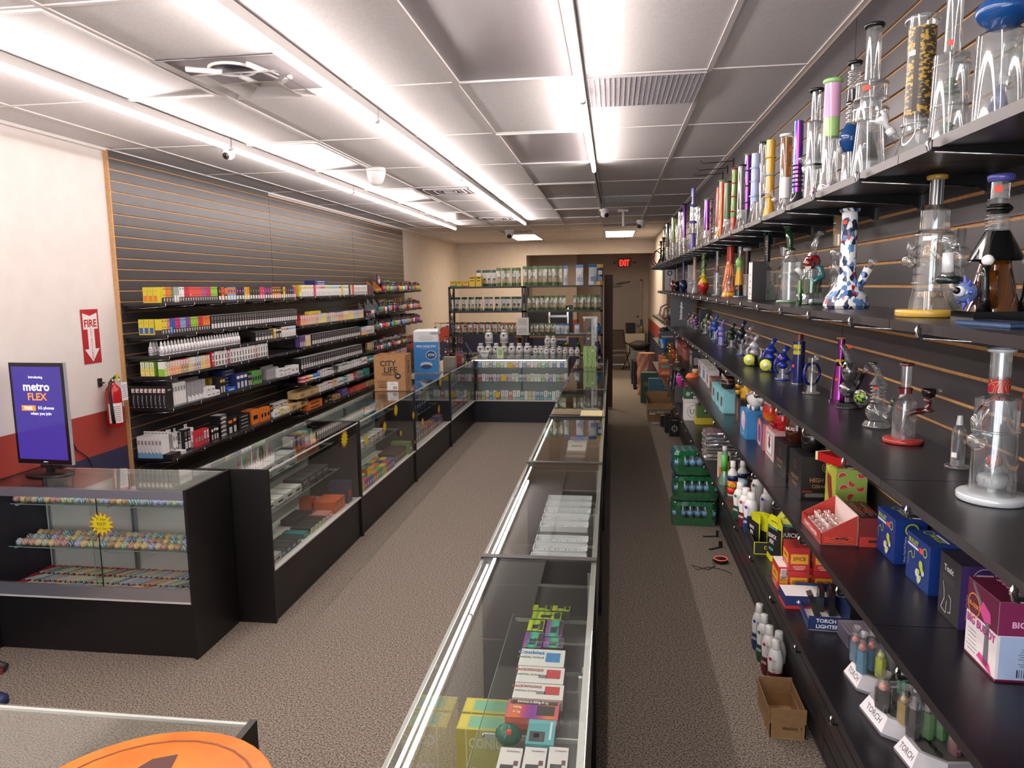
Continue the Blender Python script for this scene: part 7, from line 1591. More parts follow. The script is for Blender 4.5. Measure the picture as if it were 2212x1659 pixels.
row(2,'G',700,736,868,[(2,'plain','black','gold'),(2,'logo','kraft','red')],.05,d=.08,setback=.02);row(2,'G',738,755,856,[(1,'plain','violet','grey')],.045,d=.09,setback=.02,what='flat box');row(2,'G',738,752,852,[(1,'plain','violet','grey')],.045,d=.09,setback=.02,lift=.046,what='flat box')
row(2,'G',756,790,848,[(2,'plain','red','green'),(1,'plain','orange','green'),(2,'plain','coral','red')],.05,d=.07,setback=.02);row(2,'G',792,812,836,[(2,'logo','kraft','red')],.05,d=.07,setback=.02)
# section 3: lighters, jars and acrylic bins
MIX=['white','orange','yellow','black','pink','teal','red','sky','lime','purple','navy','green','gold','rose','silver','magenta']
rnd3=random.Random(12)
def mixrow(sh,px0,px1,py,n,st,h,sb=.012,d=.03):row(3,sh,px0,px1,py,[(1,st,rnd3.choice(MIX),rnd3.choice(MIX))for _ in range(n)],h,d=d,setback=sb,jit=.15)
mixrow('A',828,908,624,24,'lighter',.115,.03);mixrow('A',830,905,622,20,'multi',.13,.14)
mixrow('B',820,908,668,26,'lighter',.125,.02);mixrow('B',822,905,666,18,'multi',.15,.13)
mixrow('C',812,908,700,26,'lighter',.115,.02);mixrow('C',812,900,698,14,'lighter',.13,.14)
mixrow('D',786,880,752,26,'lighter',.10,.02);mixrow('D',790,880,750,14,'fruit',.12,.13)
row(3,'E',800,880,790,[(1,'band',rnd3.choice(['white','teal','silver','red','rose']),'white')for _ in range(18)],.08)
def bin_(label,y0,y1,z,h,mt,X=LF):
 b=MB();xs=X-.13
 for y in(y0,y1):b.add([(xs,y,z),(X-.004,y,z),(X-.004,y,z+.03),(xs,y,z+h),(xs,y+.004,z),(X-.004,y+.004,z),(X-.004,y+.004,z+.03),(xs,y+.004,z+h)],[(0,1,2,3),(7,6,5,4),(3,2,6,7),(1,5,6,2)],mt)
 b.box(X-.007,X-.004,y0,y1+.004,z,z+.03,mt)
 tag(b.build('acrylic_bin',None),label,'bin','slanted bins on the far left shelves')
ACR=glass('#e8eaec',.05,.15,.7,.15,2)
bin_('slanted orange sided bin at the near end of the top far shelf',9.72,9.98,LZ[3]['A']+.001,.14,c('#b8742a',.45));bin_('slanted clear bin on the second far left shelf',9.70,9.95,LZ[3]['B']+.001,.2,ACR);bin_('slanted clear bin on the third far left shelf',9.70,9.9,LZ[3]['C']+.001,.18,ACR);bin_('slanted clear bin on the second middle left shelf',9.36,9.6,LZ[2]['B']+.001,.2,ACR)
p=onx(837,600,LF-.08);b=MB();b.cbox(0,0,0,.2,.012,.24,c('#352440',.45));F=b.face(.2,.012,.24,'front');ring2(b,F,0,.15,.06,.02,S('#c87a88'));disc2(b,F,0,.14,.03,S('#cfd4d8'),1.3);b.rect(F,-.01,.01,.02,.05,S('#d8c8b0'))
tag(b.build('header_card',None,Vector((LF-.215,p.y,LZ[3]['A']+.001)),PI/2),'dark purple header card with a pink ring above the top far left shelf','display card')
# ---------------------------------------------------------------- left white wall: sign, extinguisher, cable
r=thing('wall_sign','red and white fire extinguisher sign with a down arrow','sign',(XL+.003,4.57,1.555));RS=c('#a8242a',.45)
b=MB();b.quad((0,-.085,0),(0,.17,0),(0,0,.37),RS);b.quad((.0008,-.085+.008,.008),(0,.154,0),(0,0,.354),RS)
Fs=(Vector((.0012,0,0)),Vector((0,1,0)),Vector((0,0,1)));W_=c('#e6dedc',.45)
poly2(b,Fs,[(-.070,.235),(.070,.235),(.070,.345),(.0,.325),(-.070,.345)],W_);poly2(b,Fs,[(-.032,.235),(.032,.235),(.032,.10),(-.032,.10)],W_);poly2(b,Fs,[(-.072,.10),(.072,.10),(0,.012)],W_)
b.text('FIRE',(.0022,0,.275),(0,1,0),(0,0,1),.052,RS,True,.12)
for i,ch in enumerate('EXTINGUISHER'):b.text(ch,(.0022,0,.232-i*.0175),(0,1,0),(0,0,1),.0135,RS,True)
b.build('printed_face',r)
ey=4.645;r=thing('fire_extinguisher','red fire extinguisher hung on the white wall beside the grey slatwall','fire extinguisher',(XL+.075,ey,1.10));EX=c('#a81a20',.22)
b=MB();b.lathe([(.001,0),(.048,.002),(.052,.01),(.052,.24),(.046,.27),(.026,.295),(.018,.30),(.018,.315)],EX,26,cap=False);b.build('cylinder',r)
b=MB();vs_=[]
for i in range(11):
 a=-1.7+1.9*i/10;vs_+=[(.0528*math.cos(a),.0528*math.sin(a),.03),(.0528*math.cos(a),.0528*math.sin(a),.17)]
b.add(vs_,[(2*i,2*i+2,2*i+3,2*i+1)for i in range(10)],W_)
for k in range(8):
 z=.045+.014*k;vs_=[]
 for i in range(7):a=-1.45+1.3*i/6;vs_+=[(.0534*math.cos(a),.0534*math.sin(a),z),(.0534*math.cos(a),.0534*math.sin(a),z+.004)]
 b.add(vs_,[(2*i,2*i+2,2*i+3,2*i+1)for i in range(6)],c('#6a6468',.5))
b.build('label',r)
b=MB();b.cyl(.014,.31,.335,c('#b8b4ac',.25,.8),14);b.tube([(0,-.01,.33),(.0,.05,.355)],.008,c('#1a1718',.35),8);b.tube([(0,-.01,.335),(0,.06,.345),(0,.075,.33)],.006,c('#1a1718',.35),8);b.build('valve_lever',r)
b=MB();b.tube([(0,-.01,.325),(.02,-.055,.315),(.02,-.065,.25),(.025,-.058,.1),(.025,-.05,.03)],[.009,.009,.009,.011,.012],c('#161416',.45),10);b.build('hose',r)
b=MB();b.cyl(.012,-.004,.004,c('#d8d4cc',.3),14,(.03,.03,.325),Matrix.Rotation(PI/2,3,'Y'));b.build('gauge',r)
b=MB();b.box(.03,.035,-.002,.02,.335,.375,c('#c8c020',.4));b.build('pull_pin_tag',r)
b=MB();b.quad((.05,.02,.18),(.01,.05,0),(0,0,.13),W_);b.lines((.0515,.022,.30),(.01,.05,0),(0,0,1),.046,.1,7,c('#7a78a0',.5),.3);b.build('inspection_tag',r)
b=MB();b.box(-.075,-.06,-.05,-.02,.29,.345,BLK());b.box(-.072,-.03,-.045,-.035,.31,.32,BLK());b.build('wall_bracket',r)
b=MB();b.tube([(XL+.006,4.27,1.21),(XL+.006,4.28,1.1),(XL+.008,4.33,1.0),(XL+.01,4.42,.93),(XL+.03,4.46,.80)],.004,BLK(),6);b.box(XL,XL+.02,4.25,4.29,1.19,1.26,BLK());tag(b.build('power_cable',None),'black power cable hanging on the red wall band behind the screen','cable')
# ================================================================ INSIDE AND ON THE DISPLAY CASES
# pipe case: spoons on two glass shelves, straight pipes over red gravel
PIPEC=[('#c8b080','#e8e0d0','#8a5a3a'),('#6a90a8','#e8e8e0','#3a5a70'),('#a8a890','#f0ece0','#4a4a3a'),('#c89030','#f0e8c8','#c8a040'),('#2f3a48','#8a98a8','#c8d0d8'),('#6a8a5a','#e0e8d0','#a8b890'),('#b03a2c','#e8d8d0','#6a2a20'),('#2a6a80','#a8c8d0','#e0e8e8'),('#9a6a4a','#e0c8a8','#6a4a3a'),('#6a6ab0','#e0e0f0','#8a8ac8')]
PMS={}
def pipe_mesh(kind,ci):
 if(kind,ci)in PMS:return PMS[(kind,ci)]
 a,b_,c_=PIPEC[ci];mt=ramp_mat('swirl_glass_%d'%ci,[(0,a),(.4,b_),(.6,a),(.8,c_),(1,b_)],'wave',38,.1,0,5);b=MB()
 if kind=='spoon':
  b.tube([(-.026,0,.016),(-.020,0,.016),(-.008,0,.017),(.006,0,.016),(.018,0,.012),(.034,0,.009),(.05,0,.009),(.058,0,.009)],[.004,.013,.0165,.013,.0065,.0055,.006,.0075],mt,10);b.ring(.007,.003,.031,mt,10,5,(-.008,0,0));b.cyl(.006,.028,.0315,S('#2a2420'),8,(-.008,0,0))
 else:b.tube([(-.05,0,.007),(-.03,0,.007),(-.005,0,.007),(.0,0,.007),(.045,0,.007),(.055,0,.007)],[.007,.0065,.0055,.0075,.0055,.007],mt,8)
 me=bpy.data.meshes.new('glass_pipe');me.from_pydata(b.v,[],b.f)
 for m_ in b.m:me.materials.append(m_)
 me.polygons.foreach_set('material_index',b.fm);me.polygons.foreach_set('use_smooth',b.sm);me.update();PMS[(kind,ci)]=me;return me
rp=random.Random(21)
def pipes(kind,n,rows,x0,x1,ys,z,nm_):
 for j in range(rows):
  for i in range(n):
   x=x0+(x1-x0)*(i+.5)/n+rp.uniform(-.004,.004);ci=rp.randrange(len(PIPEC))
   if kind=='spoon' and j==0 and i==2 and 'lower' in nm_:ci=6
   if kind=='spoon' and j==0 and i==4 and 'upper' in nm_:ci=7
   o=bpy.data.objects.new('glass_pipe',pipe_mesh(kind,ci));COL.objects.link(o);o.location=(x,ys[j],z);o.scale=(1.25,)*3 if kind=='spoon' else(1.1,)*3
   o.rotation_euler=(0,0,(rp.uniform(-.25,.25)+1.15)if kind=='spoon' else .95+rp.uniform(-.12,.12))
   tag(o,f'swirled glass {"spoon" if kind == "spoon" else "straight"} pipe, {ordn(i)} from left in the {ordn(j)} row, {nm_}','pipe','glass pipes in the corner case')
pipes('spoon',30,3,-3.49,-2.33,(3.76,3.82,3.90),.8185,'upper shelf')
pipes('spoon',27,3,-3.46,-2.33,(3.71,3.79,3.87),.5725,'lower shelf')
pipes('straight',32,3,-3.44,-2.36,(3.66,3.77,3.88),.3425,'red tray')
b=MB();rr=random.Random(3);nx,ny=90,24;vs_=[(-3.5+1.19*i/nx,3.60+.38*j/ny,.336+rr.uniform(0,.006))for j in range(ny+1)for i in range(nx+1)]
b.add(vs_,[(j*(nx+1)+i,j*(nx+1)+i+1,(j+1)*(nx+1)+i+1,(j+1)*(nx+1)+i)for j in range(ny)for i in range(nx)],noisy('red_glass_gravel','#8a1420','#c83a44',300,.25));tag(b.build('red_gravel',None),'red glass gravel under the straight pipes','gravel',None,'stuff')
def burst(label,P,R,rot,lines=(),n=14,tilt=0):
 r=thing('price_star',label,'price sticker',P,(PI/2,0,rot),'starburst price stickers');b=MB();F=(Vector((0,0,0)),Vector((1,0,0)),Vector((0,1,0)))
 for sc,mt,e in((1,c('#b8342a',.5),0),(.92,c('#d8c81c',.5),.0005)):poly2(b,F,[(R*sc*(1.35 if i%2==0 else .82)*math.sin(i*PI/n),R*sc*(1.25 if i%2==0 else .75)*math.cos(i*PI/n))for i in range(2*n)],mt,e)
 for t,y,h in lines:b.text(t,(0,y*R,.0012),(1,0,0),(0,1,0),h*R,c('#2a2a1a',.5),False,R*1.5)
 b.build('star_card',r);return r
burst('yellow starburst price sticker on the corner case, 3 inch pipe offer',Vector((-2.80,3.566,.765)),.062,0,(('3" pipe',.45,.32),('$14.99',.05,.26),('__',-.1,.03),('Buy 2 Get 1',-.42,.24)))
XF=-2.037
for px,py,R,lb in((744,948,.062,'large yellow starburst on the nearest left case'),(855,886,.055,'yellow starburst high on the second left case'),(791,950,.045,'red and yellow starburst at the near end of the second case'),(831,922,.045,'red and yellow starburst in the middle of the second case'),(797,1018,.05,'red and yellow starburst low on the second case'),(866,936,.028,'small yellow starburst on the second case'),(893,897,.04,'orange starburst on the third left case'),(913,912,.045,'yellow-green starburst low on the third left case'),(948,884,.05,'red and yellow starburst at the far end of the third case'),(896,955,.02,'tiny yellow starburst on the third left case'),(951,826,.05,'red and yellow starburst on the farthest left case')):
 p=onx(px,py,XF);burst(lb,Vector((XF,p.y,p.z)),R,PI/2)
for px,py,lb in((1102,789,'upper'),(1088,816,'middle'),(1074,853,'lower')):
 p=ony(px,py,10.76);burst(f'red and yellow starburst, {lb} one on the back case',Vector((p.x,10.762,p.z)),.045,0)
# cartons in the back case
PAST=['#7a90c8','#9ab868','#c87850','#9a80b0','#6aa880','#c07080','#d8d4d0','#c8485a','#e0dcd8','#b8b860','#a8a8c8','#70a0b8','#d8a8b0','#4a6aa8','#dcdad6','#a86a5a','#5a8aa0','#c8a8c8','#8a9a60','#5a9a98']
rb=random.Random(31)
def brow(n,x0,x1,y,z,h,nm_,lean=.12):
 for i in range(n):
  a=PAST[rb.randrange(len(PAST))];lit=rb.random()<.3
  put('pod',('#dedad6' if lit else a,a),(x1-x0)/n*.9,.035,h*(1.08 if lit else 1),Vector((x0+(x1-x0)*(i+.5)/n,y,z)),0,f'pastel carton, {ordn(i)} from the left on the {nm_} level of the back case',f'cartons on the {nm_} level of the back case',-lean)
brow(24,-2.03,-.66,10.95,.816,.115,'upper');brow(24,-2.03,-.66,10.93,.604,.115,'middle');brow(24,-2.09,-.66,10.86,.337,.13,'lower')
# contents of the left row, local frame: along Y, X from the front
def inL(style,hue,hue2,n,y0,y1,dx,z,w,d,h,nm_,g='goods inside the left display cases',rot=PI/2,jit=.02):
 for i in range(n):
  y=y0+(y1-y0)*(i+.5)/n
  put(style,(HUES.get(hue,hue),HUES.get(hue2,hue2)),w,d,h,Vector((-2.045-dx,y,z)),rot+rb.uniform(-jit,jit),f'{nm_}, {ordn(i)} from near' if n>1 else nm_,g)
U,Mz,D0=.8015,.5865,.3365
inL('plain','white','black',5,4.12,5.05,.33,U,.16,.12,.06,'white boxed device on the upper shelf of the nearest case');inL('plain','orange','sky',3,5.1,5.5,.33,U,.1,.1,.05,'orange and blue box on the upper shelf of the nearest case')
inL('plain','#c8c6c2','black',6,4.10,4.95,.28,Mz,.12,.16,.045,'flat pale boxed device on the middle shelf of the nearest case');inL('plain','#4a4848','grey',4,5.0,5.52,.30,Mz,.12,.15,.05,'flat grey boxed device on the middle shelf of the nearest case')
inL('plain','#a8a6a2','black',2,4.08,4.22,.10,D0,.1,.12,.05,'flat light grey box on the floor of the nearest case');inL('plain','#2c3034','sky',4,4.24,4.55,.12,D0,.07,.15,.045,'flat dark printed box on the floor of the nearest case')
inL('plain','#1f6a70','#4a9a60',1,4.6,4.68,.13,D0,.08,.16,.035,'flat turquoise box on the floor of the nearest case');inL('fruit','#2a2c28','#4fa050',4,4.7,4.98,.12,D0,.065,.15,.04,'flat black and green box on the floor of the nearest case')
inL('plain','#2f3034','grey',3,4.85,5.10,.27,D0,.09,.13,.045,'charcoal box in the rear row of the nearest case floor');inL('plain','#b8807a','white',2,5.0,5.12,.11,D0,.06,.12,.04,'pale red box on the floor of the nearest case')
inL('plain','#c05a2c','orange',3,5.16,5.38,.13,D0,.07,.17,.09,'orange ended charcoal box on the floor of the nearest case');inL('plain','#b85028','black',1,5.2,5.3,.30,D0,.09,.1,.1,'orange box at the rear of the nearest case floor');inL('plain','#26304c','red',1,5.42,5.54,.12,D0,.1,.16,.17,'tall dark blue box at the far end of the nearest case floor')
for i in range(11):
 b=MB();y=4.40+.045*i;hx=['#c8645a','#e0d8d4','#6aa05a','#d0906a','#e0dcda'][i%5];b.tube([(0,0,.002),(0,0,.1),(0,.004,.15)],[.006,.005,.002],c(hx,.3),8);b.cyl(.012,0,.003,c('#e0dedc',.4),12)
 tag(b.build('dab_straw',None,(-2.43,y,U)),f'upright striped glass straw, {ordn(i)} from near on the upper shelf','straw','glass straws in the nearest left case')
for i in range(5):put('fruit',(['#d8d4d0','#6a5a8a','#c8b040','#d8e0d8','#4a8a80'][i],['#6a5a8a','#c86a5a','#4a6aa8','#8ab890','#5a9a90'][i]),.045,.08,.14,Vector((-2.40,5.10+.08*i,U)),PI/2,f'upright colourful carton, {ordn(i)} from near at the back of the upper shelf','upright cartons in the nearest left case')
A1=5.66
inL('band','white','lime',10,5.75,6.75,.14+.16,U,.08,.06,.07,'white and green carton on the upper shelf of the second case');inL('plain','#4a7a90','white',2,6.8,7.1,.30,U,.1,.1,.12,'blue-grey carton at the far end of the second case shelf');inL('band','white','red',9,5.75,7.0,.27,Mz,.1,.1,.06,'white and red carton on the middle shelf of the second case')
for j,q in enumerate(((.06,['#c8c23a','#b8405a','#4a6ab0','#d87a3a','#5aa05a']),(.13,['#d86a3a','#3a4a90','#c8c23a','#a83a50','#d8b040']),(.20,['#4a6ab0','#c8c23a','#d87a3a','#8a3a60','#6aa05a']))):
 for i in range(16):put('plain',(q[1][(i//2)%5],'#e0dcd8'),.05,.055,.085,Vector((-2.045-q[0],5.72+.062*i,D0)),PI/2,f'small bright carton, {ordn(i)} from near, file {ordn(j)} from glass, second case floor','bright cartons on the floor of the second case')
inL('plain','#4a3a30','gold',8,6.72,7.14,.13,D0,.045,.16,.10,'brown and olive carton on the floor of the second case');inL('plain','#6a8a50','white',1,7.16,7.28,.12,D0,.1,.2,.12,'green ended carton at the far end of the second case floor')
for cs,y0,y1 in(('third',7.42,8.96),('farthest',9.12,10.6)):
 for zz,nmz,cols,hh in((U,'upper',['#6a5a8a','#3a5a90','#a86a70','#c8c0c0'],.09),(Mz,'middle',['#26305c','#2c3a70','#3a3a5a','#22284c'],.12),(D0,'floor',['#3a4a8a','#b06a3a','#a8485a','#4a8aa0','#8a8a90'],.11)):
  for i in range(14):put('plain',(cols[(i*3+i//4)%len(cols)],'#d0ccd0'),.075,.09,hh,Vector((-2.045-(.13 if zz==D0 else .29),y0+(y1-y0)*(i+.5)/14,zz)),PI/2,f'small carton, {ordn(i)} from near on the {nmz} level of the {cs} left case',f'cartons in the {cs} left case')
# on the left row: shipping box, pouch display, key ring rack
p=Vector((-2.315,7.50,CH+.0008));r=thing('cardboard_box','brown cardboard box with bold black lettering on the left glass counter','box',p,.07)
KB=noisy('kraft_board','#a87a4e','#b08458',20,.75);w,d,h=.335,.30,.375;b=MB();b.box(-w/2,w/2,-d/2,d/2,0,.004,KB)
for a in((-w/2,w/2,-d/2,-d/2+.004),(-w/2,w/2,d/2-.004,d/2),(-w/2,-w/2+.004,-d/2,d/2),(w/2-.004,w/2,-d/2,d/2)):b.box(*a,.004,h,KB)
KI=c('#241c18',.6);F=b.face(w,d,h,'front');b.tx(F,'CITY',-.015,.290,.060,KI,True,.17);b.tx(F,'LIFE',.01,.222,.062,KI,True,.18);b.tx(F,'CIGARILLOS',-.005,.175,.026,KI,True,.16);disc2(b,F,.085,.155,.033,KI,1,.0012);b.text('Q4',F[0]+F[1]*.085+F[2]*.157+Vector((0,-.0022,0)),F[1],F[2],.02,WST,True)
b.rect(F,-.13,-.03,.034,.038,KI);b.rect(F,-.13,-.03,.105,.109,KI);b.rect(F,-.13,-.126,.034,.109,KI);b.rect(F,-.034,-.03,.034,.109,KI);b.tx(F,'WARNING',-.08,.094,.011,KI);b.lines(F[0]+F[1]*-.12+F[2]*.085+Vector((0,-.0008,0)),F[1],F[2],.08,.045,5,KI,.35)
b.rect(F,-.035,.085,.008,.098,WST);Fq=(F[0]+Vector((0,-.0004,0)),F[1],F[2]);b.tx(Fq,'LC-25',.02,.085,.009,KI,False);b.tx(Fq,'Purple Grape',.03,.07,.009,KI,False)
for i in range(9):b.rect(Fq,.03+.005*i,.032+.005*i+.001*(i%2),.016,.05,KI)
F=b.face(w,d,h,'right');b.tx(F,'CITY',.0,.29,.04,KI,True,.10);b.tx(F,'LIFE',.0,.235,.045,KI,True,.10);b.tx(F,'CIGARILLOS',0,.19,.02,KI,True,.11);b.rect(F,-.05,.02,.125,.128,KI);b.lines(F[0]+F[1]*-.05+F[2]*.12+Vector((.0008,0,0)),F[1],F[2],.07,.07,6,KI,.3)
b.build('box_body',r)
r=thing('pouch_display','tall white and blue pouch rack with a round navy badge on the left counter','display stand',(-2.31,8.97,CH+.0008),.10);w,d,h=.31,.22,.55;ZW=c('#d8dcde',.4);ZB=c('#2a78b8',.4)
b=MB();b.box(-w/2,w/2-.0,-d/2,d/2,0,.015,ZW);b.box(-w/2,w/2-.10,-d/2,d/2,.015,h-.06,ZW);b.box(w/2-.10,w/2,-d/2,-d/2+.006,.015,h-.03,ZW);b.box(-w/2,w/2,-d/2,d/2,h-.06,h-.02,ZW)
b.add([(-w/2,-d/2,h-.02),(w/2,-d/2,h-.02),(w/2,d/2,h-.02),(-w/2,d/2,h-.02),(-w/2+.03,-d/2+.04,h),(w/2,-d/2+.03,h+.005),(w/2,d/2,h+.005),(-w/2+.03,d/2,h)],[(0,1,5,4),(1,2,6,5),(2,3,7,6),(3,0,4,7),(4,5,6,7)],ZW)
F=b.face(w,d,h,'front');b.rect(F,-w/2,w/2,.0,.40,ZB);b.rect(F,-w/2,w/2,0,.012,ZW);b.rect(F,-w*.46,w*.46,.37+.04,.49,c('#e0e0e0',.5));Fq=(F[0]+Vector((0,-.0008,0)),F[1],F[2])
for i,t in enumerate(('WARNING: This product','contains nicotine. Nicotine','is an addictive chemical.')):b.tx(Fq,t,0,.472-.022*i,.012,KI,False,w*.8)
b.tx(Fq,'FIND YOUR ZYN',0,.345,.024,c('#e8f0f4',.4),True,w*.82);b.tx(Fq,'NICOTINE POUCHES',0,.322,.008,c('#c8dcec',.4),False,w*.5);disc2(b,Fq,.06,.235,.058,c('#cfd4da',.35,.4),1.15,.0006);disc2(b,Fq,.06,.235,.052,c('#16386c',.4),1.15,.001);b.text('ZYN',F[0]+F[1]*.06+F[2]*.237+Vector((0,-.003,0)),F[1],F[2],.03,WST,True)
disc2(b,Fq,.0,.115,.035,c('#c8ccd0',.3),2.2,.0006);disc2(b,Fq,.0,.09,.028,c('#2a3c60',.3),2.4,.0008);b.tx(Fq,'3 mg',.01,.09,.02,WST,True)
b.build('cabinet',r)
for i in range(5):
 for j in range(2):
  b=MB();z0=.02+i*.092;y0=-d/2+.008+j*.104;x=w/2;b.box(x-.095,x,y0,y0+.1,z0,z0+.004,ZW);b.box(x-.095,x,y0,y0+.003,z0,z0+.088,ZW);b.add([(x,y0+.003,z0+.004),(x,y0+.06,z0+.004),(x-.08,y0+.06,z0+.07),(x,y0+.003,z0+.07)],[(0,1,2,3)],c('#8a9098',.4));b.build('dispenser_cell',r)
r=thing('keyring_rack','black wire rack hung with colourful key rings on the left counter','rack',(-2.28,10.35,CH+.0008));b=MB();b.cyl(.09,0,.01,BLK(),20);b.tube([(0,0,0),(0,0,.66)],.008,BLK());b.build('post',r)
kc=['#d8d0c8','#b82a2c','#202028','#c8404a','#2444b0','#d8a83a','#3a8a50','#d85a78','#6aa0c0','#c86a3a'];kn=0
for t,(z,R)in enumerate(((.56,.27),(.36,.13),(.20,.12))):
 b=MB()
 for a in range(3):b.tube([(-R*math.cos(a*PI/3),-R*math.sin(a*PI/3),z),(R*math.cos(a*PI/3),R*math.sin(a*PI/3),z)],.003,BLK(),6)
 b.build('wire_arm',r)
 for k in range(6):
  a=k*PI/3;x,y=R*.96*math.cos(a),R*.96*math.sin(a)
  for q in range(2):
   o=thing('key_ring',f'{["cream", "red", "dark", "coral", "blue", "amber", "green", "pink", "pale blue", "orange"][kn % 10]} key ring charm, {ordn(kn % 12)} around the {["top", "middle", "bottom"][t]} arms of the rack','key ring',(-2.28+x,10.35+y+q*.03,CH+z),0,'key rings on the rack');hx=kc[kn%10]
   b=MB();b.ring(.010,.0015,0,c('#c8a850',.3,.8),10,5,(0,0,-.012),Matrix.Rotation(PI/2,3,'X'));b.tube([(0,0,-.02),(0,0,-.04)],.0015,c('#c8a850',.3,.8),5);b.build('split_ring',o)
   b=MB();b.ball(.016,c(hx,.4),(0,0,-.06));b.ball(.012,c(kc[(kn+3)%10],.4),(0,0,-.082),(1,1,1.4));b.build('charm',o);kn+=1
# small things near the far left corner
b=MB();b.cbox(0,0,0,.16,.14,.13,c('#8a8478',.5));tag(b.build('counter_bin',None,(-2.20,9.75,CH+.0008)),'taupe counter bin behind the white and blue rack','bin')
put('plain',('#7a2a2c','#d8b0a8'),.16,.10,.12,Vector((-2.14,10.1,CH+.0008)),PI/2,'dark red printed box near the key ring rack','boxes at the far left corner');put('plain',('#2a2c2a','#9ac040'),.08,.06,.08,Vector((-2.14,10.36,CH+.0008)),PI/2,'black and green box next to the dark red one','boxes at the far left corner')
r=thing('card_terminal','black tilted payment tablet at the far left counter corner','payment terminal',(-2.12,10.62,CH+.0008));b=MB();b.cyl(.05,0,.015,BLK(),18);b.tube([(0,0,.01),(0,0,.12)],.012,BLK());b.build('stand',r);b=MB();b.add([(-.04,-.02,.26),(.08,-.04,.06),(.08,.06,.06),(-.04,.08,.26),(-.05,-.02,.255),(.07,-.04,.055),(.07,.06,.055),(-.05,.08,.255)],[(0,1,2,3),(7,6,5,4),(0,4,5,1),(2,6,7,3),(1,5,6,2),(3,7,4,0)],c('#3a4048',.25));b.build('tablet',r)
b=MB();b.lathe([(.06,0),(.10,.09),(.103,.092),(.06,.004),(.001,.004)],WST,4,(0,0,0),Matrix.Rotation(PI/4,3,'Z'),False,cap=False);b.box(-.045,.045,-.071,-.069,.068,.074,KI);tag(b.build('paper_tray',None,(-1.93,11.02,CH+.0008)),'white flared tray on the back counter corner','tray')
b=MB();b.box(-.05,.05,0,.004,0,.16,c('#c8d0a8',.5));b.box(-.03,.03,-.001,0,.03,.12,c('#8ab080',.5));b.box(-.05,.05,-.02,.03,0,.002,WST);tag(b.build('menu_card',None,(-1.69,10.98,CH+.0008)),'pale green card standing on the back counter','card')
# bottles along the back counter
BB=None
def wbottle(label,x,y,z,h,rr,cap='#c8c8c8',lab_='#c8c6c4',body='#dcdad6',g='white supplement bottles on the back counter'):
 r=thing('supplement_bottle',label,'bottle',(x,y,z),0,g);b=MB();b.lathe([(rr*.95,0),(rr,h*.05),(rr,h*.68),(rr*.6,h*.8)],c(body,.35),14);b.build('bottle_body',r);b=MB();b.cyl(rr*1.01,h*.12,h*.62,c(lab_,.5),14);b.cyl(rr*1.015,h*.62,h*.65,KI,14);b.box(-rr*.2,rr*.2,-rr*1.03,-rr,h*.5,h*.62,KI);b.build('label',r);b=MB();b.cyl(rr*.62,h*.8,h,c(cap,.4),14);b.build('cap',r);return r
YBK=11.20;zb=CH+.0008
for i in range(7):wbottle(f'large white supplement bottle, {ordn(i)} from left in the front row of the back counter',-2.03+.122*i,YBK,zb,.20,.057)
for i,x in enumerate((-1.90,-1.66)):wbottle(f'large white supplement bottle stacked on top, {["left", "right"][i]} of the two tall ones',x,YBK+.01,zb+.2008+.0,.21,.062)
for i in range(8):wbottle(f'medium white supplement bottle, {ordn(i)} from the left of the middle group',-1.17+.092*i,YBK,zb,.15-.004*(i>4)*5,.044-.002*(i>4))
for i in range(2):wbottle(f'medium white supplement bottle stacked in the middle, {["left", "right"][i]} one',-.985+.093*i,YBK,zb+.1508,.16,.046)
for i in range(2):wbottle(f'white supplement bottle standing in front of the middle group, {["left", "right"][i]} one',-.99+.1*i,YBK-.12,zb,.15,.044)
# bottles on the low shelf of the right rack
# ================================================================ RACK AT THE BACK
RKB=c('#231f1f',.45)
def rack(label,x0,x1,y0,y1):
 r=thing('metal_rack',label,'shelving rack',(x0,y0,0),0,'black racks behind the back counter');w,d=x1-x0,y1-y0
 for x in(0,w-.03):
  for y in(0,d-.03):b=MB();b.box(x,x+.03,y,y+.03,0,2.035,RKB);b.build('post',r)
  for z in(.95,1.3,1.67):
   b=MB();X=x+.015;b.tube([(X,.02,z),(X,d-.02,z+.34)],.007,RKB,6);b.tube([(X,d-.02,z),(X,.02,z+.34)],.007,RKB,6);b.build('cross_brace',r)
 for z in(.955,1.275,1.655,2.045):b=MB();b.box(0,w,0,d,z-.03,z,RKB);b.build('shelf_board',r)
RY=11.62
rack('black metal rack behind the back counter, left one',-2.62,-1.40,RY,RY+.36);rack('black metal rack behind the back counter, right one',-1.38,-.15,RY,RY+.36)
BAGS={}
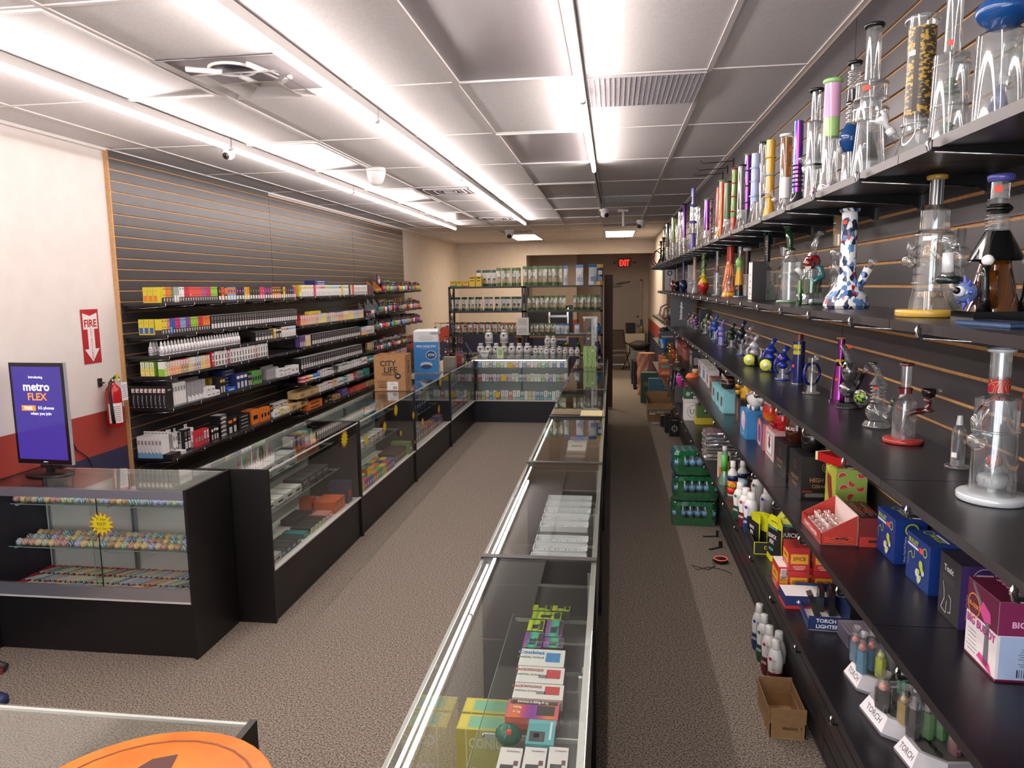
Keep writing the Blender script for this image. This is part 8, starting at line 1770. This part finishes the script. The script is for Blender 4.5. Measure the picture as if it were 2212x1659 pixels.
def bag_mesh(st,w,h):
 k=(st,w,h)
 if k in BAGS:return BAGS[k]
 b=MB();foil={'w':S('#c8c4bc'),'g':c('#a8ac9c',.25,.3),'b':S('#c8d0d8'),'n':S('#2a3a5a')}[st];band={'w':S('#1f4a3e'),'g':S('#4f6a3c'),'b':S('#3a6a98'),'n':S('#c89a3a')}[st];vs_=[];n=6
 for j in range(n+1):
  t=j/n;wd=w*(1-.06*math.sin(PI*t));dp=.06*(1-t)+.003
  vs_+=[(-wd/2,-dp*.2,h*t),(0,-dp/2,h*t),(wd/2,-dp*.2,h*t),(wd/2,dp*.2,h*t),(0,dp/2,h*t),(-wd/2,dp*.2,h*t)]
 for j in range(n):b.add(vs_,[(j*6+i,j*6+(i+1)%6,(j+1)*6+(i+1)%6,(j+1)*6+i)for i in range(6)],band if j==n-1 or(j==0 and st!='b')else foil)
 b.add(vs_,[tuple(range(n*6,n*6+6)),tuple(reversed(range(6)))],band);y=-.032
 b.quad((-w*.3,y,h*.18),(w*.6,0,0),(0,.008,h*.22),S('#a88a68')if st in 'wg' else S('#8a98a8'));F=(Vector((w*(.12 if st=='w' else 0),y-.001,0)),Vector((1,0,0)),Vector((0,0,1)))
 if st=='w':disc2(b,F,0,h*.44,w*.2,S('#1f4a50'),1.3,.002)
 else:b.quad((-w*.3,y+.006,h*.5),(w*.6,0,0),(0,.008,h*.2),S('#d0d0c4'))
 me=bpy.data.meshes.new('foil_bag');me.from_pydata(b.v,[],b.f)
 for m_ in b.m:me.materials.append(m_)
 me.polygons.foreach_set('material_index',b.fm);me.update();BAGS[k]=me;return me
rg=random.Random(5)
DS={'w':'white bag with green top','g':'silver-green foil bag','b':'white and blue bag','n':'navy bag'}
def bags(st,n,px0,px1,z,h,w,nm_):
 y=RY+.12;w=min(w,ony(px0+(px1-px0)/n,650,y).x-ony(px0,650,y).x)
 for i in range(n):
  x=ony(px0+(px1-px0)*(i+.5)/n,650,y).x
  o=bpy.data.objects.new('foil_bag',bag_mesh(st,w,h));COL.objects.link(o);o.location=(x,y+.07*(i%2),z);o.rotation_euler=(0,0,rg.uniform(-.5,.1)if st=='w' else rg.uniform(-.3,.3));tag(o,f'{DS[st]}, {ordn(i)} from left of {nm_}','bag','foil bags on the black racks')
Z1,Z2,Z3=2.0458,1.6558,1.2758
bags('w',3,1030,1062,Z1,.26,.075,'its top left rack group');bags('w',1,1062,1073,Z1,.26,.075,'the top left rack gap');bags('g',5,1073,1126,Z1,.29,.10,'its top left rack group');bags('g',8,1130,1214,Z1,.31,.10,'the top right rack row')
bags('b',1,1216,1229,Z1,.31,.07,'the narrow ones on the top right rack');bags('b',1,1243,1261,Z1,.32,.12,'the single middle ones, top right rack');bags('b',1,1271,1291,Z1,.33,.14,'the wide ones on the top right rack');bags('n',1,1289,1303,Z1,.32,.11,'the top right rack end')
bags('w',8,973,1032,Z2,.22,.085,'the middle left rack row');bags('w',3,1032,1066,Z2,.22,.07,'the thinner middle left rack trio');bags('w',5,1068,1127,Z2,.22,.09,'the far middle left rack group');bags('g',9,1139,1222,Z2,.23,.10,'the middle right rack row');bags('g',8,1238,1299,Z2,.23,.10,'the second middle right rack row')
bags('w',16,972,1080,Z3,.19,.075,'the low left rack row');bags('g',6,1080,1114,Z3,.165,.07,'the low left rack row');bags('g',9,1145,1200,Z3,.17,.075,'the low right rack row');bags('b',3,1200,1229,Z3,.16,.08,'the low right rack trio');bags('b',1,1241,1252,Z3,.16,.08,'the lone low right rack one')
for i in range(5):
 x=ony(977+14*i,600,RY).x;hh=.09 if i<3 else .17;b=MB();b.cbox(0,0,0,.095,.12,hh,S('#c8a828'));F=b.face(.095,.12,hh,'front');b.rect(F,-.047,.047,0,.02,S(['#2a5a98','#6a8a2a','#8a4a3a','#c8a828','#c8a828'][i]));b.rect(F,-.035,.035,hh*.75,hh*.86,KI);b.rect(F,-.03,.03,hh*.5,hh*.58,KI)
 tag(b.build('yellow_carton',None,(x,RY+.08,Z1)),f'yellow carton on the top left rack, {ordn(i)} from the left','box','yellow cartons on the rack')
b=MB();b.box(-.10,.10,0,.002,0,.28,S('#cfcbc6'));b.lines((-.075,-.001,.26),(1,0,0),(0,0,1),.15,.09,6,c('#6a6866',.5),.3);b.lines((-.075,-.001,.12),(1,0,0),(0,0,1),.15,.09,6,c('#6a6866',.5),.3)
p=ony(1129,724,RY-.03);tag(b.build('paper_notice',None,(p.x,RY-.02,p.z)),'white printed paper notice taped between the two black racks','notice')
for i,(px,hx)in enumerate(((1187,'#9a2430'),(1199,'#2a7a2c'),(1211,'#1f6a68'),(1224,'#c8b020'),(1249,'#2a7a30'))):
 x=ony(px,760,RY+.1).x;wbottle(['red capped brown bottle with pale label on the right rack','first green capped brown bottle on the right rack','teal capped brown bottle on the right rack','yellow capped brown bottle on the right rack','green capped dark green bottle nearest the acrylic tower'][i],x,RY+.1,.9558,.18,.045,hx,'#b8b4a8' if i<4 else '#2f5a2c','#2a1a14','colour capped bottles on the rack')
for i in range(5):wbottle(f'small white supplement bottle, {ordn(i)} from left on the right rack',-1.30+.07*i,RY+.08,.9558,.13,.033)
wbottle('bright blue bottle on the low shelf of the right rack',ony(1291,718,RY+.08).x,RY+.08,Z3,.17,.05,'#1a4a88','#2f7ab8','#2a6aa8','blue bottles on the rack');wbottle('dark blue bottle low on the right rack',ony(1291,765,RY+.08).x,RY+.08,.9558,.2,.05,'#1c2c6a','#22306a','#1a2454','blue bottles on the rack')
b=MB();b.box(0,.14,0,.03,0,2.2,c('#4a2f22',.6));tag(b.build('wood_board',None,(-.13,12.15,.01),(0,-.0,.1)),'tall brown board standing right of the racks','board')
b=MB();b.box(-.5,.5,0,.05,0,.62,c('#191719',.3));tag(b.build('television',None,(-1.35,16.0,1.0),0),'dark flat panel leaning behind the racks','television')
b=MB();b.box(-.9,.9,-.3,.3,.93,.97,c('#7a5a3a',.6));
for x in(-.86,.86):b.box(x-.03,x+.03,-.28,.28,0,.93,c('#5a4634',.6))
tag(b.build('wood_table',None,(-1.2,16.1,.0),0),'brown table behind the racks at the back','table')
r=thing('step_ladder','aluminium ladder with black feet standing behind the right rack','ladder',(-1.0,14.2,0))
for x in(-.22,.14):b=MB();b.tube([(x,0,0),(x,.1,1.62)],.018,ALU);b.ball(.035,BLK(),(x-.02,.1,1.64));b.build('rail',r)
for z in(.4,.7,1.0,1.25,1.45):b=MB();b.box(-.22,.14,z*.06-.02,z*.06+.03,z-.02,z+.02,ALU);b.build('rung',r)
# ---------------------------------------------------------------- right row of cases
def slab(label,xa,xb,ya,yb,zt,th,col,side=None,txt=(),g='scale boxes in the nearest right case',rects=(),name='plain_carton'):
 A,B,C_=onz(xa,yb,zt),onz(xb,yb,zt),onz(xa,ya,zt);w=B.x-A.x;d=C_.y-A.y;b=MB();b.cbox(0,0,0,w,d,th,S(side or col),top=S(col)if isinstance(col,str)else col);F=b.face(w,d,th,'top')
 for x0,x1,y0,y1,hx in rects:b.rect(F,x0*w,x1*w,y0*d,y1*d,S(hx));
 F=(F[0]+Vector((0,0,.0003)),F[1],F[2])
 for t,x,y,hh,hx in txt:b.tx(F,t,x*w,y*d,hh*d,S(hx),True,w*.6)
 tag(b.build(name,None,((A.x+B.x)/2,(A.y+C_.y)/2,zt-th)),label,'box',g)
ZT=.778;TH=.0365
GY=ramp_mat('green_yellow_print',[(0,'#b8c82a'),(.5,'#4f9a3a'),(1,'#c8d030')],'wave',6,.3);TP=ramp_mat('teal_purple_print',[(0,'#4fb890'),(.5,'#2f8a80'),(1,'#8a3a98')],'wave',5,.3);PO=ramp_mat('sunset_print',[(0,'#7a2f98'),(.5,'#b83a6a'),(1,'#d8702a')],'wave',3,.3,0,0)
for i,a in enumerate(((1150,1190,1290,1318,GY,'green and yellow','far left'),(1192,1231,1292,1319,GY,'green and yellow','far right'),(1148,1212,1320,1336,GY,'yellow and blue','second from far'),(1138,1173,1338,1362,GY,'yellow-green','third row left'),(1176,1214,1338,1374,TP,'teal and purple','third row right'),(1128,1169,1364,1398,TP,'teal and purple','fourth row left'),(1172,1216,1376,1398,TP,'teal and dark','fourth row right'))):
 slab(f'small {a[5]} pocket scale box, {a[6]} of the scale stack',*a[:4],ZT,TH,a[4],'#3a4a2a',(('SWAG',.34,.0,.2,'#1c1c1a'),),rects=((-.2,.15,-.3,.05,'#1c2030'),(.25,.46,-.4,.4,'#2a2a2a')))
slab('white digital scale box with a blue folding scale picture',1119,1218,1400,1436,ZT,TH,'#e0deda',None,(('Cookies',-.26,.28,.2,'#2a7ac0'),('DIGITAL SCALE',-.26,-.02,.09,'#5a5a5a')),rects=((.08,.4,-.25,.3,'#2f80c0'),))
slab('white scale box with a red scale picture, farther of two',1113,1217,1438,1472,ZT,TH,'#dfdbd8',None,(('BACKWOODS',-.25,.28,.17,'#9a2a2c'),('DIGITAL SCALE',-.26,-.02,.09,'#5a5a5a')),rects=((.12,.42,-.2,.35,'#b82a30'),(-.04,.14,-.2,.0,'#7a7a7a')))
slab('white scale box with a red scale picture, nearer of two',1106,1216,1474,1506,ZT,TH,'#dfdbd8',None,(('BACKWOODS',-.25,.28,.17,'#9a2a2c'),('DIGITAL SCALE',-.26,-.02,.09,'#5a5a5a')),rects=((.12,.42,-.2,.35,'#b82a30'),(-.04,.14,-.2,.0,'#7a7a7a')))
slab('purple and orange scale box marked 500g in the nearest case',1090,1206,1509,1548,ZT,TH,PO,'#c8502a',(('SWAG-3-500g-0.1g',-.02,.36,.18,'#f0e8e0'),('500g',-.3,.05,.14,'#f0e8f0'),('0.1g',-.3,-.2,.14,'#f0e8f0')),rects=((.08,.42,-.32,.2,'#1c1a1c'),(-.46,.46,.25,.47,'#2a2a28')))
slab('turquoise pocket scale box in front of the purple one',1134,1196,1552,1606,ZT,TH,'#3f9aa0',None,(),rects=((-.4,.15,-.4,.0,'#1a1c20'),(-.25,-.05,-.25,-.08,'#3a5ab0'),(.3,.38,-.3,.4,'#c8e0e0')))
for i,(xa,xb)in enumerate(((1064,1116),(1121,1172),(1177,1222))):slab(f'white pocket scale box with round badge, {ordn(i)} from left at the bottom edge',xa,xb,1612,1690,ZT,TH,'#dad4d4',None,(('Competition',.1,.38,.05,'#4a3a40'),),rects=((-.36,.22,-.38,-.0,'#15171b'),(-.18,.0,-.22,-.1,'#4a4ab0'),(.2,.4,-.02,.12,'#5a2a3a')))
b=MB();b.ball(.035,c('#0f5a44',.2),(0,0,.036),(1.1,.9,.9));b.box(.0,.012,-.03,-.02,.055,.065,ORG);p=onz(1098,1585,.78);tag(b.build('gas_mask',None,(p.x,p.y,.7415)),'glossy dark green bundle with an orange tag left of the turquoise box','mask')
for k in range(3):
 for j in range(2):
  b=MB();w=.15;d=.085;h=.10;b.cbox(0,0,0,w,d,h,S('#b8a820'),top=S('#c8b830'));F=b.face(w,d,h,'front');b.tx(F,'CONIC',.02,.055,.036,S('#d8d0b0'),True,.11);b.rect(F,-.045,-.041,0,h,S('#d8d0a8'));F=b.face(w,d,h,'top');b.rect(F,-.04,.07,-.03,.03,S('#6ab08a'));b.rect(F,-.07,-.045,-.035,.035,S('#d8c838'))
  tag(b.build('yellow_carton',None,(-.415,2.17+j*.095,.3365+.1008*k)),f'bright yellow carton in the nearest right case, {"far" if j else "near"} column, {ordn(k)} from bottom','box','yellow cartons in the nearest right case')
# white trays of parts
tx=[(600,1310,545),(575,1305,608),(570,1305,680),(560,1268,752),(540,1262,828),(470,1280,1012),(445,1275,1102),(405,1265,1192),(385,1265,1287),(355,1255,1382),(325,1240,1478)]
def ptray(label,x0,x1,y0,y1,z):
 r=thing('parts_tray',label,'tray',((x0+x1)/2,(y0+y1)/2,z),0,'white trays in the second right case');w,d,h=x1-x0,y1-y0,.03;b=MB();T_=c('#eeeff2',.4)
 b.box(-w/2,w/2,-d/2,d/2,0,.002,T_)
 for a in((-w/2,w/2,-d/2,-d/2+.004),(-w/2,w/2,d/2-.004,d/2),(-w/2,-w/2+.004,-d/2,d/2),(w/2-.004,w/2,-d/2,d/2)):b.box(*a,.002,h,T_)
 b.build('tray_shell',r);b=MB();q=14
 for i in range(q):b.cbox(-w*.42+w*.84*i/(q-1),0,.002,w*.03,d*.5,.012,c(['#a8aab0','#c8cace','#8a8c94'][i%3],.25));
 b.build('small_parts',r)['kind']='stuff'
for i,(a,e,y)in enumerate(tx):
 A=onz(1100+a/7.2125,980+y/7.2125,.772);B=onz(1100+e/7.2125,980+(y+8)/7.2125,.772);ptray(f'white tray of small glass parts in the second right case, {ordn(i)} from the far end',max(A.x,-.38),min(B.x,-.115),4.245-.125*i-(.1 if i>4 else 0),4.335-.125*i-(.1 if i>4 else 0),.7415)
# third case and things on the counters
for i,(a,e,ya,yb,hx,nm_)in enumerate(((1233,1273,929,936,'#d0ccc8','white boxed kit, farthest in the third right case'),(1231,1270,937,949,'#6a80c0','periwinkle boxed kit in the third right case'),(1226,1268,951,958,'#c8d0d4','pale boxed kit in front of the periwinkle one'),(1224,1265,959,973,'#dcd9d6','white boxed kit with three slots in the third right case'),(1222,1262,973,980,'#6f6c70','smoky clear tray with pink lettering in the third right case'),(1221,1262,982,988,'#66656a','smoky clear tray with green lettering in the third right case'))):
 slab(nm_,a,e,ya,yb,.80,.055,hx,None,(),'boxed kits in the third right case',((-.3,.3,.1,.3,['#a84a4a','#2c3a80','#8a9098','#5a5a60','#c86a80','#8ab070'][i]),))
A=onz(1252,898,CH);B=onz(1302,884,CH);b=MB();b.box(-.09,.09,-.13,.13,0,.0015,S('#d8cc98'));tag(b.build('paper_sheet',None,(-.17,6.12,CH+.0006)),'pale yellow paper lying on the right counter','paper')
b=MB();b.cbox(0,0,0,.24,.3,.06,S('#6a2c20'),top=S('#7a3626'));b.box(.08,.14,-.13,.1,.061,.066,WST);b.box(.07,.13,-.15,.08,.067,.070,WST);tag(b.build('ledger_box',None,(-.25,6.75,.7415)),'rust brown box with white papers inside the fourth right case','box')
r=thing('acrylic_tower','tall clear acrylic display tower with white lid on the right counter','display stand',(-.30,10.2,CH+.0008),.2);b=MB();AT=glass('#eef0f0',.04,.12,.8,.06,2)
for s_ in(-1,1):b.quad((s_*.085,-.085,0),(0,.17,0),(0,0,.62),AT);b.quad((-.085,s_*.085,0),(.17,0,0),(0,0,.62),AT)
b.build('acrylic_wall',r);b=MB();b.box(-.09,.09,-.09,.09,.62,.64,c('#e4e2e0',.3));b.build('lid',r);b=MB();b.box(.0,.03,-.088,-.084,0,.62,c('#d8d6d4',.3));b.build('corner_strip',r);b=MB();b.box(-.09,.09,-.09,.09,0,.012,c('#e4e2e0',.3));b.build('foot_plate',r)
for k in range(3):b=MB();b.box(-.08,.08,-.08,.08,.15+.15*k,.154+.15*k,AT);b.ball(.025,c(['#a84a3a','#c8c8c8','#6a7a90'][k],.2),(-.02,0,.18+.15*k));b.ball(.02,c(['#c8b8a8','#8a5a40','#c0c0c8'][k],.2),(.04,.02,.176+.15*k));b.build('inner_tier',r)
b=MB();b.box(-.085,.085,-.025,.025,0,.27,ramp_mat('green_marble',[(0,'#6aa04a'),(.4,'#c8d058'),(.6,'#3f8a60'),(.8,'#a8c850'),(1,'#2f6a48')],'wave',5,.3,0,8));disc2(b,(Vector((.04,-.026,0)),Vector((1,0,0)),Vector((0,0,1))),0,.215,.017,S('#c8d0c0'));tag(b.build('green_bag',None,(-.295,9.72,CH+.0008),.05),'green and yellow marbled pack standing before the acrylic tower','bag')
b=MB();b.ring(.022,.004,.003,c('#dcdad8',.3),14,6,(-.03,0,0));b.ring(.022,.004,.003,c('#dcdad8',.3),14,6,(.02,.01,0));b.tube([(-.01,-.01,.004),(.03,-.12,.004)],.004,STEEL,6);b.tube([(0,-.01,.004),(-.02,-.12,.004)],.004,STEEL,6);tag(b.build('scissors',None,(-.15,10.0,CH+.0015)),'white handled scissors at the far end of the right counter','scissors')
# ---------------------------------------------------------------- portrait screen
r=thing('kiosk_screen','portrait screen showing a purple advert with white and orange words, on the corner case','screen',(-3.315,3.80,CH+.0008),-.06)
b=MB();w,h,z0=.365,.60,.07;b.box(-w/2,w/2,0,.022,z0,z0+h,c('#121014',.25));b.box(-w/2-.003,w/2+.003,.005,.026,z0-.003,z0+h+.003,c('#c8c6ca',.3,.5));b.build('bezel',r)
b=MB();F=(Vector((0,-.0008,z0)),Vector((1,0,0)),Vector((0,0,1)));b.rect(F,-w/2+.016,w/2-.016,.028,h-.022,screen('#3f2f96',.75));Fq=(F[0]+Vector((0,-.0006,0)),F[1],F[2]);W2=screen('#e8e6f4',1.0);O2=screen('#f08a28',1.0)
b.tx(Fq,'Introducing',-.005,.515,.020,W2,True);b.tx(Fq,'metro',-.005,.458,.046,W2,True,.24);b.tx(Fq,'FLEX',-.003,.402,.044,O2,True,.24);b.rect(Fq,-.118,-.022,.318,.350,O2);b.tx((Fq[0]+Vector((0,-.0006,0)),F[1],F[2]),'FREE',-.07,.334,.020,W2,True);b.tx(Fq,'5G phones',.048,.334,.024,W2,True,.125);b.tx(Fq,'when you join',.01,.300,.024,W2,True,.2)
b.tx(Fq,'dolphin )',.01,.014,.008,W2,True);b.build('display',r)
b=MB();b.box(-.02,.02,.026,.05,.0,.2,c('#17151a',.4));b.box(-.06,.09,.03,.06,.035,.075,c('#17151a',.4));b.build('neck',r);b=MB();b.lathe([(.15,0),(.15,.008),(.14,.012)],c('#1d1819',.35),26,(0,.03,0),Matrix.Diagonal((1,.62,1)));b.build('base_plate',r)
# round orange sign in the foreground
p1,p2,p3=onz(120,1659,.985),onz(350,1582,.985),onz(590,1659,.985)
ax,ay,bx,by,cx,cy=p1.x,p1.y,p2.x,p2.y,p3.x,p3.y;D_=2*(ax*(by-cy)+bx*(cy-ay)+cx*(ay-by));ux=((ax*ax+ay*ay)*(by-cy)+(bx*bx+by*by)*(cy-ay)+(cx*cx+cy*cy)*(ay-by))/D_;uy=((ax*ax+ay*ay)*(cx-bx)+(bx*bx+by*by)*(ax-cx)+(cx*cx+cy*cy)*(bx-ax))/D_;R=math.hypot(ax-ux,ay-uy)
r=thing('round_sign','round orange sign lying on the lower left glass case','sign',(ux,uy,CH+.0008));OC=noisy('orange_print','#d8701a','#e8862a',9,.45);b=MB();b.lathe([(R-.004,0),(R,.003),(R,.013),(R-.003,.015)],OC,48);b.build('disc',r)
b=MB();F=(Vector((0,0,.0152)),Vector((1,0,0)),Vector((0,1,0)));ring2(b,F,0,0,R*.87,R*.018,c('#7a3a14',.5));poly2(b,F,[(-R*.22,R*.60),(-R*.05,R*.68),(.0,R*.50),(-R*.3,R*.42)],c('#4a1c14',.5));b.build('print',r)
b=MB();P=onz(14,1452,0);b.tube([(-.35,.02,.07),(-.08,.0,.045),(0,0,.03)],[.03,.026,.02],c('#2a2422',.45),10);b.box(-.1,.0,-.03,-.018,.004,.03,c('#7a2c24',.5));tag(b.build('chair_foot',None,(P.x,P.y,.0)),'dark chair foot with a reddish edge at the left edge of the photo','chair foot')
b=MB();P=onz(6,1522,0);b.lathe([(.05,0),(.05,.03),(.03,.05)],c('#1f2c54',.5),16);tag(b.build('blue_cap',None,(P.x-.03,P.y,.0006)),'small dark blue object on the carpet at the left edge','cap')
b=MB();P=onz(2205,697,SZ['s2']);b.box(-.035,.035,-.07,.07,0,.009,c('#2a3a5a',.2));b.box(-.0355,.0355,-.0705,.0705,.003,.006,c('#6a90b8',.15,.6));tag(b.build('smartphone',None,(.70,1.44,SZ['s2']+.0008),.2),'dark blue phone lying on the second shelf at the right edge','phone')
